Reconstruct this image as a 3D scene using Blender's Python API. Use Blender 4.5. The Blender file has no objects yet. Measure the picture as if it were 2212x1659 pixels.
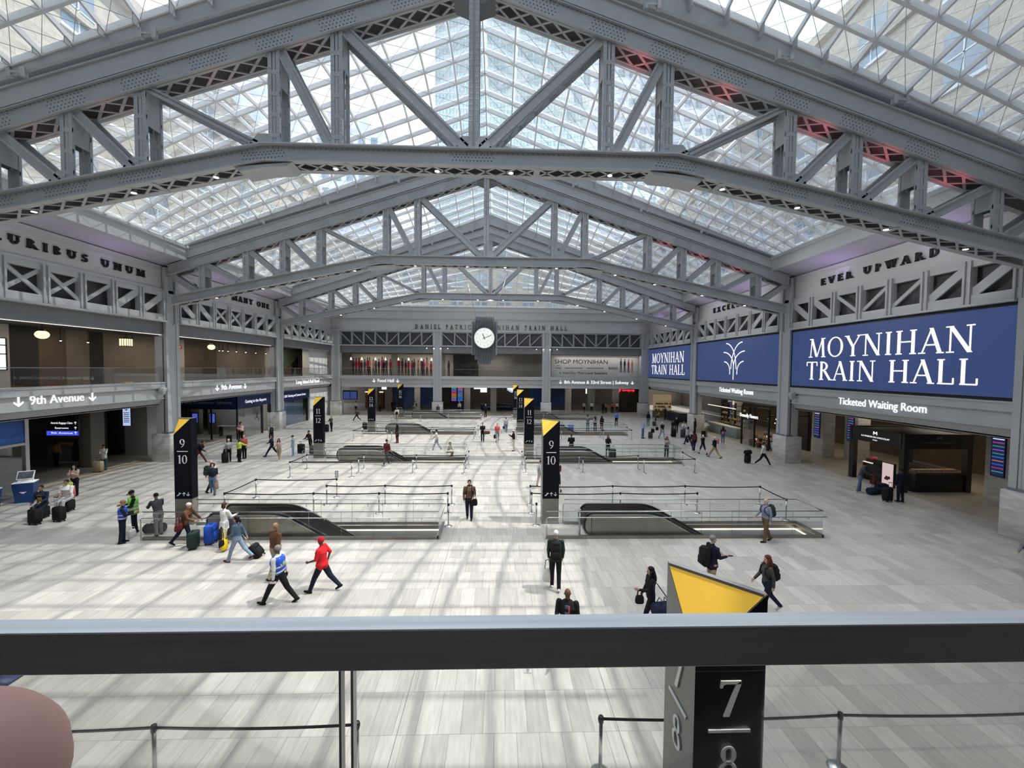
import bpy, math, random
from mathutils import Vector, Matrix
import numpy as np
random.seed(7)
SC = bpy.context.scene
COL = SC.collection
PI = math.pi
R = math.radians
# ------------------------------------------------------------------ camera
EYE = Vector((1.011, 0.0, 6.9616))
th, ya, ro = R(2.1669), R(1.815), R(0.5509)
fwd = Vector((math.sin(ya)*math.cos(th), math.cos(ya)*math.cos(th), -math.sin(th)))
rt = Vector((math.cos(ya), -math.sin(ya), 0)); up = rt.cross(fwd)
r2 = rt*math.cos(ro) + up*math.sin(ro); u2 = up*math.cos(ro) - rt*math.sin(ro)
cam = bpy.data.cameras.new('camera'); camo = bpy.data.objects.new('camera', cam); COL.objects.link(camo)
cam.sensor_fit = 'HORIZONTAL'; cam.sensor_width = 36.0; cam.lens = 36.0*889.24/2212
cam.clip_start = 0.02; cam.clip_end = 1500
camo.matrix_world = Matrix(((r2.x, u2.x, -fwd.x, EYE.x), (r2.y, u2.y, -fwd.y, EYE.y), (r2.z, u2.z, -fwd.z, EYE.z), (0, 0, 0, 1)))
SC.camera = camo
SC.view_settings.view_transform = 'Standard'; SC.view_settings.look = 'None'
SC.view_settings.gamma = 1.0; SC.view_settings.exposure = EXPOSURE = 0.80
SC.cycles.use_denoising = True
SC.cycles.max_bounces = 10; SC.cycles.diffuse_bounces = 5; SC.cycles.transparent_max_bounces = 24
SC.cycles.caustics_reflective = False; SC.cycles.caustics_refractive = False
SC.cycles.sample_clamp_indirect = 6.0
# ------------------------------------------------------------------ sky and sun
W = bpy.data.worlds.new('World'); SC.world = W; W.use_nodes = True
nt = W.node_tree; nt.nodes.clear()
wo = nt.nodes.new('ShaderNodeOutputWorld'); bg = nt.nodes.new('ShaderNodeBackground')
tc = nt.nodes.new('ShaderNodeTexCoord'); nz = nt.nodes.new('ShaderNodeTexNoise'); cr = nt.nodes.new('ShaderNodeValToRGB')
nz.inputs['Scale'].default_value = 2.2; nz.inputs['Detail'].default_value = 5
cr.color_ramp.elements[0].position = 0.36; cr.color_ramp.elements[0].color = (0.40, 0.64, 1.0, 1)
cr.color_ramp.elements[1].position = 0.6; cr.color_ramp.elements[1].color = (0.94, 0.97, 1.0, 1)
nt.links.new(tc.outputs['Generated'], nz.inputs['Vector']); nt.links.new(nz.outputs['Fac'], cr.inputs['Fac'])
nt.links.new(cr.outputs['Color'], bg.inputs['Color']); nt.links.new(bg.outputs['Background'], wo.inputs['Surface'])
bg.inputs['Strength'].default_value = 1.22
sun = bpy.data.lights.new('sun', 'SUN'); suno = bpy.data.objects.new('sun', sun); COL.objects.link(suno)
sun.energy = 2.35; sun.angle = R(0.55); sun.color = (1.0, 0.955, 0.88)
suno.rotation_euler = Vector((math.cos(R(62))*math.cos(R(-6)), math.cos(R(62))*math.sin(R(-6)), math.sin(R(62)))).to_track_quat('Z', 'Y').to_euler()
suno.location = (40, 0, 60)

# ------------------------------------------------------------------ helpers
def nrm(v):
    return Vector(v).normalized()

class MB:
    """collects geometry for ONE mesh"""
    def __init__(s):
        s.v = []; s.f = []; s.m = []; s.sm = []
    def add(s, vs, fs, m=0, smooth=False):
        o = len(s.v); s.v.extend([tuple(p) for p in vs])
        for f in fs:
            s.f.append(tuple(i+o for i in f)); s.m.append(m); s.sm.append(smooth)
        return s
    def box(s, x0, x1, y0, y1, z0, z1, m=0):
        vs = [(x0,y0,z0),(x1,y0,z0),(x1,y1,z0),(x0,y1,z0),(x0,y0,z1),(x1,y0,z1),(x1,y1,z1),(x0,y1,z1)]
        return s.add(vs, [(0,3,2,1),(4,5,6,7),(0,1,5,4),(1,2,6,5),(2,3,7,6),(3,0,4,7)], m)
    def bar(s, a, b, w, h, up=(0,0,1), m=0):
        """rectangular bar from a to b; w across, h along up"""
        a = Vector(a); b = Vector(b); d = (b-a).normalized(); u = Vector(up)
        r = d.cross(u)
        if r.length < 1e-6: r = d.cross(Vector((0,1,0)))
        r.normalize(); u = r.cross(d)
        r = r*(w/2); u = u*(h/2)
        vs = [a-r-u, a+r-u, a+r+u, a-r+u, b-r-u, b+r-u, b+r+u, b-r+u]
        return s.add(vs, [(0,1,2,3),(7,6,5,4),(0,4,5,1),(1,5,6,2),(2,6,7,3),(3,7,4,0)], m)
    def tube(s, pts, rad, n=8, m=0, caps=True):
        pts = [Vector(p) for p in pts]; k = len(pts)
        rads = rad if isinstance(rad, (list, tuple)) else [rad]*k
        vs = []; fs = []; prev = None
        for i, p in enumerate(pts):
            d = (pts[min(i+1,k-1)] - pts[max(i-1,0)]).normalized()
            if prev is None:
                ref = Vector((0,0,1)) if abs(d.z) < 0.9 else Vector((1,0,0))
                r = d.cross(ref).normalized()
            else:
                r = (prev - d*prev.dot(d)).normalized()
            prev = r; u = d.cross(r)
            for j in range(n):
                a = 2*PI*j/n
                vs.append(p + (r*math.cos(a) + u*math.sin(a))*rads[i])
        for i in range(k-1):
            for j in range(n):
                j2 = (j+1) % n
                fs.append((i*n+j, i*n+j2, (i+1)*n+j2, (i+1)*n+j))
        s.add(vs, fs, m, True)
        if caps:
            o = len(s.v) - k*n
            s.f.append(tuple(o+j for j in reversed(range(n)))); s.m.append(m); s.sm.append(False)
            s.f.append(tuple(o+(k-1)*n+j for j in range(n))); s.m.append(m); s.sm.append(False)
        return s
    def cyl(s, x, y, z0, z1, r0, r1=None, n=16, m=0):
        return s.tube([(x,y,z0),(x,y,z1)], [r0, r0 if r1 is None else r1], n, m)
    def lathe(s, prof, c=(0,0,0), n=16, m=0):
        vs = []; fs = []; k = len(prof)
        for (r, z) in prof:
            for j in range(n):
                a = 2*PI*j/n; vs.append((c[0]+r*math.cos(a), c[1]+r*math.sin(a), c[2]+z))
        for i in range(k-1):
            for j in range(n):
                j2 = (j+1) % n; fs.append((i*n+j, i*n+j2, (i+1)*n+j2, (i+1)*n+j))
        s.add(vs, fs, m, True); o = len(s.v)-k*n
        s.f.append(tuple(o+j for j in reversed(range(n)))); s.m.append(m); s.sm.append(False)
        s.f.append(tuple(o+(k-1)*n+j for j in range(n))); s.m.append(m); s.sm.append(False)
        return s
    def ell(s, c, r, n=12, k=8, m=0, M=None):
        vs = [(0,0,-1)]; fs = []
        for i in range(1, k):
            p = -PI/2 + PI*i/k
            for j in range(n):
                a = 2*PI*j/n; vs.append((math.cos(p)*math.cos(a), math.cos(p)*math.sin(a), math.sin(p)))
        vs.append((0,0,1)); t = len(vs)-1
        for j in range(n):
            fs.append((0, 1+(j+1)%n, 1+j)); fs.append((t, t-n+j, t-n+(j+1)%n))
        for i in range(k-2):
            for j in range(n):
                a = 1+i*n+j; b = 1+i*n+(j+1)%n; fs.append((a, b, b+n, a+n))
        out = []
        for q in vs:
            q = Vector((q[0]*r[0], q[1]*r[1], q[2]*r[2]))
            if M is not None: q = M @ q
            out.append(q + Vector(c))
        return s.add(out, fs, m, True)
    def prism(s, poly, d, m=0):
        """poly: list of 3-D points (planar, ordered), extruded by vector d"""
        n = len(poly); d = Vector(d); P = [Vector(p) for p in poly]
        vs = P + [p+d for p in P]
        fs = [tuple(reversed(range(n))), tuple(range(n, 2*n))] + [(i, (i+1)%n, n+(i+1)%n, n+i) for i in range(n)]
        return s.add(vs, fs, m)
    def quad(s, a, b, c, d, m=0):
        return s.add([a,b,c,d], [(0,1,2,3)], m)
    def rbox(s, c, size, r=0.03, M=None, m=0, seg=2):
        """box with rounded vertical edges and softened top/bottom"""
        hx, hy, hz = size[0]/2, size[1]/2, size[2]/2
        prof = [(r, -hz), (0, -hz+r), (0, hz-r), (r, hz)]
        ring = []
        for (cx, cy, a0) in ((hx,hy,0),(-hx,hy,90),(-hx,-hy,180),(hx,-hy,270)):
            for q in range(seg+1):
                ring.append((cx, cy, R(a0+90*q/seg)))
        vs = []; n = len(ring)
        for (ins, z) in prof:
            for (cx, cy, a) in ring:
                sx = 1 if cx > 0 else -1; sy = 1 if cy > 0 else -1
                x = cx - sx*r + math.cos(a)*(r-ins*0.6) - sx*ins*0.3; y = cy - sy*r + math.sin(a)*(r-ins*0.6) - sy*ins*0.3
                p = Vector((x, y, z))
                if M is not None: p = M @ p
                vs.append(p + Vector(c))
        fs = [tuple(reversed(range(n))), tuple(range(3*n, 4*n))]
        for i in range(3):
            for j in range(n):
                j2 = (j+1) % n; fs.append((i*n+j, i*n+j2, (i+1)*n+j2, (i+1)*n+j))
        return s.add(vs, fs, m, True)

_base = {}
def link(name, mb, mat, parent=None, label=None, loc=None):
    """one mesh object; vertices are given in world coordinates unless the parent sits elsewhere"""
    me = bpy.data.meshes.new(name)
    mats = mat if isinstance(mat, (list, tuple)) else [mat]
    base = Vector((0,0,0))
    if parent is not None: base = _base[parent.name]
    elif loc is not None: base = Vector(loc)
    elif mb.v:
        a = np.array(mb.v); lo = a.min(0); hi = a.max(0); base = Vector(((lo[0]+hi[0])/2, (lo[1]+hi[1])/2, lo[2]))
    V = np.array(mb.v, float) - np.array(base)
    me.from_pydata(V.tolist(), [], mb.f)
    for mm in mats: me.materials.append(mm)
    me.polygons.foreach_set('material_index', mb.m); me.polygons.foreach_set('use_smooth', mb.sm)
    me.update()
    o = bpy.data.objects.new(name, me); COL.objects.link(o)
    if parent is not None: o.parent = parent
    else: o.location = base
    _base[o.name] = base
    if label: o['label'] = label
    return o
def tag(o, label, cat, group=None, kind=None):
    o['label'] = label; o['category'] = cat
    if group: o['group'] = group
    if kind: o['kind'] = kind
    return o
def thing(name, label, cat, loc=(0,0,0), rz=0.0, group=None):
    o = bpy.data.objects.new(name, None); COL.objects.link(o)
    o.empty_display_size = 0.2; o.location = loc; o.rotation_euler = (0,0,rz)
    _base[o.name] = Vector(loc)
    return tag(o, label, cat, group)
def local(name, label, cat, loc, rz=0.0, group=None):
    """an Empty whose parts are modelled in its own local coordinates"""
    o = thing(name, label, cat, loc, rz, group); _base[o.name] = Vector((0,0,0)); return o
def struct(name, mb, mat, parent=None):
    o = link(name, mb, mat, parent)
    if parent is None: o['kind'] = 'structure'
    return o
def kids(o): return [c for c in bpy.data.objects if c.parent == o]
def dup(root, loc, rz, label=None, group=None, cat=None):
    r = root.copy(); COL.objects.link(r); r.location = loc; r.rotation_euler = (0,0,rz)
    if label: r['label'] = label
    if group: r['group'] = group
    for ch in root.children:
        c = ch.copy(); COL.objects.link(c); c.parent = r
        for g in ch.children:
            d = g.copy(); COL.objects.link(d); d.parent = c
    return r

# ------------------------------------------------------------------ materials
def mat(name, col, rough=0.6, metal=0.0, var=0.06, vs=3.0, spec=0.4, emit=None, es=0.0, bump=0.0, stretch=None):
    m = bpy.data.materials.new(name); m.use_nodes = True
    n = m.node_tree.nodes; L = m.node_tree.links; b = n['Principled BSDF']
    b.inputs['Roughness'].default_value = rough; b.inputs['Metallic'].default_value = metal
    b.inputs['Specular IOR Level'].default_value = spec
    t = n.new('ShaderNodeTexCoord'); z = n.new('ShaderNodeTexNoise'); z.inputs['Scale'].default_value = vs; z.inputs['Detail'].default_value = 3
    src = t.outputs['Object']
    if stretch:
        mp = n.new('ShaderNodeMapping'); mp.inputs['Scale'].default_value = stretch
        L.new(src, mp.inputs['Vector']); src = mp.outputs['Vector']
    L.new(src, z.inputs['Vector'])
    r = n.new('ShaderNodeValToRGB')
    r.color_ramp.elements[0].position = 0.3; r.color_ramp.elements[1].position = 0.7
    r.color_ramp.elements[0].color = tuple(c*(1-var) for c in col[:3]) + (1,)
    r.color_ramp.elements[1].color = tuple(min(1, c*(1+var)) for c in col[:3]) + (1,)
    L.new(z.outputs['Fac'], r.inputs['Fac']); L.new(r.outputs['Color'], b.inputs['Base Color'])
    if emit:
        b.inputs['Emission Color'].default_value = tuple(emit) + (1,); b.inputs['Emission Strength'].default_value = es
    if bump:
        bp = n.new('ShaderNodeBump'); bp.inputs['Strength'].default_value = bump; bp.inputs['Distance'].default_value = 0.02
        L.new(z.outputs['Fac'], bp.inputs['Height']); L.new(bp.outputs['Normal'], b.inputs['Normal'])
    return m
def glow(name, col, s):
    m = bpy.data.materials.new(name); m.use_nodes = True; n = m.node_tree.nodes; L = m.node_tree.links
    n.remove(n['Principled BSDF']); e = n.new('ShaderNodeEmission'); e.inputs['Strength'].default_value = s
    c = n.new('ShaderNodeRGB'); c.outputs[0].default_value = tuple(col)+(1,)
    L.new(c.outputs[0], e.inputs['Color']); L.new(e.outputs[0], n['Material Output'].inputs['Surface']); return m
def glass(name, tint=(0.93,0.96,0.95), refl=0.07, haze=0.0, rough=0.02):
    m = bpy.data.materials.new(name); m.use_nodes = True; n = m.node_tree.nodes; L = m.node_tree.links
    n.remove(n['Principled BSDF'])
    tr = n.new('ShaderNodeBsdfTransparent'); tr.inputs['Color'].default_value = tuple(tint)+(1,)
    gl = n.new('ShaderNodeBsdfGlossy'); gl.inputs['Roughness'].default_value = rough; gl.inputs['Color'].default_value = (1,1,1,1)
    lw = n.new('ShaderNodeFresnel'); lw.inputs['IOR'].default_value = 1.35
    mx = n.new('ShaderNodeMixShader'); mu = n.new('ShaderNodeMath'); mu.operation = 'MULTIPLY'; mu.inputs[1].default_value = refl/0.04
    cl = n.new('ShaderNodeClamp'); cl.inputs['Max'].default_value = 0.5
    L.new(lw.outputs[0], mu.inputs[0]); L.new(mu.outputs[0], cl.inputs['Value']); L.new(cl.outputs[0], mx.inputs[0])
    L.new(tr.outputs[0], mx.inputs[1]); L.new(gl.outputs[0], mx.inputs[2]); out = mx.outputs[0]
    if haze:
        df = n.new('ShaderNodeBsdfTranslucent'); df.inputs['Color'].default_value = (0.95,0.97,1,1)
        tcc = n.new('ShaderNodeTexCoord'); zz = n.new('ShaderNodeTexNoise'); zz.inputs['Scale'].default_value = 0.7
        L.new(tcc.outputs['Object'], zz.inputs['Vector'])
        m2 = n.new('ShaderNodeMath'); m2.operation = 'MULTIPLY'; m2.inputs[1].default_value = haze*2; L.new(zz.outputs['Fac'], m2.inputs[0])
        mh = n.new('ShaderNodeMixShader'); L.new(m2.outputs[0], mh.inputs[0]); L.new(out, mh.inputs[1]); L.new(df.outputs[0], mh.inputs[2]); out = mh.outputs[0]
    L.new(out, n['Material Output'].inputs['Surface']); return m
def brick(name, c1, c2, mortar, bw, rh, ms, rough, off=0.5, loc=(0,0,0), axes='xy', grain=None, spec=0.35, vz=None):
    """tiled surface in object coordinates; axes says which world axes carry the pattern"""
    m = bpy.data.materials.new(name); m.use_nodes = True; n = m.node_tree.nodes; L = m.node_tree.links; b = n['Principled BSDF']
    b.inputs['Roughness'].default_value = rough; b.inputs['Specular IOR Level'].default_value = spec
    g = n.new('ShaderNodeNewGeometry'); sp = n.new('ShaderNodeSeparateXYZ'); cb = n.new('ShaderNodeCombineXYZ')
    L.new(g.outputs['Position'], sp.inputs[0])
    ax = {'x': 0, 'y': 1, 'z': 2}
    L.new(sp.outputs[ax[axes[0]]], cb.inputs[0]); L.new(sp.outputs[ax[axes[1]]], cb.inputs[1])
    mp = n.new('ShaderNodeMapping'); mp.inputs['Location'].default_value = loc; L.new(cb.outputs[0], mp.inputs['Vector'])
    br = n.new('ShaderNodeTexBrick'); br.offset = off; br.inputs['Scale'].default_value = 1.0
    br.inputs['Color1'].default_value = tuple(c1)+(1,); br.inputs['Color2'].default_value = tuple(c2)+(1,); br.inputs['Mortar'].default_value = tuple(mortar)+(1,)
    br.inputs['Brick Width'].default_value = bw; br.inputs['Row Height'].default_value = rh; br.inputs['Mortar Size'].default_value = ms
    br.inputs['Mortar Smooth'].default_value = 0.2; br.inputs['Bias'].default_value = 0.0
    L.new(mp.outputs[0], br.inputs['Vector']); out = br.outputs['Color']
    if grain:
        gm = n.new('ShaderNodeMapping'); gm.inputs['Scale'].default_value = grain[0]; gm.inputs['Rotation'].default_value = (0,0,R(grain[1])); L.new(cb.outputs[0], gm.inputs['Vector'])
        nz = n.new('ShaderNodeTexNoise'); nz.inputs['Scale'].default_value = 1.0; nz.inputs['Detail'].default_value = 4; nz.inputs['Roughness'].default_value = 0.65
        L.new(gm.outputs[0], nz.inputs['Vector'])
        rp = n.new('ShaderNodeValToRGB'); rp.color_ramp.elements[0].position = 0.3; rp.color_ramp.elements[1].position = 0.72
        a = grain[2]; rp.color_ramp.elements[0].color = (1-a,1-a,1-a,1); rp.color_ramp.elements[1].color = (1+a*0.3,)*3+(1,)
        mm = n.new('ShaderNodeMixRGB'); mm.blend_type = 'MULTIPLY'; mm.inputs[0].default_value = 1.0
        L.new(nz.outputs['Fac'], rp.inputs['Fac']); L.new(out, mm.inputs[1]); L.new(rp.outputs['Color'], mm.inputs[2]); out = mm.outputs[0]
    if vz:
        # long dark movement joints at x = vz values
        for x in vz:
            s1 = n.new('ShaderNodeMath'); s1.operation = 'SUBTRACT'; s1.inputs[1].default_value = x; L.new(sp.outputs[0], s1.inputs[0])
            s2 = n.new('ShaderNodeMath'); s2.operation = 'ABSOLUTE'; L.new(s1.outputs[0], s2.inputs[0])
            s3 = n.new('ShaderNodeMath'); s3.operation = 'LESS_THAN'; s3.inputs[1].default_value = 0.007; L.new(s2.outputs[0], s3.inputs[0])
            mm = n.new('ShaderNodeMixRGB'); mm.inputs[2].default_value = (0.16,0.16,0.16,1); L.new(s3.outputs[0], mm.inputs[0]); L.new(out, mm.inputs[1]); out = mm.outputs[0]
    L.new(out, b.inputs['Base Color']); return m

STEEL = mat('painted_steel', (0.46,0.475,0.49), 0.5, 0.0, 0.05, 1.2)
STEELD = mat('painted_steel_dark', (0.20,0.21,0.225), 0.55, 0.0, 0.05, 1.5)
BEAMG = mat('cladding_grey', (0.50,0.512,0.528), 0.5, 0.0, 0.04, 0.8)
LOUV = mat('louvre_grey', (0.62,0.625,0.63), 0.6, 0.0, 0.05, 2)
WHITEP = mat('white_paint', (0.80,0.82,0.85), 0.45, 0.0, 0.03, 2)
RIBW = mat('rib_white', (0.93,0.94,0.95), 0.5, 0.0, 0.02, 2)
BALF = mat('balcony_floor_dark', (0.115,0.095,0.085), 0.6, 0, 0.85, 0.45)  # unseen floor; its patchy dark tone shapes the reflection in the handrail
CURBG = mat('curb_pale_grey', (0.50,0.515,0.535), 0.5, 0.0, 0.04, 2)
FRIEZE = mat('frieze_grey', (0.56,0.565,0.57), 0.6, 0.0, 0.03, 0.7)
MESHD = mat('perforated_dark', (0.105,0.11,0.122), 0.7, 0.0, 0.1, 20)
BLACK = mat('black_paint', (0.012,0.012,0.014), 0.45, 0.0, 0.1, 5)
CHAR = mat('charcoal_panel', (0.010,0.012,0.017), 0.6, 0.0, 0.06, 3, 0.04)
YELLOW = mat('yellow_panel', (1.0,0.60,0.06), 0.5, 0.0, 0.04, 2)
TOTG = mat('totem_side_grey', (0.20,0.20,0.195), 0.42, 0.3, 0.05, 4)
SATIN = mat('satin_steel', (0.55,0.555,0.56), 0.32, 1.0, 0.05, 30, stretch=(1,1,0.1))
RAILM = mat('brushed_rail', (0.90,0.91,0.93), 0.42, 1.0, 0.10, 60, stretch=(0.03,1,1))
DKSTEEL = mat('dark_stainless', (0.30,0.285,0.26), 0.36, 0.9, 0.12, 1.4)
RUBBER = mat('black_rubber', (0.012,0.012,0.013), 0.35, 0.0, 0.1, 8)
BELT = mat('black_belt', (0.008,0.008,0.012), 0.7, 0.0, 0.1, 8)
GLS = glass('clear_glass', (0.90,0.93,0.93), 0.06)
GLR = glass('rail_glass', (0.965,0.975,0.97), 0.018)
GLROOF = glass('roof_glass', (0.88,0.91,0.92), 0.03, haze=0.045)
GLD = glass('shop_glass', (0.72,0.76,0.78), 0.10)
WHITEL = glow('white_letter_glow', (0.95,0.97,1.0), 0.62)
WHITEX = mat('white_letter_paint', (0.86,0.86,0.86), 0.5, 0, 0.02)
BLETTER = mat('black_letter', (0.012,0.013,0.016), 0.4, 0, 0.05)
FLOOR = brick('floor_stone', (0.55,0.526,0.487), (0.41,0.392,0.363), (0.27,0.26,0.25), 0.43, 1.04, 0.006, 0.42, 0.5, (0.1,-0.32,0), 'xy', ((14,1.2,1), 8, 0.20), 0.3, (-0.87, 3.38))
FLOORW = brick('floor_stone_warm', (0.45,0.40,0.33), (0.40,0.35,0.29), (0.25,0.22,0.18), 1.2, 1.2, 0.006, 0.3, 0.5, (0,0,0), 'xy', ((2,2,1), 0, 0.1), 0.4)
STONEX = brick('limestone_x', (0.66,0.60,0.50), (0.58,0.52,0.43), (0.42,0.38,0.32), 1.1, 0.42, 0.012, 0.9, 0.5, (0,0,0), 'yz', ((0.8,3,1), 0, 0.22), 0.1)
STONEY = brick('limestone_y', (0.66,0.60,0.50), (0.58,0.52,0.43), (0.42,0.38,0.32), 1.1, 0.42, 0.012, 0.9, 0.5, (0,0,0), 'xz', ((0.8,3,1), 0, 0.22), 0.1)
MARBLE = mat('pale_stone', (0.56,0.55,0.53), 0.45, 0, 0.22, 1.3, stretch=(1,1,3.5))
PLASTER = mat('pale_plaster', (0.50,0.49,0.47), 0.8, 0, 0.05, 1)
TAUPE = mat('taupe_wall', (0.22,0.185,0.15), 0.75, 0, 0.12, 0.7)
BROWN = mat('brown_wall', (0.115,0.085,0.06), 0.7, 0, 0.15, 0.8)
DARKW = mat('dark_wall', (0.028,0.026,0.025), 0.7, 0, 0.1, 1)
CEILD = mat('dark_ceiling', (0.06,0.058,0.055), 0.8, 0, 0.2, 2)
NAVY = mat('navy_panel', (0.012,0.028,0.10), 0.35, 0, 0.08, 1)
WINB = mat('window_glass_dark', (0.30,0.36,0.40), 0.12, 0.2, 0.2, 0.6)
# ------------------------------------------------------------------ main dimensions (metres; x across, y along the hall)
D = 14.75; TY = [15.58+D*k for k in range(3)]; CY = [16.14+D*k for k in range(-1, 4)]; WX = 22.62; FARY = 59.9
ROWS = [16.6, 30.0, 42.95, 56.0]
EX = {-1: (-13.1, -1.4), 1: (3.0, 14.63)}
def zl(x): return 20.73-0.327*abs(x)              # lower edge of a truss's top chord
def zg(x): return zl(x)+1.69+0.2+1.0*(1-abs(x)/21.4)   # glass edge above a truss
# ------------------------------------------------------------------ floor with the escalator openings
HOLES = []
for s in (-1, 1):
    for ry in ROWS:
        x0, x1 = EX[s]; HOLES.append((x0+3.3, x1-0.12, ry+0.12, ry+1.43))
xs = sorted(set([-24.2, 24.2] + [h[0] for h in HOLES] + [h[1] for h in HOLES])); ys = sorted(set([-9, 66.5] + [h[2] for h in HOLES] + [h[3] for h in HOLES]))
m = MB()
for i in range(len(xs)-1):
    for j in range(len(ys)-1):
        cx = (xs[i]+xs[i+1])/2; cy = (ys[j]+ys[j+1])/2
        if any(h[0] < cx < h[1] and h[2] < cy < h[3] for h in HOLES): continue
        m.quad((xs[i],ys[j],0),(xs[i+1],ys[j],0),(xs[i+1],ys[j+1],0),(xs[i],ys[j+1],0))
struct('floor', m, FLOOR)
m = MB(); m.quad((24.2,-9,0),(40,-9,0),(40,80,0),(24.2,80,0)); m.quad((-40,-9,0),(-24.2,-9,0),(-24.2,80,0),(-40,80,0)); m.quad((-24.2,66.5,0),(24.2,66.5,0),(24.2,80,0),(-24.2,80,0))
struct('floor_side', m, FLOORW)
PITW = mat('pit_panel', (0.45,0.47,0.48), 0.5, 0, 0.1, 1.0); LED = glow('led_strip_light', (1.0,0.90,0.70), 1.6)
PITF = mat('pit_floor', (0.25,0.25,0.25), 0.5, 0, 0.1, 1)
for i, h in enumerate(HOLES):
    m = MB(); a, b, c, d = h
    for (z0, z1, mi) in ((-0.17, 0, 0), (-5.5, -0.17, 1)):
        m.quad((a,c,z0),(b,c,z0),(b,c,z1),(a,c,z1),mi); m.quad((b,d,z0),(a,d,z0),(a,d,z1),(b,d,z1),mi)
        m.quad((b,c,z0),(b,d,z0),(b,d,z1),(b,c,z1),mi); m.quad((a,d,z0),(a,c,z0),(a,c,z1),(a,d,z1),mi)
    m.quad((a,c,-5.5),(b,c,-5.5),(b,d,-5.5),(a,d,-5.5),2)
    o = struct('wall_pit', m, [DKSTEEL, PITW, PITF])
    m = MB(); m.box(a+3.4, b-0.02, d-0.035, d-0.003, -0.215, -0.175); m.box(b-0.035, b-0.003, c+0.02, d-0.04, -0.215, -0.175); m.box(a+3.4, b-0.02, c+0.003, c+0.035, -0.215, -0.175)
    link('led_strip', m, LED, o)

# ------------------------------------------------------------------ side walls, friezes, soffits
PURP = mat('soffit_lilac_lit', (0.50,0.47,0.56), 0.7, 0, 0.03, 0.5)  # lilac tint puts the purple accent light into the soffit colour
def wallbox(mb, s, d0, d1, y0, y1, z0, z1, mi=0):
    a, b = s*(WX+d0), s*(WX+d1); mb.box(min(a,b), max(a,b), y0, y1, z0, z1, mi)
for s, nm in ((-1, 'left'), (1, 'right')):
    m = MB()
    wallbox(m, s, 0.48, 0.9, -9, FARY, 12.35, 14.02); wallbox(m, s, 0.44, 0.5, -9, FARY, 13.62, 13.70)
    struct('wall_%s' % nm, m, FRIEZE)
    m = MB(); wallbox(m, s, 0.30, 0.9, -9, FARY, 12.15, 12.35); struct('trim_%d' % (2+s), m, BEAMG)
    m = MB(); x0, x1 = s*(WX+0.9), s*21.25
    m.prism([(x0,-9,14.02),(x1,-9,14.5),(x1,-9,14.62),(x0,-9,14.3)], (0, FARY+9, 0)); struct('ceiling_soffit_%s' % nm, m, PURP)
    m = MB(); m.box(min(s*21.2, s*21.75), max(s*21.2, s*21.75), -9, FARY, 14.4, 15.45); m.box(min(s*21.12, s*21.3), max(s*21.12, s*21.3), -9, FARY, 15.2, 15.3)
    m.box(min(s*21.75, s*26), max(s*21.75, s*26), -9, FARY, 14.9, 15.2)
    struct('ceiling_eave_%s' % nm, m, BEAMG)
# end wall behind the near balcony and its floor, roof strip over it
m = MB(); m.box(-26, 26, -9.3, -9, 5.2, 25); m.box(-26, 26, -9.3, -9, 0, 5.0); struct('wall_near', m, BROWN)
m = MB(); m.box(-26, 26, -9, 0.72, 4.95, 5.42); struct('floor_balcony', m, BALF)
m = MB(); m.box(-26, 26, -9, -1.2, 9.0, 9.3); struct('ceiling_balcony', m, CEILD)
m = MB()
for s in (-1, 1): m.prism([(0,-9,zg(0)),(s*22,-9,zg(22)),(s*22,-9,zg(22)+.3),(0,-9,zg(0)+.3)], (0, 9.4, 0))
struct('ceiling_near', m, BEAMG)
m = MB()
for s in (-1, 1): m.prism([(0,.38,zg(0)),(s*22,.38,zg(22)),(s*22,.38,zl(22)-.2),(0,.38,zl(0)-.2)], (0, .5, 0))
struct('trim_ridge', m, BEAMG)

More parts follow.
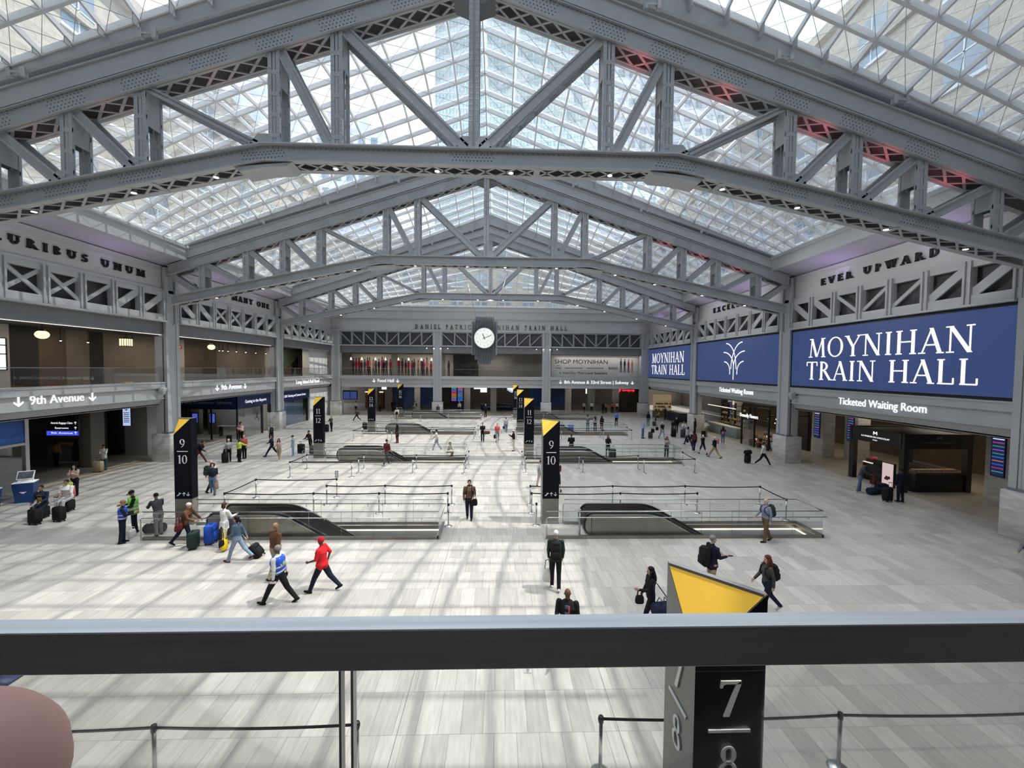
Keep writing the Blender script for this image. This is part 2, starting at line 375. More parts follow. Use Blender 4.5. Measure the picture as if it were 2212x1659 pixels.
# ---- wall bays
def girder(pts, fn, label, flip=False, crosses=(), wide=(), back=True, slim=False):
    """lattice girder; fn(t, depth, z) -> world, t along the wall"""
    g = thing('lattice_girder', label, 'girder', fn(pts[0], 0.3, 10.08), group='lattice girders round the hall')
    def B(mb, t0, t1, d0, d1, z0, z1):
        P = [fn(t, d, z) for z in (z0, z1) for (t, d) in ((t0,d0),(t1,d0),(t1,d1),(t0,d1))]
        mb.add(P, [(0,3,2,1),(4,5,6,7),(0,1,5,4),(1,2,6,5),(2,3,7,6),(3,0,4,7)])
    a, b = pts[0], pts[-1]
    m = MB(); B(m, a, b, 0.02, 0.55, 10.02, 10.12); B(m, a, b, 0.2, 0.42, 10.12, 10.2 if slim else 10.55); link('bottom_chord', m, BEAMG, g)
    m = MB(); B(m, a, b, 0.24, 0.5, 12.0 if slim else 11.85, 12.15); link('top_chord', m, STEEL, g)
    for t in pts:
        m = MB(); q = .5 if slim else 1
        B(m, t-0.17*q, t-0.07*q, 0.12, 0.46, 10.12, 12.15); B(m, t+0.07*q, t+0.17*q, 0.12, 0.46, 10.12, 12.15); B(m, t-0.08*q, t+0.08*q, 0.22, 0.4, 10.12, 12.15)
        link('post', m, STEEL, g)
    n = len(pts)-1
    for i in range(n):
        t0, t1 = pts[i], pts[i+1]
        down = (i < n/2) != flip
        w = 0.42 if i in wide else (0.11 if slim else 0.2)
        for q in ((down, not down) if i in crosses else (down,)):
            lo_ = 10.2 if slim else 10.5; za, zb = (11.95, lo_) if q else (lo_, 11.95)
            m = MB(); A = Vector(fn(t0, 0.30 if q == down else 0.36, za)); E_ = Vector(fn(t1, 0.30 if q == down else 0.36, zb))
            nn = Vector(fn(t0,1,0))-Vector(fn(t0,0,0))
            m.bar(A, E_, 0.08, w, (E_-A).cross(nn)); link('diagonal', m, STEEL, g)
    if back:
        m = MB(); B(m, a, b, 0.75, 0.8, 10.1, 12.2); link('backing_screen', m, MESHD, g)
    return g
PEN = {-1: 'left', 1: 'right'}
ORD = ['nearest', 'second', 'third', 'farthest']
def colm(x, y, s, rz, label, top=14.0):
    c = local('steel_column', label, 'column', (x, y, 0), rz, 'steel columns round the hall')
    m = MB(); m.rbox((0.62,0,1.0), (1.25,1.48,2.0), 0.02); link('pedestal', m, MARBLE, c, label='pale stone pedestal')
    m = MB()
    m.box(0.30,0.95,-0.30,0.30,2.0,top)
    link('shaft', m, STEEL, c)
    m = MB()
    for q in (-1, 1):
        m.box(0.16,0.30,q*0.46-0.14,q*0.46+0.14,2.0,top-.1); m.box(0.30,0.42,q*0.5-0.04,q*0.5+0.04,2.0,top-.1); m.box(0.2,0.28,q*0.25-0.05,q*0.25+0.05,2.0,10.0)
        m.box(0.5,1.0,q*0.56-0.03,q*0.56+0.03,2.0,9.0)
    m.box(0.22,0.32,-0.2,0.2,2.0,9.9)
    link('cover_plates', m, BEAMG, c)
    m = MB(); m.box(0.14,0.6,-0.62,0.62,2.0,2.12); link('base_plate', m, STEELD, c)
    return c
for s in (-1, 1):
    for k in range(5):
        y = CY[k]
        if k == 0: continue
        lab = {1: 'nearest the camera', 2: 'second, by the %s' % ('nearest totem' if s < 0 else 'chocolate kiosk'), 3: 'third from the camera', 4: 'in the far corner'}[k]
        if k == 4: continue
        colm(s*WX, y, s, 0 if s > 0 else PI, 'tall grey steel column on stone pedestal, %s wall, %s' % (PEN[s], lab))
    for k in range(4):
        y0, y1 = CY[k]+0.63, CY[k+1]-0.63
        where = '%s wall, %s bay' % (PEN[s], ['balcony', 'nearest', 'middle', 'farthest'][k])
        pts = [y0+(y1-y0)*i/7 for i in range(8)]
        fn = (lambda s: lambda t, d, z: Vector((s*(WX+d), t, z)))(s)
        if k > 0:
            girder(pts, fn, 'riveted lattice girder high on the %s' % where, flip=False, crosses=(2,3) if s < 0 else (), wide=(0,1,5,6))
            # balcony beam with ledge, fascia and louvre
            b = thing('balcony_beam', 'pale grey balcony beam with ledge and louvred underside, %s' % where, 'beam', (s*(WX+.4), (y0+y1)/2, 4.08), group='balcony beams')
            m = MB(); wallbox(m, s, 0.28, 0.95, y0, y1, 5.30, 5.75); wallbox(m, s, 0.24, 0.3, y0, y1, 5.66, 5.73); link('ledge', m, BEAMG, b)
            m = MB(); wallbox(m, s, 0.42, 0.9, y0, y1, 4.60, 5.30); wallbox(m, s, 0.36, 0.9, y0, y1, 4.56, 4.62); link('fascia', m, BEAMG, b)
            m = MB(); a = s*(WX+0.45); e = s*(WX+1.0)
            for q in range(9):
                z = 4.56-0.055*q; m.box(min(a+s*0.05*q,e+s*.2), max(a+s*0.05*q,e+s*.2), y0, y1, z-0.05, z-0.012)
            wallbox(m, s, 0.95, 1.2, y0, y1, 4.06, 4.56); link('louvre', m, LOUV, b)
        else:
            m = MB(); wallbox(m, s, 0.2, 0.9, -9, CY[1]-.5, 10.02, 12.2); wallbox(m, s, 0.3, 0.9, -9, CY[1]-.5, 4.1, 5.75); wallbox(m, s, 1.0, 1.3, -9, CY[1]-.5, 5.75, 10.02); wallbox(m, s, 1.0, 1.3, -9, CY[1]-.5, 0, 4.1)
            struct('wall_%s_near' % PEN[s], m, BEAMG)
    # header over the upper floor, dark ceilings, slabs
    m = MB(); wallbox(m, s, 0.45, 0.8, CY[1], FARY, 9.15, 10.02); struct('trim_header_%s' % PEN[s], m, STEELD)
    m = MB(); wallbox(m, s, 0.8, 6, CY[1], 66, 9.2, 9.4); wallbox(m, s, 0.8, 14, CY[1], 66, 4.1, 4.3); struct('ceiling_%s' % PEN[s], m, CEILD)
    m = MB(); wallbox(m, s, 0.9, 6, CY[1], 66, 5.0, 5.42); struct('floor_upper_%s' % PEN[s], m, FLOORW)
# left upper floor back wall in coloured lengths
SEG = [(16,23.2,PLASTER),(23.2,24.5,PLASTER),(24.5,26,DARKW),(26,27.6,BROWN),(27.6,29.1,TAUPE),(29.1,30.1,DARKW),(30.1,35.6,TAUPE),(35.6,37.6,PLASTER),(37.6,41.8,BROWN),(41.8,50.2,TAUPE),(50.2,66,PLASTER)]
for i, (a, b, mm) in enumerate(SEG):
    m = MB(); m.box(-27.3+0.05*(i%2), -27, a, b, 5.42, 9.2); struct('wall_upper_left', m, mm)
m = MB(); m.box(-24.5,-23.6,54.3,FARY+4.2,0,4.1); m.box(-24.5,-23.6,54.3,FARY+4.2,5.42,9.2); struct('wall_left_white', m, mat('white_wall', (0.74,0.74,0.73), 0.7))
m = MB(); m.box(-34,-33.7,CY[1]-2,66,0,4.1); m.box(-34,-23,CY[1]-2.4,CY[1]-2,0,4.1); struct('wall_ground_left', m, BROWN)
m = MB(); m.box(37,37.3,CY[1]-2,80,0,4.1); m.box(23,37,CY[1]-2.4,CY[1]-2,0,4.1); struct('wall_ground_right', m, BROWN)
m = MB(); m.box(24.0,24.2,CY[1]-2,FARY+6,5.42,9.2); struct('wall_upper_right', m, DARKW)

# ------------------------------------------------------------------ far wall
FX = [-22.4, -7.9, 7.9, 22.4]
m = MB(); m.box(-23.2,23.2,FARY,FARY+.4,12.35,13.95); struct('wall_far', m, FRIEZE)
m = MB(); m.box(-23.2,23.2,FARY-.3,FARY+.4,13.95,15.05); m.box(-23.2,23.2,FARY-.42,FARY+.4,15.05,15.5); m.box(-23.2,23.2,FARY-.2,FARY+.4,12.15,12.35); m.box(-23.2,23.2,FARY-.34,FARY-.3,13.95,14.03)
m.box(-23.2,23.2,FARY-.25,FARY+.4,15.5,15.9); struct('trim_far', m, BEAMG)
for i in range(3):
    a, b = FX[i]+0.63, FX[i+1]-0.63
    where = ['left', 'middle', 'right'][i]
    girder([a+(b-a)*j/8 for j in range(9)], lambda t, d, z: Vector((t, FARY-0.2+d, z)), 'slim lattice girder across the %s bay of the far wall' % where, wide=(), slim=True)
    bb = thing('balcony_beam', 'grey balcony beam across the %s bay of the far wall' % where, 'beam', ((a+b)/2, FARY, 4.1), group='balcony beams')
    m = MB(); m.box(a-.3,b+.3,FARY-.15,FARY+.6,5.30,5.75); link('ledge', m, BEAMG, bb)
    m = MB(); m.box(a-.3,b+.3,FARY,FARY+.6,4.62,5.30); link('fascia', m, BEAMG, bb)
    m = MB(); m.box(a-.3,b+.3,FARY+.1,FARY+.6,4.1,4.62); link('louvre', m, LOUV, bb)
for i, x in enumerate(FX):
    colm(x, FARY-0.35, 1, PI/2, 'broad grey column of the far wall, %s' % ['in its left corner', 'between food hall sign and the clock', 'between the clock and the shopping banner', 'in its right corner'][i], 12.3)
m = MB(); m.box(-23.6,23.6,FARY+.15,FARY+.5,9.1,10.02); struct('trim_header_far', m, STEELD)
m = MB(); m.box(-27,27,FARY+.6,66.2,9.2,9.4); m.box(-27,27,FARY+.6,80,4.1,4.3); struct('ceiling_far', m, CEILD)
m = MB(); m.box(-27,27,FARY+.6,66,5.0,5.42); struct('floor_upper_far', m, FLOORW)
m = MB(); m.box(-27,27,64.2,64.5,5.42,9.2); struct('wall_upper_far', m, mat('far_upper_wall', (0.30,0.29,0.27), 0.8, 0, 0.15, 0.4))
m = MB(); m.box(-40,40,80,80.3,0,4.1); struct('wall_ground_far', m, TAUPE)
# ------------------------------------------------------------------ roof trusses
TD = 0.8
PX = [5.0, 7.25, 12.0, 14.6, 17.2, 20.3]
def zb(x):                                     # top of the bottom chord
    x = abs(x); return 15.04 if x < 7.62 else 15.04-0.2135*(x-7.62)
def rivets(mb, a, b, normal, rows, step, r=0.028, off=0.0):
    """rows of rivet heads between points a and b; rows = offsets along the in-plane perpendicular"""
    a = Vector(a); b = Vector(b); n = Vector(normal).normalized(); d = (b-a); Lx = d.length; d.normalize(); p = n.cross(d)
    k = max(1, int(Lx/step))
    for ri, q in enumerate(rows):
        for i in range(k):
            c = a + d*(step*(i+0.5*(ri % 2)+0.25)) + p*q + n*off
            vs = [c + (d*math.cos(t)+p*math.sin(t))*r for t in (0.5, 1.55, 2.6, 3.64, 4.69, 5.74)] + [c+n*r*0.8]
            mb.add(vs, [(j, (j+1) % 6, 6) for j in range(6)])
TL = ['nearest one, spanning the whole photo', 'second one, seen under the nearest', 'third and smallest-looking, before the far wall']
LAMPM = glow('downlight_glow', (1,0.97,0.9), 6.0)
for k in range(3):
    Y = TY[k]; t = thing('roof_truss', 'riveted grey steel truss, '+TL[k], 'truss', (0, Y+0.4, 12.0), group='roof trusses')
    det = k < 2
    # top chord: two webs with flange angles, cover plate
    m = MB()
    for s in (-1, 1):
        for yy in (Y, Y+TD-0.03):
            A = Vector((0,yy,zl(0))); B = Vector((s*22.6,yy,zl(22.6)))
            m.prism([A, B, B+Vector((0,0,0.70)), A+Vector((0,0,0.70))], (0,0.03,0))
        for (dz, h) in ((0.0,0.05),(0.66,0.04)):
            for (y0, y1) in ((Y-0.10,Y+0.13),(Y+TD-0.13,Y+TD+0.10)):
                A = (0,y0,zl(0)+dz); B = (s*22.6,y0,zl(22.6)+dz)
                m.prism([A, B, (B[0],B[1],B[2]+h), (A[0],A[1],A[2]+h)], (0,y1-y0,0))
        A = (0,Y-0.02,zl(0)+.70); B = (s*22.6,Y-0.02,zl(22.6)+.70)
        m.prism([A, B, (B[0],B[1],B[2]+.04), (A[0],A[1],A[2]+.04)], (0,TD+.04,0))
    link('top_chord', m, STEEL, t)
    # bottom chord
    m = MB(); xsq = [-22.4, -7.62, 7.62, 22.4]
    for i in range(3):
        xa, xb = xsq[i], xsq[i+1]
        za, zb_ = zb(xa), zb(xb)
        for yy in (Y, Y+TD-0.03):
            m.prism([(xa,yy,za-.60),(xb,yy,zb_-.60),(xb,yy,zb_-.04),(xa,yy,za-.04)], (0,0.03,0))
        for (dz, h, w) in ((-.05,.05,.17),(-.62,.05,.10)):
            for (y0, y1) in ((Y-w,Y+0.16),(Y+TD-0.16,Y+TD+w)):
                m.prism([(xa,y0,za+dz),(xb,y0,zb_+dz),(xb,y0,zb_+dz+h),(xa,y0,za+dz+h)], (0,y1-y0,0))
    for s in (-1, 1):   # gusset plates under the kinks
        m.prism([(s*6.6,Y-.02,14.41),(s*8.7,Y-.02,14.20),(s*8.5,Y-.02,14.02),(s*7.6,Y-.02,14.2),(s*6.8,Y-.02,14.26)], (0,TD+.04,0))
    link('bottom_chord', m, STEEL, t)
    # lacing bars under both chords
    for s in (-1, 1):
        m = MB(); n = 0; step = 0.80; nn = int(21.4/step)
        for i in range(nn):
            xa, xb = s*(0.5+i*step), s*(0.5+(i+1)*step)
            za, zb_ = zl(xa)+.02, zl(xb)+.02
            m.bar((xa,Y+.08,za),(xb,Y+TD-.08,zb_),0.09,0.03); m.bar((xa,Y+TD-.08,za),(xb,Y+.08,zb_),0.09,0.03)
            n += 1
        link('upper_lacing', m, STEEL, t)
    m = MB(); step = 0.78; nn = int(43.6/step)
    for i in range(nn):
        xa = -21.8+i*step; xb = xa+step; za, zb_ = zb(xa)-.61, zb(xb)-.61
        m.bar((xa,Y+.08,za),(xb,Y+TD-.08,zb_),0.08,0.03); m.bar((xa,Y+TD-.08,za),(xb,Y+.08,zb_),0.08,0.03)
        if i % 9 == 4: m.bar((xa,Y+.02,za-.01),(xa,Y+TD-.02,za-.01),0.24,0.02)
    link('lower_lacing', m, STEEL, t)
    # floor plates inside the chords that darken the lacing
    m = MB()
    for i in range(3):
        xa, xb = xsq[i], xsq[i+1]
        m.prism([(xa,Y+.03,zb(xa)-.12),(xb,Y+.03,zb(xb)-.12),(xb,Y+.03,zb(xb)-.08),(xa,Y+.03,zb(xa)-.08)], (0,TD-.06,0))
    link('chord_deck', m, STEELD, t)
    # posts
    def post(x, w=0.42):
        m = MB(); za, ze = zb(x)-.05, zl(x)+.1
        for yy in (Y+.02, Y+TD-.12):
            m.box(x-w/2, x-w/2+.13, yy, yy+.10, za, ze); m.box(x+w/2-.13, x+w/2, yy, yy+.10, za, ze); m.box(x-.05, x+.05, yy+.02, yy+.06, za, ze)
            z = za+.3
            while z < ze-.3:
                m.box(x-w/2, x+w/2, yy+.01, yy+.05, z, z+.16); z += .75
        sgn = 1 if x > 0 else -1
        h = min(1.25, (ze-za)*0.45)
        m.box(x-w/2+.02, x-w/2+.05, Y+.05, Y+TD-.05, ze-h, ze); m.box(x+w/2-.05, x+w/2-.02, Y+.05, Y+TD-.05, ze-h, ze)
        if det:
            for yy in (Y+.02,):
                rivets(m, (x-w/2+.065,yy,za),(x-w/2+.065,yy,ze),(0,-1,0),(0,),0.16); rivets(m, (x+w/2-.065,yy,za),(x+w/2-.065,yy,ze),(0,-1,0),(0,),0.16)
        link('post', m, STEEL, t)
    for s in (-1, 1):
        for x in PX: post(s*x)
    m = MB(); za, ze = zb(0)-.05, zl(0)+.3
    for yy in (Y-.03, Y+TD-.07):
        m.box(-.19,-.04,yy,yy+.1,za,ze); m.box(.04,.19,yy,yy+.1,za,ze); m.box(-.05,.05,yy+.04,yy+.08,za,ze)
    m.box(-.16,.16,Y+.05,Y+.1,za,ze); m.box(-.16,.16,Y+TD-.1,Y+TD-.05,za,ze)
    if det:
        for x in (-.15,-.08,.08,.15): rivets(m, (x,Y-.03,za),(x,Y-.03,ze),(0,-1,0),(0,),0.2)
    link('king_post', m, STEEL, t)
    # apex gusset
    m = MB(); m.prism([(-.9,Y+.03,zl(.9)+.1),(0,Y+.03,zl(0)-.55),(.9,Y+.03,zl(.9)+.1),(0,Y+.03,zl(0)+.1)],(0,TD-.06,0)); link('apex_gusset', m, STEELD, t)
    # diagonals: (x at top, x at bottom)
    for s in (-1, 1):
        for (xt, xb, w) in ((4.75,0.25,.42),(7.05,5.25,.36),(11.8,7.75,.26),(14.4,12.3,.36),(17.0,14.9,.36),(20.1,17.5,.36),(22.5,20.6,.4)):
            m = MB()
            A = Vector((s*xt,0,zl(xt)+.08)); B = Vector((s*xb,0,zb(xb)-.02))
            if xt > 22: A.z = 13.4; B.z = zb(20.6)-.1
            for yy in (Y+.06, Y+TD-.14):
                a = A+Vector((0,yy+.04,0)); b = B+Vector((0,yy+.04,0)); d = (b-a).normalized(); p = Vector((0,-1,0)).cross(d)
                m.bar(a+p*(w/2-.05), b+p*(w/2-.05), 0.10, 0.08, p); m.bar(a-p*(w/2-.05), b-p*(w/2-.05), 0.10, 0.08, p)
                m.bar(a, b, 0.03, w, p)
                if det and yy < Y+.3: rivets(m, a+Vector((0,-.05,0)), b+Vector((0,-.05,0)), (0,-1,0), (-w/2+.05, w/2-.05), 0.22)
            # cross laces on the long diagonals
            if w > .4:
                L_ = (B-A).length; q = 0.8
                while q < L_-0.8:
                    c1 = A+(B-A)*(q/L_); c2 = A+(B-A)*((q+.8)/L_)
                    m.bar((c1.x,Y+.1,c1.z-.15),(c2.x,Y+TD-.1,c2.z-.15),.07,.03); m.bar((c1.x,Y+TD-.1,c1.z-.15),(c2.x,Y+.1,c2.z-.15),.07,.03); q += .8
            link('diagonal', m, STEEL, t)
    # node plates
    for s in (-1, 1):
        for x in (7.62,12.15,14.75,17.35):
            m = MB(); z = zb(x)-.02; m.prism([(s*(x-.7),Y+.05,zb(x-.7)-.02),(s*(x+.7),Y+.05,zb(x+.7)-.02),(s*(x+.25),Y+.05,z+.42),(s*(x-.25),Y+.05,z+.42)],(0,.02,0)); link('node_plate', m, STEEL, t)
    m = MB(); m.prism([(-.75,Y+.05,15.02),(.75,Y+.05,15.02),(.45,Y+.05,15.55),(-.45,Y+.05,15.55)],(0,.02,0))
    link('node_plate', m, STEEL, t)
    if det:
        m = MB()
        for s in (-1, 1):
            p0 = Vector((0,Y-.001,zl(0)+.36)); p1 = Vector((s*22.4,Y-.001,zl(22.4)+.36)); rivets(m, p0, p1, (0,-1,0), (-.27,.27), 0.17)
            dd = (p1-p0).normalized()
            for x in PX[:5]+[2.4, 9.6]:
                c = p0+(p1-p0)*(x/22.4); rivets(m, c-dd*.75, c+dd*.75, (0,-1,0), (-.18,-.06,.06,.18), 0.14)
        pts = [(-21.5,-7.62),(-7.62,7.62),(7.62,21.5)]
        for xa, xb in pts:
            rivets(m, (xa,Y-.001,zb(xa)-.33), (xb,Y-.001,zb(xb)-.33), (0,-1,0), (-.2,.2), 0.19)
        for s in (-1, 1):
            for x in (7.62,12.0,14.6,17.2):
                rivets(m, (s*x-.8,Y-.001,zb(s*x-.8)-.33), (s*x+.8,Y-.001,zb(s*x+.8)-.33), (0,-1,0), (-.08,.04,.13), 0.13)
        rivets(m, (-.8,Y-.001,14.71), (.8,Y-.001,14.71), (0,-1,0), (-.08,.04,.13), 0.13)
        rv = link('rivets', m, mat('rivet_shadow_tone', (.17,.18,.195), .5), t); rv['kind'] = 'stuff'  # darker than the chords: the heads' small shadows are put into the colour
    # smooth box beam that carries the skylights
    m = MB()
    for s in (-1, 1):
        A = (0,Y-.05,zl(0)+.78); B = (s*22.6,Y-.05,zl(22.6)+.78)
        m.prism([A, B, (B[0],B[1],B[2]+.64), (A[0],A[1],A[2]+.64)], (0,TD+.10,0))
        A = (0,Y-.12,zl(0)+1.38); B = (s*22.0,Y-.12,zl(22.0)+1.38)
        m.prism([A, B, (B[0],B[1],B[2]+.05), (A[0],A[1],A[2]+.05)], (0,TD+.24,0))
    link('skylight_beam', m, BEAMG, t)
    m = MB()
    for s in (-1, 1):
        A = (0,Y+.1,zl(0)+1.42); B = (s*22.0,Y+.1,zl(22.0)+1.42)
        m.prism([A, B, (B[0],B[1],B[2]+.5), (A[0],A[1],A[2]+.5)], (0,TD-.2,0))
    link('gutter_core', m, STEELD, t)
    for x in (-19.5,-16.2,-12.6,-9.6,-5.2,-1.4,1.4,5.2,9.6,12.6,16.2,19.5):
        m = MB(); z = zb(x)-.62; m.cyl(x, Y+.4, z-.02, z+.2, .10, .10, 12); q = link('downlight', m, STEELD, t)
        m = MB(); m.cyl(x, Y+.4, z-.03, z-.021, .085, .085, 12); link('lens', m, LAMPM, q)
# one lamp per few downlights; wall and near-floor spots further down are added
def spot(x, y, z, e, col=(1,0.96,0.9), size=R(130), tgt=None, blend=0.8, rad=0.3):
    l = bpy.data.lights.new('spot_lamp', 'SPOT'); l.energy = e; l.color = col; l.spot_size = size; l.spot_blend = blend; l.shadow_soft_size = rad
    o = bpy.data.objects.new('spot_lamp', l); COL.objects.link(o); o.location = (x,y,z)
    if tgt: o.rotation_euler = (Vector(tgt)-Vector((x,y,z))).to_track_quat('-Z','Y').to_euler()
    return o
def area(x, y, z, sx, sy, e, col=(1,0.95,0.88), rot=(0,0,0)):
    l = bpy.data.lights.new('area_lamp', 'AREA'); l.shape = 'RECTANGLE'; l.size = sx; l.size_y = sy; l.energy = e; l.color = col
    o = bpy.data.objects.new('area_lamp', l); COL.objects.link(o); o.location = (x,y,z); o.rotation_euler = rot; return o
for k in range(3):
    for x in (-12.6, -1.4, 9.6): spot(x, TY[k]+.4, zb(x)-.75, 1250 if x < 0 else 1050)
    for s in (-1, 1):
        for dy in (-4, 4): spot(s*15.5, TY[k]+.4+dy*.45, zb(15.5)-1.3, 290 if s > 0 else 70, (1,.97,.94), R(75), (s*23, TY[k]+.4+dy*1.3, 12.0))  # added wall washers clear of any fixture, to brighten friezes and girders
    spot(0, TY[k]+.4, zb(0)-.8, 700, (1,.97,.94), R(110), (0, FARY, 10)) if k == 2 else None
for x in (-7, 4.5, 13): spot(x, 2.2, zb(x)-.7, 800 if x < 0 else 1150, (1,.96,.9), R(78), (x, 9.3, 0))  # added spots without fixtures, to brighten the near floor
# coloured accent lamps in the truss ends and on the soffits
for s, e, c in ((1, 22, (1.0,0.09,0.15)), (-1, 4, (1.0,0.22,0.22))):
    for x in (6.2, 9.5, 13.3, 16.0, 18.8): spot(s*x, TY[0]+.4, zl(x)-.75, e*.35, c, R(105), (s*x, TY[0]+.4, 30), rad=.1)
    for x in (13.3, 16.0, 18.8): spot(s*x, TY[1]+.4, zl(x)-.75, e*.35, c, R(105), (s*x, TY[1]+.4, 30), rad=.1)
for s, e in ((1, 24), (-1, 10)):
    for k in range(3):
        for q in (4, 10): spot(s*(WX-.1), CY[k+1]+q, 12.6, e, (0.62,0.42,1.0), R(160), (s*21.9, CY[k+1]+q, 15), rad=.2)

# ------------------------------------------------------------------ glazed vaults between the trusses
NX = 18; NYD = 11
def skylight(ya, yb, label, hip=False):
    sk = thing('skylight', label, 'skylight', (0,(ya+yb)/2,15.6), group='glazed roof vaults')
    ex = lambda i: 21.4*(1-math.exp(-.047*i))/(1-math.exp(-.047*NX))
    xs_ = [-ex(-i) if i < 0 else ex(i) for i in range(-NX, NX+1)]; ys_ = [ya+(yb-ya)*(j/NYD-.28*math.sin(2*PI*j/NYD)/(2*PI)) for j in range(NYD+1)]
    def zz(x, y):
        u = (y-ya)/(yb-ya)
        if hip:
            q = math.cos(u*PI/2)**0.8 if u < 1 else 0.0
            return 15.9+(max(zg(x),15.6)-15.9)*q
        return zg(x)+1.5*(1-(2*u-1)**2)*(1-(abs(x)/21.4)**6)
    P = {(i,j): Vector((x,y,zz(x,y))) for i, x in enumerate(xs_) for j, y in enumerate(ys_)}
    m = MB(); n = len(xs_)
    for i in range(n-1):
        for j in range(NYD):
            up_ = Vector((0,0,.06)); m.quad(P[i,j]+up_,P[i+1,j]+up_,P[i+1,j+1]+up_,P[i,j+1]+up_)
    link('glazing', m, GLROOF, sk)
    m = MB(); dn = Vector((0,0,-.10))
    for i in range(n):
        for j in range(NYD+1):
            if i < n-1: m.bar(P[i,j]+dn,P[i+1,j]+dn,.125,.24)
            if j < NYD: m.bar(P[i,j]+dn,P[i,j+1]+dn,.08,.18)
    link('grid_frame', m, RIBW, sk)
    m = MB(); dn = Vector((0,0,-.19))
    for i in range(n-1):
        for j in range(NYD):
            m.tube([P[i,j]+dn,P[i+1,j+1]+dn],.011,3,caps=False); m.tube([P[i+1,j]+dn,P[i,j+1]+dn],.011,3,caps=False)
    link('bracing_cables', m, SATIN, sk)
    # curb: upright fascia along the edges with fins
    m = MB(); F1 = []
    for (y, s2) in ((ya,1),(yb,-1)):
        if hip and s2 < 0: continue
        for s in (-1, 1):
            m.prism([(0,y,zl(0)+1.66),(s*21.4,y,zl(21.4)+1.66),(s*21.4,y,zg(21.4)+.05),(0,y,zg(0)+.05)], (0,-s2*.12,0))
        for x in xs_:
            if abs(x) < 20.4: F1.append(('fin', MB().box(x-.02,x+.02,min(y,y+s2*.28),max(y,y+s2*.28),zl(x)+1.9,zg(x)-.05)))
        for x in (-16,-11.5,-6.5,-2.2,2.2,6.5,11.5,16):      # paired brackets
            z = zl(x)+1.50
            f = MB()
            for q in (-.24,.24): f.box(x+q-.07,x+q+.07,min(y-s2*.1,y+s2*.06),max(y-s2*.1,y+s2*.06),z+.02,z+.36)
            f.box(x-.18,x+.18,min(y,y+s2*.05),max(y,y+s2*.05),z+.14,z+.22); F1.append(('curb_bracket', f))
    for s in (-1, 1): m.box(min(s*21.4,s*21.55),max(s*21.4,s*21.55),ya,yb,15.35,15.62)
    if hip: m.box(-21.5,21.5,yb-.02,yb+.1,15.85,16.0)
    link('curb', m, CURBG, sk)
    for nm_, f in F1: link(nm_, f, CURBG, sk)
skylight(1.0, TY[0]-.2, 'glazed roof vault above and in front of the nearest truss')
skylight(TY[0]+TD+.2, TY[1]-.2, 'glazed roof vault between the nearest and second truss')
skylight(TY[1]+TD+.2, TY[2]-.2, 'glazed roof vault between the second and third truss')
skylight(TY[2]+TD+.2, FARY-.3, 'hipped glazed roof vault between third truss and far wall', hip=True)

# ------------------------------------------------------------------ buildings seen through the glass
def facade_windows(mb_frame, mb_pane, plane, u0, u1, nu, z0, z1, nz, w, h, pos, out):
    """recessed windows on a facade; plane 'x' or 'y' at pos, facing out (+1/-1)"""
    for i in range(nu):
        for j in range(nz):
            uc = u0+(u1-u0)*(i+.5)/nu; zc = z0+(z1-z0)*(j+.5)/nz
            a, b = uc-w/2, uc+w/2
            for mb, e0, e1, zz0, zz1, d0, d1 in ((mb_pane,a,b,zc-h/2,zc+h/2,-.05,.03),(mb_frame,a-.12,b+.12,zc-h/2-.2,zc-h/2,-.05,.14),(mb_frame,uc-.04,uc+.04,zc-h/2,zc+h/2,-.05,.07),(mb_frame,a,b,zc-.04,zc+.04,-.05,.07)):
                p, q = sorted((pos+out*d0, pos+out*d1))
                if plane == 'x': mb.box(p,q,e0,e1,zz0,zz1)
                else: mb.box(e0,e1,p,q,zz0,zz1)
for s, nm in ((-1,'left'),(1,'right')):
    b = thing('stone_building', 'cream limestone building rising beside the %s edge of the glass roof' % nm, 'building', (s*32,28,15))
    m = MB(); m.box(min(s*27,s*37),max(s*27,s*37),-12,70,10,33.4); link('wall', m, STONEX, b)
    m = MB(); m.box(min(s*26.4,s*37),max(s*26.4,s*37),-12.4,70.4,33.4,34.2); m.box(min(s*26.7,s*37),max(s*26.7,s*37),-12.2,70.2,29.6,30); link('cornice', m, STONEX, b)
    f = MB(); p = MB(); facade_windows(f, p, 'x', -10, 68, 13, 17, 33, 3, 2.2, 3.2, s*27, -s)
    link('window_frames', f, WHITEP, b); link('window_panes', p, WINB, b)
b = thing('stone_building', 'cream limestone wall with windows beyond the far end of the roof', 'building', (0,68,15))
m = MB(); m.box(-26.3,26.3,64.6,72,9.4,26.2); link('wall', m, STONEY, b)
m = MB(); m.box(-26.3,26.3,64.2,72,26.2,26.9); link('cornice', m, STONEY, b)
f = MB(); p = MB(); facade_windows(f, p, 'y', -26, 26, 14, 15.6, 25.6, 3, 1.75, 2.0, 64.6, -1)
link('window_frames', f, WHITEP, b); link('window_panes', p, WINB, b)
TEAL = brick('tower_curtain_wall', (0.33,0.50,0.50), (0.45,0.60,0.58), (0.72,0.73,0.68), 1.6, 3.4, 0.28, 0.35, 0.0, (0,0,0), 'xz', None, 0.5)
b = thing('office_tower', 'tall teal glass office tower beyond the roof ridge', 'tower', (6,212,0))
m = MB(); m.box(-30,43,200,224,0,235); link('curtain_wall', m, TEAL, b)
m = MB()
for i in range(24): m.box(-30+i*3.17-.12,-30+i*3.17+.12,199.5,200,0,235)
for j in range(0,66): m.box(-30,43,199.7,200,3.4*j,3.4*j+.8)
link('mullions', m, mat('tower_mullion', (0.62,0.62,0.58), 0.6), b)
m = MB(); m.box(43,48,199,224,0,238); link('corner_pier', m, WHITEP, b)
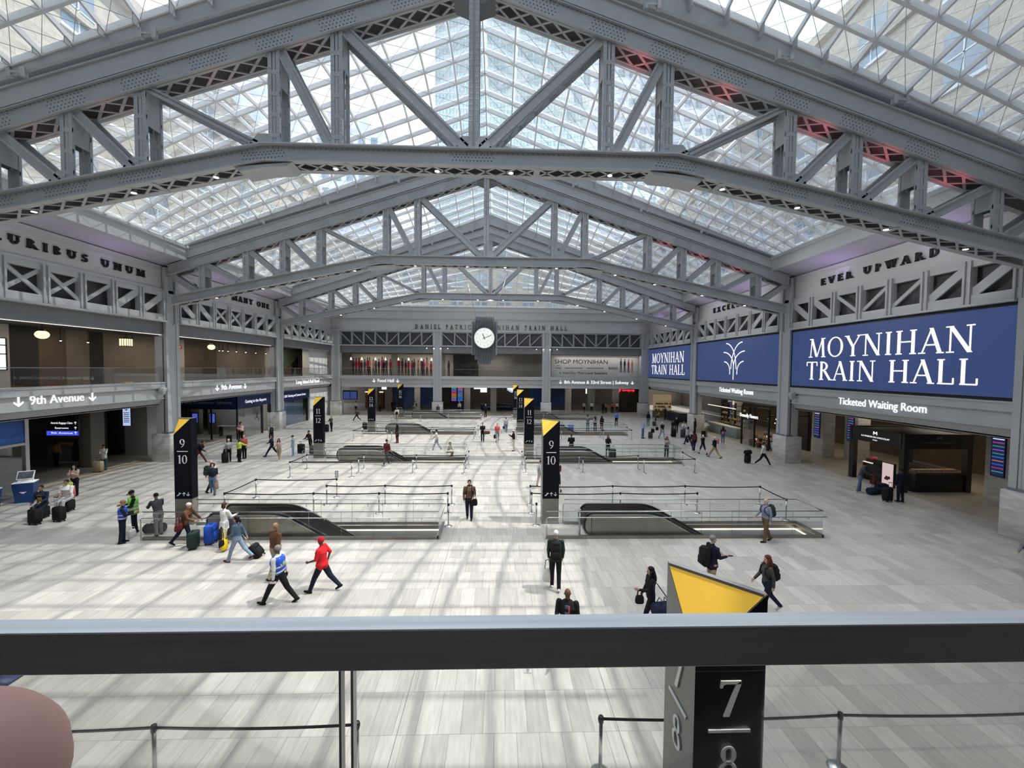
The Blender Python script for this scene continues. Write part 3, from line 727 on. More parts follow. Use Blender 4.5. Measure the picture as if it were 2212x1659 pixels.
WB = brick('white_building', (0.72,0.74,0.77), (0.78,0.79,0.8), (0.6,0.62,0.64), 3.0, 3.6, 0.05, 0.8, 0.5, (0,0,0), 'xz')
b = thing('office_block', 'pale grey block with window grid right of the teal tower', 'building', (50,130,0))
m = MB(); m.box(29.5,66,118,140,0,93); link('wall', m, WB, b)
f = MB(); p = MB(); facade_windows(f, p, 'y', 30, 65, 11, 30, 92, 16, 1.9, 2.2, 118, -1); link('window_frames', f, WHITEP, b); link('window_panes', p, WINB, b)
b = thing('penthouse', 'small white rooftop block left of the teal tower', 'building', (-33,100,0))
m = MB(); m.box(-40,-25.5,95,105,0,60); link('wall', m, WB, b); m = MB(); m.box(-38.5,-30,97,104,60,65); link('plant_room', m, WB, b)
f = MB(); p = MB(); facade_windows(f, p, 'y', -39.5, -26, 5, 44, 59, 4, 1.5, 2.2, 95, -1); link('window_panes', p, WINB, b)
b = thing('roof_pavilion', 'white glazed rooftop pavilion above the far stone wall', 'building', (-6,84,0))
m = MB(); m.box(-22,20,80,90,20,33); link('wall', m, WB, b)
b = thing('office_tower', 'added grey tower that shades the right floor, set back behind the stone building', 'tower', (60,12,0))  # added tower, placed and sized to shade the right part of the floor
m = MB(); m.box(46,70,-32,54,0,79.5); link('curtain_wall', m, WB, b)
# ------------------------------------------------------------------ lettering
def glyphs(T, t, slab=0.05):
    V = lambda x, w=None, y0=0, y1=1: ('L', x, y0, x, y1, T if w is None else w)
    Lr = lambda a, b, c, d, w: ('L', a, b, c, d, w)
    A = lambda cx, cy, rx, ry, a0, a1: ('A', cx, cy, rx, ry, a0, a1)
    H = lambda y, x0, x1, w=None: ('H', x0, x1, y, t if w is None else w)
    S = lambda *p: [('S', x, y) for x, y in p]
    G = {}
    G['A'] = (.84, [Lr(.43,1,.09,0,t), Lr(.41,1,.74,0,T), H(.34,.2,.62)] + S((.09,0),(.74,0)))
    G['B'] = (.72, [V(.18), A(.2,.745,.34,.255,-90,90), A(.2,.26,.4,.26,-90,90), H(.97,.1,.25), H(.03,.1,.25), H(.51,.18,.3)])
    G['C'] = (.84, [A(.47,.5,.42,.5,42,318), Lr(.78,.96,.78,.72,t), Lr(.78,.28,.78,.08,t)])
    G['D'] = (.9, [V(.18), A(.22,.5,.58,.5,-90,90), H(.97,.08,.3), H(.03,.08,.3)])
    G['E'] = (.68, [V(.18), H(.975,.08,.6), H(.025,.08,.63), H(.52,.18,.5), Lr(.59,.98,.59,.78,t), Lr(.62,.02,.62,.24,t), Lr(.5,.42,.5,.62,t)])
    G['F'] = (.62, [V(.18), H(.975,.08,.58), H(.5,.18,.46), Lr(.57,.98,.57,.78,t)] + S((.18,0)))
    G['H'] = (.94, [V(.19), V(.75), H(.52,.19,.75)] + S((.19,0),(.19,1),(.75,0),(.75,1)))
    G['I'] = (.40, [V(.2)] + S((.2,0),(.2,1)))
    G['K'] = (.84, [V(.18), Lr(.2,.42,.68,1,t), Lr(.32,.58,.74,0,T)] + S((.18,0),(.18,1),(.7,1),(.74,0)))
    G['L'] = (.68, [V(.18), H(.025,.08,.62), Lr(.61,.02,.61,.26,t)] + S((.18,1)))
    G['M'] = (1.1, [Lr(.2,1,.13,0,t), Lr(.2,1,.53,.03,T), Lr(.88,1,.55,.03,t), Lr(.88,1,.96,0,T)] + S((.13,0),(.96,0),(.17,1),(.92,1)))
    G['N'] = (.96, [V(.17,t), Lr(.17,1,.79,0,T), V(.79,t)] + S((.17,0),(.14,1),(.79,1)))
    G['O'] = (1.0, [A(.5,.5,.45,.51,0,360)])
    G['P'] = (.68, [V(.18), A(.2,.72,.4,.28,-90,90), H(.97,.08,.25)] + S((.18,0)))
    G['R'] = (.82, [V(.18), A(.2,.74,.38,.26,-90,90), H(.97,.08,.25), Lr(.38,.5,.74,0,T)] + S((.18,0),(.76,0)))
    G['S'] = (.64, [A(.32,.745,.23,.255,30,235), A(.32,.26,.26,.26,-150,60), Lr(.2,.6,.46,.42,T), Lr(.54,.96,.54,.76,t), Lr(.08,.24,.08,.05,t)])
    G['T'] = (.80, [V(.4), H(.975,.05,.75), Lr(.06,.98,.06,.76,t), Lr(.74,.98,.74,.76,t)] + S((.4,0)))
    G['U'] = (.92, [V(.19,T,.33,1), A(.465,.34,.275,.34,180,360), V(.74,t,.33,1)] + S((.19,1),(.74,1)))
    G['V'] = (.84, [Lr(.1,1,.44,0,T), Lr(.76,1,.44,0,t)] + S((.1,1),(.76,1)))
    G['W'] = (1.16, [Lr(.1,1,.37,0,T), Lr(.6,1,.37,0,t), Lr(.58,1,.84,0,T), Lr(1.07,1,.84,0,t)] + S((.1,1),(.58,1),(1.07,1)))
    G['X'] = (.84, [Lr(.12,1,.74,0,T), Lr(.72,1,.1,0,t)] + S((.12,1),(.72,1),(.1,0),(.74,0)))
    G['Y'] = (.84, [Lr(.1,1,.42,.46,T), Lr(.76,1,.44,.46,t), V(.43,T,0,.48)] + S((.1,1),(.76,1),(.43,0)))
    G['0'] = (.70, [A(.35,.5,.29,.51,0,360)])
    G['1'] = (.46, [V(.25), Lr(.07,.84,.22,.97,t)] + S((.25,0)))
    G['2'] = (.64, [A(.31,.71,.24,.29,-35,165), Lr(.5,.54,.08,.03,t*1.6), H(.045,.06,.58,T*.7)])
    G['3'] = (.62, [A(.28,.75,.23,.25,-80,150), A(.27,.27,.28,.27,-150,85)])
    G['4'] = (.66, [V(.46), Lr(.46,1,.05,.32,t), H(.28,.04,.64,t*1.2)] + S((.46,0)))
    G['5'] = (.62, [H(.95,.15,.55,T*.7), Lr(.14,.97,.12,.52,t), A(.27,.32,.29,.32,-150,110)])
    G['6'] = (.66, [A(.34,.31,.27,.31,0,360), A(.62,.36,.55,.62,108,180)])
    G['7'] = (.64, [('P',[(.03,.80),(.09,.80),(.13,.89),(.20,.91),(.60,.91),(.61,1),(.05,1)]), ('P',[(.14,0),(.30,0),(.61,.92),(.61,1),(.48,.92)])])
    G['8'] = (.66, [A(.33,.75,.22,.25,0,360), A(.33,.27,.27,.27,0,360)])
    G['9'] = (.66, [A(.32,.69,.27,.31,0,360), A(.04,.64,.55,.62,-72,0)])
    G['-'] = (.4, [H(.5,.05,.35,T)])
    G[' '] = (.42, [])
    G['&'] = G['8']
    return G
SERIF = glyphs(.135, .058); BOLD = glyphs(.23, .12); THIN = glyphs(.12, .075)
def letters(mb, text, O, Rv, Uv, h, depth, G=SERIF, sx=1.0, track=0.06, centre=True, m=0):
    """extruded capitals of height h; O = baseline start (or centre); Rv, Uv = reading and up directions"""
    O = Vector(O); Rv = nrm(Rv); Uv = nrm(Uv); N = Rv.cross(Uv)
    T = .19 if G is BOLD else .13; t = .1 if G is BOLD else .058
    wid = sum((G[c][0]+track)*sx for c in text)*h
    x0 = -wid/2 if centre else 0.0
    def pr(poly):
        P = [O + Rv*(x0+px*h*sx) + Uv*(py*h) for px, py in poly]
        mb.prism(P, N*depth, m)
    for c in text:
        w, st = G[c]
        for s in st:
            if s[0] == 'L':
                _, xa, ya_, xb, yb_, wd = s; hw = wd/2/ sx if sx > 1.3 else wd/2
                if ya_ > yb_: xa, ya_, xb, yb_ = xb, yb_, xa, ya_
                k = math.hypot(xb-xa, yb_-ya_)/max(.2, abs(yb_-ya_)); hw *= min(k, 1.5)
                pr([(xa-hw,ya_),(xa+hw,ya_),(xb+hw,yb_),(xb-hw,yb_)])
            elif s[0] == 'P': pr(s[1])
            elif s[0] == 'H':
                _, xa, xb, y, wd = s; y = min(max(y, wd/2), 1-wd/2); pr([(xa,y-wd/2),(xb,y-wd/2),(xb,y+wd/2),(xa,y+wd/2)])
            elif s[0] == 'S':
                _, x, y = s; sw = .13 + (.05 if G is BOLD else 0); sh = .05 if G is not BOLD else .09; y = min(max(y, sh/2), 1-sh/2)
                pr([(x-sw,y-sh/2),(x+sw,y-sh/2),(x+sw,y+sh/2),(x-sw,y+sh/2)])
            else:
                _, cx, cy, rx, ry, a0, a1 = s; n = max(4, int(abs(a1-a0)/18)); th_ = st and None
                TT, tt = (.22,.11) if G is BOLD else ((.12,.075) if G is THIN else (.135,.058))
                for i in range(n):
                    q = []
                    for a in (a0+(a1-a0)*i/n, a0+(a1-a0)*(i+1)/n):
                        ca, sa = math.cos(R(a)), math.sin(R(a)); wd = tt+(TT-tt)*ca*ca
                        q.append(((cx+rx*ca, cy+ry*sa), (cx+(rx-wd)*ca, cy+(ry-min(wd,tt*1.3))*sa)))
                    pr([q[0][1], q[0][0], q[1][0], q[1][1]])
        x0 += (w+track)*sx*h
    return wid
_font = {}
def sans(mb, text, O, Rv, Uv, h, depth=0.0, width=None, centre=True, m=0, bold=0.0):
    """sans lettering from the built-in typeface; h = cap height"""
    key = (text, bold)
    if key not in _font:
        cu = bpy.data.curves.new('lettering_curve', 'FONT'); cu.body = text; cu.size = 1.0; cu.extrude = 0.5; cu.offset = bold; cu.resolution_u = 3
        o = bpy.data.objects.new('lettering_curve', cu); COL.objects.link(o)
        dg = bpy.context.evaluated_depsgraph_get(); me = bpy.data.meshes.new_from_object(o.evaluated_get(dg))
        _font[key] = ([v.co.copy() for v in me.vertices], [tuple(p.vertices) for p in me.polygons])
        bpy.data.objects.remove(o); bpy.data.meshes.remove(me); bpy.data.curves.remove(cu)
    vs, fs = _font[key]
    if not vs: return 0
    O = Vector(O); Rv = nrm(Rv); Uv = nrm(Uv); N = Rv.cross(Uv)
    cap = 0.70; k = h/cap; lo = min(v.x for v in vs); hi = max(v.x for v in vs)
    kx = k if width is None else width/(hi-lo)
    off = -(lo+hi)/2*kx if centre else -lo*kx
    mb.add([O + Rv*(v.x*kx+off) + Uv*(v.y*k) + N*((v.z+.5)*max(depth,.002)) for v in vs], fs, m)
    return (hi-lo)*kx
def arrow(mb, O, Rv, Uv, h, depth, up_=False, m=0):
    O = Vector(O); Rv = nrm(Rv); Uv = nrm(Uv); N = Rv.cross(Uv); s = 1 if up_ else -1
    w = .075*h*2
    def P(l): mb.prism([O+Rv*(x*h)+Uv*((.5+s*(y-.5))*h) for x, y in (l if up_ else l[::-1])], N*depth, m)
    P([(-.07,0),(.07,0),(.07,.95),(-.07,.95)])
    for q in (-1, 1): P([(q*.4,.50),(q*.4,.68),(0,1.04),(0,.84)] if q > 0 else [(-.4,.68),(-.4,.50),(0,.84),(0,1.04)])

# ---- friezes
def spaced_letters(text, O, Rv, h, G, sx, tr, mm, label):
    t = thing('frieze_lettering', label, 'lettering', O, group='raised capitals on the friezes'); O = Vector(O); Rv = nrm(Rv)
    wid = sum((G[c][0]+tr)*sx for c in text)*h; x = -wid/2
    for c in text:
        w = (G[c][0]+tr)*sx*h
        if c != ' ': m = MB(); letters(m, c, O+Rv*x, Rv, (0,0,1), h, .10, G, sx, 0, False); link('letter', m, mm, t)
        x += w
def frieze(text, s, yc, label, width, h=.45, sx=1.25):
    w0 = sum(BOLD[c][0] for c in text)*sx*h; tr = (width-w0)/(len(text)*sx*h)
    spaced_letters(text, (s*(WX+.46), yc, 12.83 if s > 0 else 12.88), (0,-s,0), h, BOLD, sx, tr, BLETTER, label)
frieze('EVER UPWARD', 1, 23.85, 'black raised capitals reading EVER UPWARD on the right frieze', 7.9)
frieze('EXCELSIOR', 1, 38.3, 'black raised capitals starting EXCELSI, half hidden behind the second truss', 7.4, .5)
frieze('E PLURIBUS UNUM', -1, 23.9, 'black raised capitals reading PLURIBUS UNUM on the left frieze', 10.6)
frieze('OUT OF MANY ONE', -1, 38.7, 'black raised capitals ending MANY ONE on the left frieze', 11.0, .5)
DPM = 'DANIEL PATRICK MOYNIHAN TRAIN HALL'
spaced_letters(DPM, (0,FARY-.02,12.52), (1,0,0), .64, THIN, .80, (22.2-sum(THIN[c][0] for c in DPM)*.8*.64)/(34*.8*.64), mat('dark_grey_letter', (0.05,0.055,0.065), .5), 'thin dark capitals naming the train hall on the far wall frieze')
# ---- beam signs
def beamsign(text, s, yc, width, label, arrows=False, h=.46):
    m = MB(); x = s*(WX+.42); Rv = (0,-s,0)
    z = 4.86
    w = sans(m, text, (x,yc,z), Rv, (0,0,1), h, .04, width)
    if arrows:
        for q in (-1, 1): arrow(m, (x, yc-s*q*(w/2+.5), z-.05), Rv, (0,0,1), h*1.1, .04)
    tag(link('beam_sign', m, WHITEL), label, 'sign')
beamsign('9th Avenue', -1, 23.2, 2.75, 'white raised 9th Avenue letters with two arrows, larger left one', True)
beamsign('9th Avenue', -1, 37.8, 2.85, 'white raised 9th Avenue letters with two arrows, above the ticketing glass', True)
beamsign('Long Island Rail Road', -1, 52.7, 6.2, 'white raised railroad-name letters without arrows, third bay of the left beam')
beamsign('Ticketed Waiting Room', 1, 23.2, 5.5, 'white raised Ticketed Waiting Room letters above the chocolate kiosk')
beamsign('Ticketed Waiting Room', 1, 37.7, 5.5, 'white raised Ticketed Waiting Room letters above the flower shop')
def farsign(text, xc, w, label):
    m = MB(); ww = sans(m, text, (xc,FARY-.02,4.82), (1,0,0), (0,0,1), .46, .04, w)
    for q in (-1, 1): arrow(m, (xc+q*(ww/2+.55),FARY-.02,4.78), (1,0,0), (0,0,1), .5, .04)
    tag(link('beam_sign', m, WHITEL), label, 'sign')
farsign('Food Hall', -15.3, 2.3, 'white raised Food Hall letters with arrows on the far wall')
farsign('8th Avenue & 33rd Street | Subway', 15.3, 9.5, 'white raised 8th Avenue and Subway letters on the far wall')
# ---- blue screens
SCRB = mat('screen_blue', (0.02,0.03,0.08), 0.5, 0, 0.05, 30, emit=(0.032,0.055,0.155), es=.52)
SCRL = glow('screen_white', (1,0.98,1.0), 0.62)
def screen(k, label):
    y0, y1 = CY[k]+.72, CY[k+1]-.72; x = WX+.30
    t = thing('video_screen', label, 'screen', (x+.1,(y0+y1)/2,5.85), group='blue video screens along the upper right wall')
    m = MB(); m.box(x+.02,x+.25,y0-.12,y1+.12,5.76,9.98); link('frame', m, BLACK, t)
    m = MB(); m.box(x-.01,x+.02,y0,y1,5.9,9.86); link('display', m, SCRB, t)
    return t, x-.012, (y0+y1)/2
for k, lab in ((1,'largest blue screen with the white two-line hall name, nearest on the right'), (3,'smallest-looking blue screen with the white hall name, by the far right corner')):
    t, x, yc = screen(k, lab); yc -= (.15 if k == 1 else -.2)
    m = MB()
    w = letters(MB(), 'MOYNIHAN', (x,yc,0), (0,-1,0), (0,0,1), 1.3, .01); letters(m, 'MOYNIHAN', (x,yc,7.92), (0,-1,0), (0,0,1), 1.3, .012, SERIF, 10.3/w)
    w = letters(MB(), 'TRAIN HALL', (x,yc,0), (0,-1,0), (0,0,1), 1.25, .01); letters(m, 'TRAIN HALL', (x,yc,6.38), (0,-1,0), (0,0,1), 1.25, .012, SERIF, 10.7/w)
    link('lettering', m, SCRL, t)
t, x, yc = screen(2, 'blue screen showing a white branching fountain-like emblem'); m = MB()
def arc(mb, pts, w=.05):
    P = [Vector((x-.012, 37.85-u, 7.85+v)) for u, v in pts]
    for i in range(len(P)-1): mb.bar(P[i], P[i+1], .012, w*2, Vector((1,0,0)).cross(P[i+1]-P[i]))
arc(m, [(0,-1.75),(0,-.3)])
for q in (-1, 1):
    for (x0, y0, dx, dy) in ((-.42,-.75,1.75,2.45),(0,-.55,1.72,1.42),(.58,-1.0,1.0,.95)):
        arc(m, [(q*(x0+dx*(1-math.cos(a))), y0+dy*math.sin(a)) for a in [PI/2*i/12 for i in range(13)]])
    arc(m, [(q*.58,-1.25),(q*.58,-.98)])
link('emblem', m, SCRL, t)

# ------------------------------------------------------------------ track totems
def esc_icon(mb, O, Rv, Uv, h, depth):
    O = Vector(O); Rv = nrm(Rv); Uv = nrm(Uv); N = Rv.cross(Uv)
    def P(l): mb.prism([O+Rv*(a*h)+Uv*(b*h) for a, b in l], N*depth)
    P([(-.6,.0),(-.3,.0),(.45,.72),(.6,.72),(.6,.95),(.32,.95),(-.42,.24),(-.6,.24)]); P([(.0,.75),(.12,.75),(.12,1.08),(.0,1.08)])
def totem(n1, n2, x0, y, label, side=False, flat=False):
    w, d, H, cut = .74, (.36 if flat else .74), 4.66, .71
    t = local('track_totem', label, 'totem', (x0+w/2, y+d/2, 0), 0, 'track number totems by the escalators')
    hw, hd = w/2, d/2
    m = MB(); m.box(-hw,hw,-hd,hd,.06,1.14); link('base', m, DKSTEEL, t, label='brushed steel base')
    m = MB(); m.box(-hw-.02,hw+.02,-hd-.02,hd+.02,0,.06); link('foot_plate', m, STEELD, t)
    # body: box whose front left top corner is sliced off
    A = (hw,-hd,H); B = (-hw,-hd,H-cut); C_ = (-hw,hd,H); E_ = (hw,hd,H if flat else H-cut)
    m = MB(); b = [(-hw,-hd,1.14),(hw,-hd,1.14),(hw,hd,1.14),(-hw,hd,1.14)]; q = b+[A,B,C_,E_]
    m.add(q, [(0,1,4,5),(1,2,7,4)], 0); m.add(q, [(2,3,6,7),(3,0,5,6),(3,2,1,0),(4,6,5),(4,7,6)], 1)
    link('panel', m, [CHAR, TOTG], t)
    for F3 in ((A,C_,B),) if flat else ((A,C_,B),(A,E_,C_)):
        P3 = [Vector(p) for p in F3]; n3 = (P3[1]-P3[0]).cross(P3[2]-P3[0]).normalized(); c3 = (P3[0]+P3[1]+P3[2])/3
        m = MB(); m.prism([p+(c3-p)*.03+n3*.004 for p in P3], n3*.006); link('yellow_facet', m, YELLOW, t, label='yellow triangular top facet')
    m = MB(); m.bar(Vector(A)+Vector((-.02,.02,-.012)), Vector(C_)+Vector((.02,-.02,-.012)), .07, .03); link('ridge_cap', m, STEELD, t)
    m = MB(); yf = -hd-.004
    letters(m, n1, (0,yf,3.38), (1,0,0), (0,0,1), .38, .014, SERIF, 1.0, .0)
    m.box(-.22,.22,yf-.014,yf,3.21,3.24)
    letters(m, n2, (0,yf,2.69), (1,0,0), (0,0,1), .37, .014, SERIF, 1.0, .0)
    esc_icon(m, (-.18,yf,1.27), (1,0,0), (0,0,1), .14, .012); arrow(m, (.03,yf,1.27), (1,0,0), (0,0,1), .16, .012, True); arrow(m, (.21,yf,1.27), (1,0,0), (0,0,1), .16, .012)
    link('numerals', m, WHITEX, t)
    [link('seam', MB().box(-hw+.002,hw-.002,yf,-hd+.003,q,q+.007), BLACK, t) for q in (3.85,2.35)]
    if side:
        m = MB(); xs_ = -hw-.004
        Rv = Vector((0,-.64,.0)); 
        letters(m, n1, (xs_,0,3.38), (0,-1,0), (0,0,1), .38, .014, SERIF, 1.0, .0); m.box(xs_-.014,xs_,-.22,.22,3.21,3.24); letters(m, n2, (xs_,0,2.69), (0,-1,0), (0,0,1), .37, .014, SERIF, 1.0, .0)
        link('side_numerals', m, WHITEX, t)
    return t
for i, (a, b) in enumerate((('9','10'),('11','12'),('13','14'),('15','16'))):
    y = ROWS[i]+1.58
    totem(a, b, -13.06, y, 'dark totem with yellow top, %s of the left row, numbered %s over %s' % (ORD[i], a, b), flat=True)
    totem(a, b, 3.0, y, 'dark totem with yellow top, %s of the central row, numbered %s over %s' % (ORD[i], a, b))
totem('7', '8', 3.06, 4.07, 'dark totem numbered 7 over 8, close behind the metal handrail', True)

# ------------------------------------------------------------------ escalators and their glass enclosures
def enclosure(s, ri, label):
    x0, x1 = EX[s]; y0 = ROWS[ri]; y1 = y0+1.55; xf = x0+.98
    t = thing('glass_balustrade', label, 'balustrade', ((x0+x1)/2,(y0+y1)/2,0), group='glass balustrades round the escalator openings')
    m = MB(); m.box(x0,x1,y0-.05,y0+.05,0,.11); m.box(xf,x1,y1-.05,y1+.05,0,.11); m.box(x1-.05,x1+.05,y0-.05,y1+.05,0,.11); link('curb', m, DKSTEEL, t)
    H = 1.12; n = 9
    near = [x0+.02+(x1-x0-.04)*i/n for i in range(n+1)]; far = [xf+(x1-xf)*i/(n-1) for i in range(n)]
    for a, b in zip(near[:-1], near[1:]):
        m = MB(); m.box(a+.006,b-.006,y0-.007,y0+.007,.09,H-.02); link('glass_panel', m, GLR, t)
    for a, b in zip(far[:-1], far[1:]):
        m = MB(); m.box(a+.006,b-.006,y1-.007,y1+.007,.09,H-.02); link('glass_panel', m, GLR, t)
    m = MB(); m.box(x1-.007,x1+.007,y0+.02,y1-.02,.09,H-.02); link('glass_panel', m, GLR, t)
    m = MB()
    for q in near[1:-1]: m.box(q-.004,q+.004,y0-.009,y0+.009,.1,H-.03)
    for q in far[1:-1]: m.box(q-.004,q+.004,y1-.009,y1+.009,.1,H-.03)
    link('panel_joints', m, STEELD, t)
    m = MB(); m.tube([(x0,y0,H),(x1,y0,H),(x1,y1,H),(xf,y1,H)],.021,8); link('top_rail', m, SATIN, t)
    m = MB(); m.tube([(x0,y0-.1,0),(x0,y0-.1,.86),(x0+.06,y0-.1,.90),(x1+.09,y0-.1,.90),(x1+.1,y0-.06,.90),(x1+.1,y1+.1,.90),(xf,y1+.1,.90),(xf-.03,y1+.1,.85),(xf-.03,y1+.1,.0)],.02,8); link('handrail', m, SATIN, t)
    m = MB()
    for i in range(n): 
        q = (near[i]+near[i+1])/2; m.tube([(q,y0,.82),(q,y0-.05,.80),(q,y0-.1,.89)],.012,5)
    for i in range(n-1):
        q = (far[i]+far[i+1])/2; m.tube([(q,y1,.82),(q,y1+.05,.80),(q,y1+.1,.89)],.012,5)
    link('rail_brackets', m, SATIN, t)
    # escalator
    e = thing('escalator', label.replace('glass balustrade round the', 'dark steel descending'), 'escalator', (x0+5, (y0+y1)/2, 0), group='escalators to the tracks')
    xa = x0+(1.62 if s > 0 else 2.33); xk = xa+2.55; sl = .555; xend = x1-2.2
    H2 = 1.0
    def zt(x):
        if x < xk: return H2
        u = x-xk; k = 1.0
        return H2 - (sl*u*u/(2*k) if u < k else sl*(u-k/2))
    for (yb_, nm) in ((y0+.24, 'near'), (y1-.24, 'far')):
        top = [(xa+.28+(xend-xa-.28)*i/40) for i in range(41)]
        # outer panel (skirt) as a closed slab following the slope
        m = MB(); ring = []
        for i in range(11):
            a = R(270-180*i/10); ring.append((xa+.40+.40*math.cos(a)*1.0, .56+.40*math.sin(a)*1.0))
        for i in range(40):
            xL, xR = top[i], top[i+1]
            zb0 = max(-5.2, min(.0, zt(xL)-.95)); zb1 = max(-5.2, min(0., zt(xR)-.95))
            for yy0, yy1 in ((yb_-.05,yb_+.05),):
                P = [(xL,yy0,zb0),(xR,yy0,zb1),(xR,yy0,zt(xR)-.08),(xL,yy0,zt(xL)-.08)]
                m.prism(P, (0,yy1-yy0,0))
        c = [(xa+.30,yb_-.05,.02)]+[(xa+.30-.27*math.sin(R(180*i/10)),yb_-.05,.48-.44*math.cos(R(180*i/10))) for i in range(11)]
        m.prism(c[1:], (0,.1,0)); link('balustrade_panel', m, DKSTEEL, e)
        m = MB(); path = [(xa+.34-.34*math.sin(R(180*i/12)),yb_,.52-.46*math.cos(R(180*i/12))) for i in range(13)]+[(q,yb_,zt(q)-.02) for q in top[1:]]
        m.tube(path, .052, 8); link('handrail', m, RUBBER, e)
        m = MB()
        for i in range(40): m.bar((top[i],yb_,zt(top[i])-.09),(top[i+1],yb_,zt(top[i+1])-.09),.13,.03)
        link('handrail_guide', m, SATIN, e)
    m = MB(); m.box(xa+.1,x0+3.35,y0+.3,y1-.3,.0,.02); link('comb_plate', m, SATIN, e)
    m = MB(); xq = x0+3.4; z = -.02; i = 0
    while xq < xend:
        m.box(xq,xq+.405,y0+.3,y1-.3,z-.3,z); xq += .4; z -= (.05 if i == 0 else .2); i += 1
    st = link('steps', m, DKSTEEL, e)
    m = MB(); m.box(xa+.12,xend,y0+.28,y0+.30,-.6,.2); m.box(xa+.12,xend,y1-.30,y1-.28,-.6,.2)
    # stanchion with sensor at the mouth
    m = MB(); m.cyl(x0+1.45,y0+.35,0,.95,.035,.035,10); m.cyl(x0+1.45,y0+.35,.95,1.1,.05,.05,10); link('sensor_post', m, SATIN, e)
RN = ['9/10','11/12','13/14','15/16']
for ri in range(4):
    for s in (-1, 1): enclosure(s, ri, 'glass balustrade round the %s escalator on the %s, numbered %s' % (ORD[ri], 'left side' if s < 0 else 'right side', RN[ri]))
# ------------------------------------------------------------------ belt stanchions
ORDN = ['first','second','third','fourth','fifth','sixth']
def stanchion(x, y, to, label, group, sign=None):
    t = thing('belt_stanchion', label, 'stanchion', (x,y,0), group=group)
    m = MB(); m.lathe([(.17,0),(.17,.012),(.13,.03),(.05,.045),(.034,.05)],(x,y,0),20); link('base', m, SATIN, t)
    m = MB(); m.cyl(x,y,.045,.92,.032,.032,12); link('pole', m, SATIN, t)
    m = MB(); m.lathe([(.034,.90),(.044,.905),(.044,1.0),(.038,1.015),(.012,1.02)],(x,y,0),14); m.box(x-.05,x+.05,y-.012,y+.012,.94,.995); link('belt_cassette', m, RUBBER, t)
    if to is not None:
        x2, y2 = to; a = Vector((x,y,.965)); b = Vector((x2,y2,.965)); d = (b-a); L_ = d.length; d.normalize(); a += d*.045; b -= d*.045
        m = MB(); n = 10; sag = .012*L_
        pts = [a+(b-a)*(i/n)-Vector((0,0,sag*(1-(2*i/n-1)**2))) for i in range(n+1)]
        sd = d.cross(Vector((0,0,1)))*.004
        for i in range(n): m.bar(pts[i], pts[i+1], .008, .05)
        link('belt', m, BELT, t)
    if sign:
        m = MB(); m.box(x-.012,x+.012,y-.012,y+.012,1.0,1.1); m.box(x-.02,x+.02,y-.12,y+.12,1.05,1.42) if False else m.box(x-.09,x+.09,y-.012,y+.012,1.06,1.42); link('sign_frame', m, mat('sign_grey',(.25,.29,.33),.5), t)
        m = MB()
        for q in range(4): m.box(x-.05,x+.05,y-.016,y-.012,1.12+.07*q,1.15+.07*q)
        link('sign_bars', m, WHITEX, t)
    return t
def line(pts, desc, group, closed_first=None, sign_at=None):
    n = len(pts)
    for i, p in enumerate(pts):
        lab = ('%s post along %s' % (ORDN[i], desc)) if n > 1 else desc
        stanchion(p[0], p[1], pts[i+1] if i+1 < n else None, 'chrome belt stanchion, '+lab, group, sign=(i == sign_at))
line([(-9.4,6.78),(-4.65,6.77),(-1.32,6.76)], 'the line below the handrail, left part', 'stanchions close below the handrail')
line([(2.81,6.79),(7.02,6.78),(11.8,6.8)], 'the line below the handrail behind the totem', 'stanchions close below the handrail')
BL = 'stanchions behind the left 9/10 escalator'; BR = 'stanchions behind the right 9/10 escalator'
line([(-7.6,22.04),(-11.78,21.95),(-11.83,19.54),(-7.71,19.54),(-4.65,19.56),(-1.39,19.56)], 'the folded line behind the nearest left escalator', BL, sign_at=0)
line([(-7.62,20.81),(-4.71,20.82),(-1.35,20.83)], 'the rear line behind the nearest left escalator', BL)
stanchion(-1.16,17.94,None,'lone chrome stanchion at the right end of the nearest left balustrade', BL)
line([(2.66,20.77),(6.9,20.78),(10.68,20.79),(14.57,20.69),(14.48,18.6)], 'the long rear line behind the nearest right escalator', BR)
line([(2.63,19.56),(6.94,19.56),(10.72,19.56)], 'the front line behind the nearest right escalator', BR)
stanchion(2.72,18.02,None,'lone chrome stanchion just left of the nearest central totem', BR)
BL = 'stanchions before the second left escalator'; BR = 'stanchions before the second right escalator'
line([(-8.26,26.1),(-12.04,26.0),(-11.97,28.14),(-8.17,28.2),(-4.6,28.2),(-1.23,28.2)], 'the folded line before the second left escalator', BL)
line([(-8.16,27.12),(-4.63,27.12),(-1.25,27.12)], 'the front line before the second left escalator', BL)
stanchion(-1.12,29.51,None,'lone chrome stanchion at the right end of the second left balustrade', BL)
line([(2.86,28.3),(6.62,28.22),(10.75,28.2)], 'the rear line before the second right escalator', BR)
line([(2.85,27.2),(6.68,27.18),(10.81,27.18),(14.27,27.17),(14.45,29.43)], 'the front line before the second right escalator', BR)
stanchion(2.72,29.5,None,'lone chrome stanchion left of the second central totem', BR)
BL = 'stanchions before the third left escalator'; BR = 'stanchions before the third right escalator'
line([(-9.07,39.0),(-12.65,39.02),(-12.56,41.3),(-5.64,41.3),(-1.37,41.35)], 'the folded line before the third left escalator', BL)
line([(-9.75,40.0),(-5.56,40.05),(-1.39,40.1)], 'the front line before the third left escalator', BL)
stanchion(-1.12,42.8,None,'lone chrome stanchion at the right end of the third left balustrade', BL)
line([(2.81,41.2),(7.2,41.3),(11.39,41.4)], 'the rear line before the third right escalator', BR)
line([(2.75,40.1),(7.2,40.1),(11.32,39.95),(14.17,40.1),(14.34,42.2)], 'the front line before the third right escalator', BR)
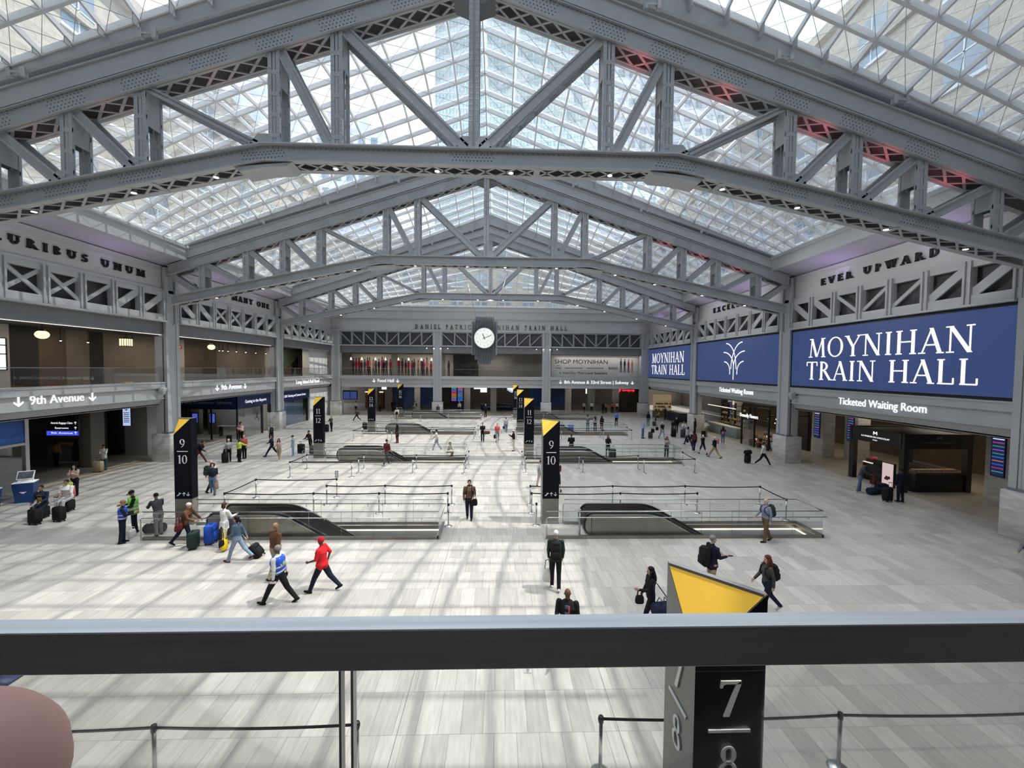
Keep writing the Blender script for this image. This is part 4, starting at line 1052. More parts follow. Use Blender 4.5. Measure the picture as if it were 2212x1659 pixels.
BL = 'stanchions before the farthest left escalator'; BR = 'stanchions before the farthest right escalator'
line([(-9.05,53.2),(-12.69,53.0),(-12.6,54.7),(-5.67,54.7),(-1.35,54.8)], 'the folded line before the farthest left escalator', BL)
line([(2.76,54.6),(7.0,54.7),(11.55,54.8),(14.16,53.9)], 'the line before the farthest right escalator', BR)

# ------------------------------------------------------------------ hanging clock
CLK = mat('clock_case_grey', (0.34,0.36,0.385), 0.45, .3, .05, 3)
cy = 43.6; cx = -.56
t = thing('hanging_clock', 'large round clock in a stepped fluted grey case hung from the roof', 'clock', (cx,cy,7.3))
def flute(x0, x1, z0, z1, n, d):
    m = MB()
    for i in range(n):
        a = x0+(x1-x0)*i/n; b = x0+(x1-x0)*(i+1)/n; c = (a+b)/2
        m.prism([(a,cy+d,z0),(c,cy-d,z0),(b,cy+d,z0)], (0,0,z1-z0)); 
    m.box(x0,x1,cy-d*.2+.05,cy+d+.3,z0,z1); return m
link('case', flute(cx-1.36,cx+1.36,8.35,11.85,10,.28), CLK, t)
link('case_top', flute(cx-1.0,cx+1.0,11.85,12.35,8,.26), CLK, t)
link('case_foot', flute(cx-1.0,cx+1.0,7.85,8.35,8,.24), CLK, t); link('case_tip', flute(cx-.7,cx+.7,7.35,7.85,6,.2), CLK, t)
def disc(mb, c, r, y0, y1, n=48, m=0):
    mb.tube([(c[0],y0,c[2]),(c[0],y1,c[2])], r, n, m)
m = MB(); disc(m, (cx,0,10.1), 1.12, cy-.46, cy-.2); link('bezel', m, SATIN, t)
m = MB(); disc(m, (cx,0,10.1), 1.04, cy-.48, cy-.45); dial = link('dial', m, mat('dial_cream', (.85,.86,.82), .5, emit=(.9,.92,.85), es=.35), t)
cm0 = mat('dial_grey', (.28,.29,.3), .5); m = MB()
for i in range(60):
    a = R(6*i); r0 = .86 if i % 5 else .80
    if i % 5 == 0:
        m5 = MB(); sans(m5, str(12 if i == 0 else i//5), (cx+.80*math.sin(a), cy-.49, 10.1+.80*math.cos(a)-.07), (1,0,0), (0,0,1), .15, .008); link('numeral', m5, cm0, dial)
    m.bar((cx+.95*math.sin(a),cy-.485,10.1+.95*math.cos(a)),(cx+.99*math.sin(a),cy-.485,10.1+.99*math.cos(a)),.01,.02,(0,1,0))
for i in range(36):
    a = R(10*i); b = R(10*i+10); m.bar((cx+.5*math.sin(a),cy-.485,10.1+.5*math.cos(a)),(cx+.5*math.sin(b),cy-.485,10.1+.5*math.cos(b)),.012,.008,(0,1,0))
link('minute_marking', m, cm0, dial)
for nm, a, L_, w in (('hour_hand', R(338), .46, .07), ('minute_hand', R(68), .80, .05)):
    m = MB(); d = Vector((math.sin(a),0,math.cos(a))); m.bar(Vector((cx,cy-.51,10.1))-d*.18, Vector((cx,cy-.51,10.1))+d*L_, .012, w, Vector((0,1,0)).cross(d)); link(nm, m, BLETTER, dial)
m = MB(); m.tube([(cx-.9,cy+.1,12.35),(cx-2.3,TY[2]+.3,zb(0)+2.6)],.03,5); link('cable', m, SATIN, t)
m = MB(); m.tube([(cx+.9,cy+.1,12.35),(cx+2.5,TY[2]+.3,zb(0)+2.6)],.03,5); link('cable', m, SATIN, t)

# ------------------------------------------------------------------ people
_mc = {}
def cm(col, rough=.8):
    k = tuple(col)
    if k not in _mc: _mc[k] = mat('cloth_%d' % len(_mc), col, rough, 0, .10, 14, .2)
    return _mc[k]
SK = {'a': (.50,.31,.22), 'b': (.32,.18,.11), 'c': (.12,.065,.04), 'd': (.58,.38,.29)}
_sk = {k: mat('skin_'+k, v, .55, 0, .06, 20, .35) for k, v in SK.items()}
C_ = dict(black=(.012,.012,.014), navy=(.016,.022,.05), dnavy=(.012,.016,.03), white=(.72,.72,.71), grey=(.2,.2,.21), lgrey=(.42,.43,.44), red=(.62,.02,.03), brown=(.12,.055,.03), tan=(.35,.26,.16),
    khaki=(.36,.28,.18), cream=(.62,.54,.45), jeans=(.10,.16,.26), ljeans=(.24,.32,.43), dkgreen=(.02,.035,.03), olive=(.10,.09,.06), maroon=(.10,.018,.022), pink=(.65,.16,.25), coral=(.62,.10,.13), orange=(.65,.16,.10),
    lime=(.55,.66,.10), vest=(.03,.10,.55), hiviz=(.20,.62,.08), denim=(.10,.15,.21), lblue=(.30,.42,.62), blue=(.10,.22,.62), teal=(.03,.12,.12), shirtgrey=(.22,.25,.33), bronze=(.15,.10,.06), trouser=(.13,.085,.05), dkgrey=(.06,.06,.065), mustard=(.38,.22,.03), stripe=(.45,.33,.30), yellow=(.75,.50,.02))
HAIRC = dict(black=(.010,.008,.007), brown=(.05,.028,.015), red=(.10,.03,.012), blond=(.30,.20,.10), white=(.66,.64,.60), grey=(.22,.21,.20))
def rot(v, ax, a): return Matrix.Rotation(a, 3, ax) @ Vector(v)
class Body:
    """signed capsules (a, b, ra, rb, squash) with a region name; fused by remeshing into one surface"""
    def __init__(s): s.mb = MB(); s.caps = []
    def cap(s, a, b, ra, rb, reg, n=10):
        a = Vector(a); b = Vector(b); d = (b-a).normalized()
        pts = [a-d*ra*.86, a-d*ra*.5, a, b, b+d*rb*.5, b+d*rb*.86]; s.mb.tube(pts, [ra*.5, ra*.87, ra, rb, rb*.87, rb*.5], n); s.caps.append((a, b, ra, rb, reg))
    def ell(s, c, r, reg, M=None, n=14, k=9):
        s.mb.ell(c, r, n, k, 0, M); s.caps.append((Vector(c), Vector(c), min(r), min(r), reg))
    def loft(s, rings, regs, n=16):
        """rings: (centre, ax, ay, rx, ry)"""
        vs = []; k = len(rings)
        for c, ax, ay, rx, ry in rings:
            for j in range(n):
                a = 2*PI*j/n; ca = math.cos(a); sa = math.sin(a)
                q = 0.85; vs.append(Vector(c)+ax*(rx*math.copysign(abs(ca)**q, ca))+ay*(ry*math.copysign(abs(sa)**q, sa)))
        fs = [(i*n+j, i*n+(j+1)%n, (i+1)*n+(j+1)%n, (i+1)*n+j) for i in range(k-1) for j in range(n)]
        fs += [tuple(reversed(range(n))), tuple((k-1)*n+j for j in range(n))]
        s.mb.add(vs, fs, 0, True)
        for i in range(k-1):
            r = min(rings[i][3], rings[i][4]); w = max(0, (rings[i][4]-rings[i][3]))
            for q in (-1, 0, 1): s.caps.append((Vector(rings[i][0])+rings[i][2]*(w*q), Vector(rings[i+1][0])+rings[i+1][2]*(w*q), r, min(rings[i+1][3], rings[i+1][4]), regs[i]))
    def mesh(s, name, voxel, order, mats, parent):
        me = bpy.data.meshes.new(name); me.from_pydata([tuple(v) for v in s.mb.v], [], s.mb.f); me.update()
        o = bpy.data.objects.new(name, me); COL.objects.link(o)
        md = o.modifiers.new('r', 'REMESH'); md.mode = 'VOXEL'; md.voxel_size = voxel
        sm = o.modifiers.new('s', 'SMOOTH'); sm.iterations = 2; sm.factor = .5
        dg = bpy.context.evaluated_depsgraph_get(); m2 = bpy.data.meshes.new_from_object(o.evaluated_get(dg))
        bpy.data.objects.remove(o); bpy.data.meshes.remove(me); m2.name = name
        nv = len(m2.vertices); co = np.empty(nv*3); m2.vertices.foreach_get('co', co); co = co.reshape(-1,3)
        A = np.array([c[0] for c in s.caps]); B = np.array([c[1] for c in s.caps]); RA = np.array([c[2] for c in s.caps]); RB = np.array([c[3] for c in s.caps])
        reg = np.array([order.index(c[4]) for c in s.caps])
        npoly = len(m2.polygons); ce = np.empty(npoly*3); m2.polygons.foreach_get('center', ce); ce = ce.reshape(-1,3)
        best = np.full(npoly, 1e9); lab = np.zeros(npoly, int)
        for i in range(len(A)):
            ab = B[i]-A[i]; L2 = ab@ab
            h = np.clip(((ce-A[i])@ab)/L2, 0, 1) if L2 > 1e-9 else np.zeros(npoly)
            q = ce-A[i]-h[:,None]*ab; dd = np.sqrt((q*q).sum(1))-(RA[i]+(RB[i]-RA[i])*h)
            u = dd < best; best[u] = dd[u]; lab[u] = reg[i]
        for mm in mats: m2.materials.append(mm)
        m2.polygons.foreach_set('material_index', lab.astype(np.int32)); m2.polygons.foreach_set('use_smooth', np.ones(npoly, bool)); m2.update()
        ob = bpy.data.objects.new(name, m2); COL.objects.link(ob); ob.parent = parent; _base[ob.name] = Vector((0,0,0)); return ob
WALK = dict(L=(24,8), R=(-20,14), aL=(-22,6,18), aR=(20,6,28)); WALK2 = dict(L=(-16,22), R=(16,4), aL=(14,6,20), aR=(-14,6,15)); STRIDE = dict(L=(32,6), R=(-26,18), aL=(-30,6,25), aR=(26,6,40))
STAND = dict(L=(2,2), R=(-2,2), aL=(4,7,12), aR=(2,7,14)); PHONE = dict(L=(2,2), R=(-3,4), aL=(28,4,95), aR=(30,4,98), head=(0,22)); SIT = dict(L=(78,82), R=(82,70), aL=(25,5,55), aR=(22,5,60)); PULL = dict(L=(26,8), R=(-22,18), aL=(18,6,30), aR=(-32,8,8)); HOLD = dict(L=(4,4), R=(-6,6), aL=(35,6,45), aR=(32,6,50)); LEAN = dict(L=(-4,2), R=(10,14), aL=(40,10,55), aR=(45,12,60), lean=18)
def person(label, x, y, face, pose, top, bottom, h=1.75, skin='a', hair='brown', style='short', shoes='black', sleeves='long', legs='long', near=0, female=False, bulk=1.0, z=0.0, extra=(), group=None, seat=None):
    """face: degrees, 0 = +x (right in the photo), 90 = away from the camera, 270 = toward it"""
    t = local('person', label, 'person', (x,y,z), R(face), group)
    k = h/1.75; p = dict(STAND); p.update(pose); B_ = Body()
    lean = R(p.get('lean', 2)); hx, hp = p.get('head', (0,4))
    X = Vector((1,0,0)); Yv = Vector((0,1,0))
    def leg(sd, fl, kn):
        f = R(fl); g = R(fl-kn); hip = Vector((0,sd*.092,0)); kne = hip+Vector((math.sin(f),sd*.012,-math.cos(f)))*.435; ank = kne+Vector((math.sin(g),0,-math.cos(g)))*.415
        return hip, kne, ank, g
    LL = leg(1, *p['L']); RR = leg(-1, *p['R'])
    pel = -min(LL[2].z-.085*math.cos(min(0.6,abs(LL[3]))), RR[2].z-.085*math.cos(min(.6,abs(RR[3]))))
    if seat is not None: pel = seat/k+.10
    P0 = Vector((0,0,pel))
    bot = 'bottom'; fat = bulk
    for sd, (hip, kne, ank, g) in ((1,LL),(-1,RR)):
        hip, kne, ank = P0+hip, P0+kne, P0+ank
        B_.cap(hip, kne, .099*fat, .070*fat, bot)
        if legs == 'long': B_.cap(kne, ank, .069*fat, .058, bot)
        else:
            mid = kne+(ank-kne)*.12; B_.cap(kne, mid, .064*fat, .06, bot); B_.cap(mid, ank, .050, .036, 'skin')
        pitch = max(-.9, min(.35, -g*1.0)) if ank.z > .15 else 0.0
        if g < -.25: pitch = .55       # trailing foot: heel up
        elif g > .22: pitch = -.22
        fd = Vector((math.cos(pitch),0,-math.sin(pitch))); fu = Vector((math.sin(pitch),0,math.cos(pitch)))
        heel = ank-fd*.045-fu*.045; toe = ank+fd*.155-fu*.052
        B_.cap(heel, heel+fd*.10, .040, .042, 'shoe'); B_.cap(heel+fd*.10, toe, .043, .032, 'shoe'); B_.cap(ank+fu*.01, ank-fu*.03, .043, .044, 'shoe')
    # torso
    def T(zr, fx=0.0): 
        zr = zr-.90; return P0+Vector((math.sin(lean)*zr+math.cos(lean)*fx, 0, math.cos(lean)*zr-.0+math.sin(-lean)*fx))
    ux = Vector((math.cos(lean),0,-math.sin(lean))); w = .9 if female else 1.0
    b = bulk*1.07
    hipw = .158 if female else .150
    B_.loft([(T(.82),ux,Yv,.085,.12),(T(.86),ux,Yv,.108*b,hipw*b),(T(.95),ux,Yv,.112*b,(hipw+.005)*b),(T(1.0),ux,Yv,.108*b,.150*b)], [bot]*3)
    B_.loft([(T(.985),ux,Yv,.110*b,.156*b),(T(1.06),ux,Yv,.104*b,.142*b*w),(T(1.18,.005),ux,Yv,.115*b,.156*b*w),(T(1.31,.01),ux,Yv,.125*b,.178*b*w),(T(1.40),ux,Yv,.105,.172*w),(T(1.445,-.005),ux,Yv,.075,.125*w),(T(1.47,-.01),ux,Yv,.058,.075)], ['top']*6)
    hem = p.get('hem')
    if hem: B_.loft([(T(hem),ux,Yv,.135*b,.175*b),(T(.99),ux,Yv,.118*b,.163*b)], ['top'])
    if legs == 'skirt':
        B_.loft([(T(.52),ux,Yv,.16,.19),(T(.99),ux,Yv,.115*b,.156*b)], ['bottom'])
    # neck and head
    nk = T(1.46,-.005); hc = T(1.46)+Vector((math.sin(lean*.5)*.16+math.sin(R(hp))*.05, 0, .165*math.cos(lean*.4)))
    B_.cap(nk, hc-Vector((.01,0,.06)), .056, .052, 'skin')
    M = (Matrix.Rotation(R(hx), 3, 'Z') @ Matrix.Rotation(R(hp), 3, 'Y'))
    def Hp(v): return hc+M@Vector(v)
    B_.ell(Hp((-.005,0,.025)), (.094,.074,.098), 'skin', M); B_.ell(Hp((.022,0,-.05)), (.066,.056,.066), 'skin', M)
    B_.cap(Hp((.088,0,.012)), Hp((.104,0,-.022)), .010, .016, 'skin', 6)
    for sd in (-1, 1): B_.ell(Hp((-.005,sd*.076,-.008)), (.018,.010,.030), 'skin', M, 8, 6)
    # arms
    hands = {}
    for sd, key in ((1,'aL'),(-1,'aR')):
        fl, ab, el = p[key][:3]; inw = p[key][3] if len(p[key]) > 3 else (12 if el > 40 else 3)
        sh = T(1.405)+Yv*sd*.178*w*(1+(b-1)*.5)
        f = R(fl)-lean*.6; d1 = Vector((math.sin(f)*math.cos(R(ab)), sd*math.sin(R(ab)), -math.cos(f)*math.cos(R(ab))))
        elb = sh+d1*.275; g = f+R(el); d2 = Vector((math.sin(g)*math.cos(R(inw)), -sd*math.sin(R(inw)), -math.cos(g)*math.cos(R(inw)))); wr = elb+d2*.245
        sl = 'top'
        B_.cap(sh, elb, .066*(.5+.5*b), .054, sl)
        if sleeves == 'long': B_.cap(elb, wr, .051, .040, sl)
        else: B_.cap(sh+d1*.16, elb, .047, .040, 'skin'); B_.cap(elb, wr, .040, .028, 'skin')
        # hand with palm, four fingers, thumb
        side = d2.cross(Yv); side = (side.normalized() if side.length > .1 else X)   # across the palm normal
        pal = wr+d2*.055; hands[key] = wr+d2*.09
        fw = d2.cross(side).normalized()*1.0
        ac = side   # fingers spread front to back
        if near:
            B_.cap(wr+d2*.01, pal+ac*.012, .026, .024, 'skin', 6); B_.cap(wr+d2*.01, pal-ac*.012, .026, .024, 'skin', 6)
            curl = fw*(-sd)*.0
            for i, (o_, L_) in enumerate(((.030,.072),(.010,.082),(-.010,.076),(-.028,.060))):
                r0 = pal+d2*.022+ac*o_; bend = Yv*(-sd)*.012*(1+i*.2)
                r1 = r0+d2*L_*.55+bend*.6; r2 = r1+d2*L_*.4+bend*1.6
                B_.cap(r0, r1, .0095, .009, 'skin', 6); B_.cap(r1, r2, .009, .0075, 'skin', 6)
            th0 = wr+d2*.03+ac*.028; B_.cap(th0, th0+d2*.035+ac*.022, .011, .010, 'skin', 6); B_.cap(th0+d2*.035+ac*.022, th0+d2*.062+ac*.026-Yv*sd*.008, .010, .008, 'skin', 6)
        else:
            B_.cap(wr, pal, .030, .034, 'skin', 6); B_.cap(pal, pal+d2*.07, .032, .022, 'skin', 6); B_.cap(wr+d2*.03, wr+d2*.07+ac*.035, .013, .011, 'skin', 6)
    if k != 1.0:
        B_.mb.v = [(v[0]*k, v[1]*k, v[2]*k) for v in B_.mb.v]; B_.caps = [(a*k, b2*k, ra*k, rb*k, r) for a, b2, ra, rb, r in B_.caps]
    order = ['skin','top','bottom','shoe']
    vox = .009 if near else (.015 if y < 36 else .02)
    B_.mesh('body', vox, order, [_sk[skin], cm(C_[top]), cm(C_[bottom]), cm(C_[shoes], .5)], t)
    S = lambda v: Vector(v)*k
    # hair, caps
    if style not in ('bald',):
        m = MB(); hm = cm(HAIRC[hair], .6) if hair in HAIRC else cm(C_[hair])
        if style in ('cap','beanie','cap_back'):
            m.ell(S(Hp((-.010,0,.048))), S((.104,.085,.082)), 14, 9, 0, M)
            if style == 'cap': m.ell(S(Hp((.115,0,.045))), S((.06,.062,.010)), 12, 6, 0, M)
            link('cap', m, cm(C_[p.get('cap','black')]), t)
        else:
            m.ell(S(Hp((-.022,0,.044))), S((.100,.083,.092)), 14, 9, 0, M)
            if style != 'short':
                m.ell(S(Hp((-.045,0,-.02))), S((.075,.085,.10)), 12, 8, 0, M)
            if style == 'long':
                c0 = Hp((-.055,0,-.02)); c1 = T(1.36,-.105); c2 = T(1.22,-.115)
                m.tube([S(c0+Vector((0,0,.05))), S(c0), S(c0*.4+c1*.6), S(c1), S(c2)], [.06*k,.082*k,.09*k,.075*k,.03*k], 10)
                for sd in (-1, 1): m.tube([S(Hp((.01,sd*.076,.03))), S(Hp((.015,sd*.085,-.06))), S(T(1.36,.06)+Yv*sd*.085), S(T(1.25,.09)+Yv*sd*.075)], [.02*k,.032*k,.034*k,.015*k], 7)
            if style == 'bun': m.ell(S(Hp((-.07,0,.115))), S((.042,.042,.042)), 10, 7, 0, M)
            if style == 'pony': m.tube([S(Hp((-.10,0,.03))), S(Hp((-.15,0,-.05))), S(Hp((-.13,0,-.17)))], [.03*k,.035*k,.012*k], 8)
            if style == 'curly': m.ell(S(Hp((-.04,0,.02))), S((.12,.125,.135)), 12, 8, 0, M)
            link('hair', m, hm, t)
    if near:
        m = MB()
        for sd in (-1, 1): m.ell(S(Hp((.078,sd*.033,.022))), S((.010,.014,.007)), 8, 6, 0, M)
        link('eyes', m, cm((.02,.015,.012), .3), t)
        m = MB(); m.ell(S(Hp((.083,0,-.062))), S((.008,.024,.006)), 8, 6, 0, M); link('mouth', m, cm((.30,.10,.09), .5), t)
    world = Matrix.Translation((x,y,z)) @ Matrix.Rotation(R(face), 4, 'Z')
    out = dict(root=t, hands={q: world@(v*k) for q, v in hands.items()}, T=lambda zr, fx, sy=0: world@S(T(zr,fx)+Yv*sy), Tl=lambda zr, fx, sy=0: S(T(zr,fx)+Yv*sy), k=k, ux=ux, M=M, Hl=lambda v: S(Hp(v)), face=face, lean=lean, b=b, w=w, pel=pel)
    for e in extra: e(out)
    return out
def vest(colr, stripe=(.55,.57,.58), z0=.98, wid=1.12):
    def f(o):
        m = MB(); b = o['b']*wid; Yv = Vector((0,1,0))
        Bx = Body(); ux = o['ux']; k = o['k']
        def ring(zr, rx, ry): return (o['Tl'](zr,.004), ux*k, Yv*k, rx*b, ry*b*o['w'])
        Bx.loft([ring(z0,.118,.166),ring(1.10,.112,.158),ring(1.2,.118,.162),ring(1.31,.128,.182),ring(1.40,.108,.170),ring(1.445,.078,.115)], ['a']*5)
        v = link('safety_vest', Bx.mb, cm(C_[colr], .7), o['root'])
        s = MB()
        for zr, rx, ry in ((1.03,.1185,.1665),(1.17,.1195,.1645)):
            By = Body(); By.loft([ (o['Tl'](zr-.022,.004),ux*k,Yv*k,rx*b*1.012,ry*b*o['w']*1.012),(o['Tl'](zr+.022,.004),ux*k,Yv*k,rx*b*1.012,ry*b*o['w']*1.012)], ['a']); s.add(By.mb.v, By.mb.f, 0, True)
        for sd in (-1, 1):
            for fx in (-1, 1): s.bar(o['Tl'](1.17,fx*.118*b,sd*.085), o['Tl'](1.42,fx*.085*b,sd*.095), .05*k, .012, (1,0,0))
        link('reflective_stripes', s, mat('reflective_grey', stripe, .35, .3, .05, 9), v)
    return f
def backpack(col, label, size=(.17,.30,.46), zc=1.20, accent=None, tilt=0):
    def f(o):
        k = o['k']; d = .118*o['b']; c = o['Tl'](zc, -d-size[0]/2-.005)
        wm = Matrix.Translation(o['root'].location) @ Matrix.Rotation(R(o['face']), 4, 'Z')
        t = local('backpack', label, 'backpack', tuple(wm@Vector(c)), R(o['face']))
        M = Matrix.Rotation(o['lean'], 3, 'Y')
        m = MB(); m.rbox((0,0,0), [q*k for q in size], .06*k, M); m.ell(M@Vector((0,0,size[2]*.46*k)), (size[0]*.5*k,size[1]*.46*k,.07*k), 12, 6, 0, M); link('pack', m, cm(C_[col]), t)
        m = MB(); m.rbox(M@Vector((-size[0]*.55*k,0,-size[2]*.17*k)), (.06*k,size[1]*.74*k,size[2]*.45*k), .025*k, M); link('pocket', m, cm(C_[accent or col]), t)
        for sd in (-1, 1):
            m = MB(); pts = [o['Tl'](1.40,-d-.01,sd*.10), o['Tl'](1.46,-.02,sd*.11), o['Tl'](1.40,.115*o['b'],sd*.11), o['Tl'](1.25,.132*o['b'],sd*.125), o['Tl'](1.12,.06,sd*.165*o['b']*o['w']), o['Tl'](1.08,-d-.01,sd*.13)]
            m.tube([Vector(q)-Vector(c) for q in pts], .017*k, 6); link('strap', m, cm(C_[col]), t)
    return f
def shirt_front(col, sy=0.0, z1=1.40, z0=1.04, w=.09):
    def f(o):
        b = o['b']; m = MB(); m.bar(o['Tl'](z1,.105*b,sy), o['Tl'](z0+.12,.128*b,sy), w, .02, (1,0,0)); m.bar(o['Tl'](z0+.12,.128*b,sy), o['Tl'](z0,.118*b,sy), w, .02, (1,0,0)); link('shirt_front', m, cm(C_[col]), o['root'])
    return f
# ---- bags and cases
def suitcase(label, x, y, rz, col, size=(.26,.42,.62), tilt=0, handle=.45, accent=None, group=None):
    """stands on its wheels; local +x is its back (handle side)"""
    t = local('suitcase', label, 'suitcase', (x,y,0), R(rz), group); M = Matrix.Rotation(R(tilt), 3, 'Y'); dx, dy, dz = size
    def Q(p): return M@Vector(p)
    m = MB(); m.rbox(Q((0,0,.06+dz/2)), size, .045, M); link('shell', m, cm(C_[col], .5), t)
    m = MB(); m.rbox(Q((-dx/2-.012,0,.06+dz*.36)), (.035,dy*.8,dz*.5), .016, M); m.rbox(Q((-dx/2-.01,0,.06+dz*.78)), (.03,dy*.8,dz*.22), .014, M); link('front_pockets', m, cm(C_[accent or col], .6), t)
    if handle:
        m = MB()
        for sd in (-1, 1): m.tube([Q((dx/2-.04,sd*.09,.06+dz)),Q((dx/2-.04,sd*.09,.06+dz+handle))],.009,6)
        link('handle_tubes', m, SATIN, t)
        m = MB(); m.tube([Q((dx/2-.04,-.11,.06+dz+handle)),Q((dx/2-.04,.11,.06+dz+handle))],.018,8); link('grip', m, RUBBER, t)
    m = MB(); m.tube([Q((-.03,-.07,.055+dz)),Q((-.03,-.06,.085+dz)),Q((-.03,.06,.085+dz)),Q((-.03,.07,.055+dz))],.012,6); link('carry_handle', m, RUBBER, t)
    for sx in (-1, 1):
        for sd in (-1, 1):
            m = MB(); c = Q((sx*(dx/2-.05),sd*(dy/2-.05),.03)); m.tube([c-Vector((0,.014,0)),c+Vector((0,.014,0))],.03,10); link('wheel', m, RUBBER, t)
    return t
def bag(label, x, y, z, rz, col, size=(.14,.34,.30), name='handbag', loop=.22, cat='bag', group=None, soft=True, accent=None):
    """z = underside; handles rise loop above the top"""
    t = local(name, label, cat, (x,y,z), R(rz), group); dx, dy, dz = size
    m = MB()
    if soft:
        n = 14; prof = [(.72,0),(.95,.08),(1.0,.4),(.93,.75),(.80,.95),(.55,1.0)]; vs = []; fs = []
        for (s_, h_) in prof:
            for j in range(n): a = 2*PI*j/n; vs.append((dx/2*s_*math.copysign(abs(math.cos(a))**.7,math.cos(a)), dy/2*s_*math.copysign(abs(math.sin(a))**.7,math.sin(a)), dz*h_))
        fs = [(i*n+j,i*n+(j+1)%n,(i+1)*n+(j+1)%n,(i+1)*n+j) for i in range(5) for j in range(n)]+[tuple(reversed(range(n))),tuple(5*n+j for j in range(n))]
        m.add(vs, fs, 0, True)
    else: m.rbox((0,0,dz/2), size, .02)
    link('body', m, cm(C_[col], .7), t)
    for sx in (-1, 1):
        m = MB(); m.tube([(sx*dx*.3,-dy*.25,dz*.92),(sx*dx*.15,-dy*.2,dz+loop*.8),(0,0,dz+loop),(sx*dx*.15,dy*.2,dz+loop*.8),(sx*dx*.3,dy*.25,dz*.92)],.010,6); link('handle', m, cm(C_[accent or col], .6), t)
    return t
def duffel(label, x, y, z, rz, col, L_=.6, r=.15, strap=.0, sh=0.0):
    t = local('duffel_bag', label, 'bag', (x,y,z), R(rz))
    m = MB(); m.tube([(-L_/2,0,r),(-L_/2+.06,0,r),(L_/2-.06,0,r),(L_/2,0,r)],[r*.75,r,r,r*.75],14); link('body', m, cm(C_[col], .7), t)
    for q in (-.12, .12):
        m = MB(); m.tube([(q,-r*.9,r*1.2),(q*.6,-r*.3,2*r+.10),(q*.6,r*.3,2*r+.10),(q,r*.9,r*1.2)],.011,6); link('handle', m, cm(C_[col], .6), t)
    if strap:
        m = MB(); m.tube([(-L_*.4,0,2*r*.9),(-.06+sh,.08,2*r+strap*.9),(.0+sh,.1,2*r+strap),(.06+sh,.08,2*r+strap*.9),(L_*.4,0,2*r*.9)],.014,6); link('strap', m, cm(C_[col], .6), t)
    return t

def carry(p, hand, label, rz, col, size=(.16,.32,.34), name='handbag', loop=.18, **k):
    h = p['hands'][hand]; return bag(label, h.x, h.y, max(.02, h.z-size[2]-loop+.02), rz, col, size, name, loop, **k)
# ------------------------------------------------------------------ the people nearest the balcony
def logo_patch(o):
    m = MB(); b = o['b']; c = o['Tl'](1.30,-.155*b); d = o['Tl'](1.22,-.152*b)
    m.bar(Vector(c)+Vector((0,0,0)), d, .13, .006, (1,0,0)); q = link('back_badge', m, cm((.30,.55,.25)), o['root'])
p = person('man in blue reflective vest over white shirt striding left, holding papers', -5.40, 12.05, 176, dict(L=(30,6), R=(-26,14), aL=(-6,10,14), aR=(-24,6,20), head=(8,6)), 'white', 'black', 1.80, 'c', 'grey', 'short', near=1, bulk=1.1, extra=[vest('vest'), logo_patch])
h = p['hands']['aL']; m = MB(); m.rbox((h.x,h.y,h.z-.02), (.20,.02,.07), .006); tag(link('paper', m, cm(C_['white'])), 'rolled white paper in the hand of the striding blue-vested man', 'paper')
person('bald bearded man in brown jacket and khaki trousers walking away', -6.30, 13.55, 60, dict(L=(12,6), R=(-14,8), aL=(12,8,30), aR=(-15,8,20)), 'brown', 'khaki', 1.80, 'b', style='bald', near=1, bulk=1.12, extra=[lambda o: link('beard', (lambda m: m.ell(o['Hl']((.045,0,-.085)), (.05,.055,.05), 10, 7, 0, o['M']))(MB()), cm(HAIRC['grey']), o['root'])])
person('man in bright red shirt and red cap striding left', -4.40, 12.66, 178, dict(L=(26,6), R=(-28,16), aL=(14,8,55), aR=(-35,10,50), head=(0,4), cap='red', hem=.90), 'red', 'dnavy', 1.76, 'c', 'black', 'cap', sleeves='short', near=1, bulk=1.16)
person('blond worker in blue reflective vest standing at the far left, reading papers', -13.62, 16.30, 35, dict(PHONE, aL=(20,6,75), aR=(22,6,80), head=(10,20)), 'dnavy', 'dnavy', 1.66, 'a', 'blond', 'short', near=1, bulk=1.05, extra=[vest('vest')])
person('person in black jacket and cap with bright green apron looking down', -14.0, 17.25, 225, dict(PHONE, head=(10,30), aL=(16,6,70), aR=(20,6,75)), 'black', 'black', 1.78, 'b', 'black', 'cap', near=1, bulk=1.15, extra=[vest('hiviz', z0=.80)])
person('person in dark hooded jacket and grey trousers leaning on the balustrade end', -12.85, 17.05, 150, dict(LEAN, aR=(45,14,40), head=(0,-4)), 'dkgrey', 'grey', 1.72, 'b', 'black', 'cap_back', near=1)
person('old man in brown jacket and pale cap pushing a tall suitcase', -11.15, 16.12, 8, dict(L=(16,10), R=(-20,18), aL=(48,6,10), aR=(35,8,40), lean=18, head=(0,8), cap='cream', hem=.86), 'brown', 'dnavy', 1.66, 'a', 'white', 'cap_back', near=1, bulk=1.1)
bag('patterned maroon shoulder bag at the hip of the brown-jacketed old man', -11.12, 15.86, .66, 5, 'maroon', (.20,.42,.28), 'shoulder_bag', .32)
suitcase('dark green suitcase standing below the brown-jacketed old man', -10.55, 15.80, 20, 'dkgreen', (.30,.46,.60), handle=.0)
suitcase('tall blue suitcase pushed by the brown-jacketed old man', -10.22, 16.25, 185, 'blue' if False else 'navyblue' if 'navyblue' in C_ else 'vest', (.30,.46,.70), handle=.28)
person('brown-haired woman in white coat and grey trousers walking away', -9.50, 15.95, 70, dict(L=(8,6), R=(-10,8), aL=(8,8,20), aR=(30,6,60), hem=.72), 'white', 'lgrey', 1.68, 'a', 'brown', 'bob', near=1, female=True)
bag('bright yellow tote bag beside the white-coated woman', -9.25, 15.55, .06, 10, 'yellow', (.20,.36,.42), 'tote_bag', .30)
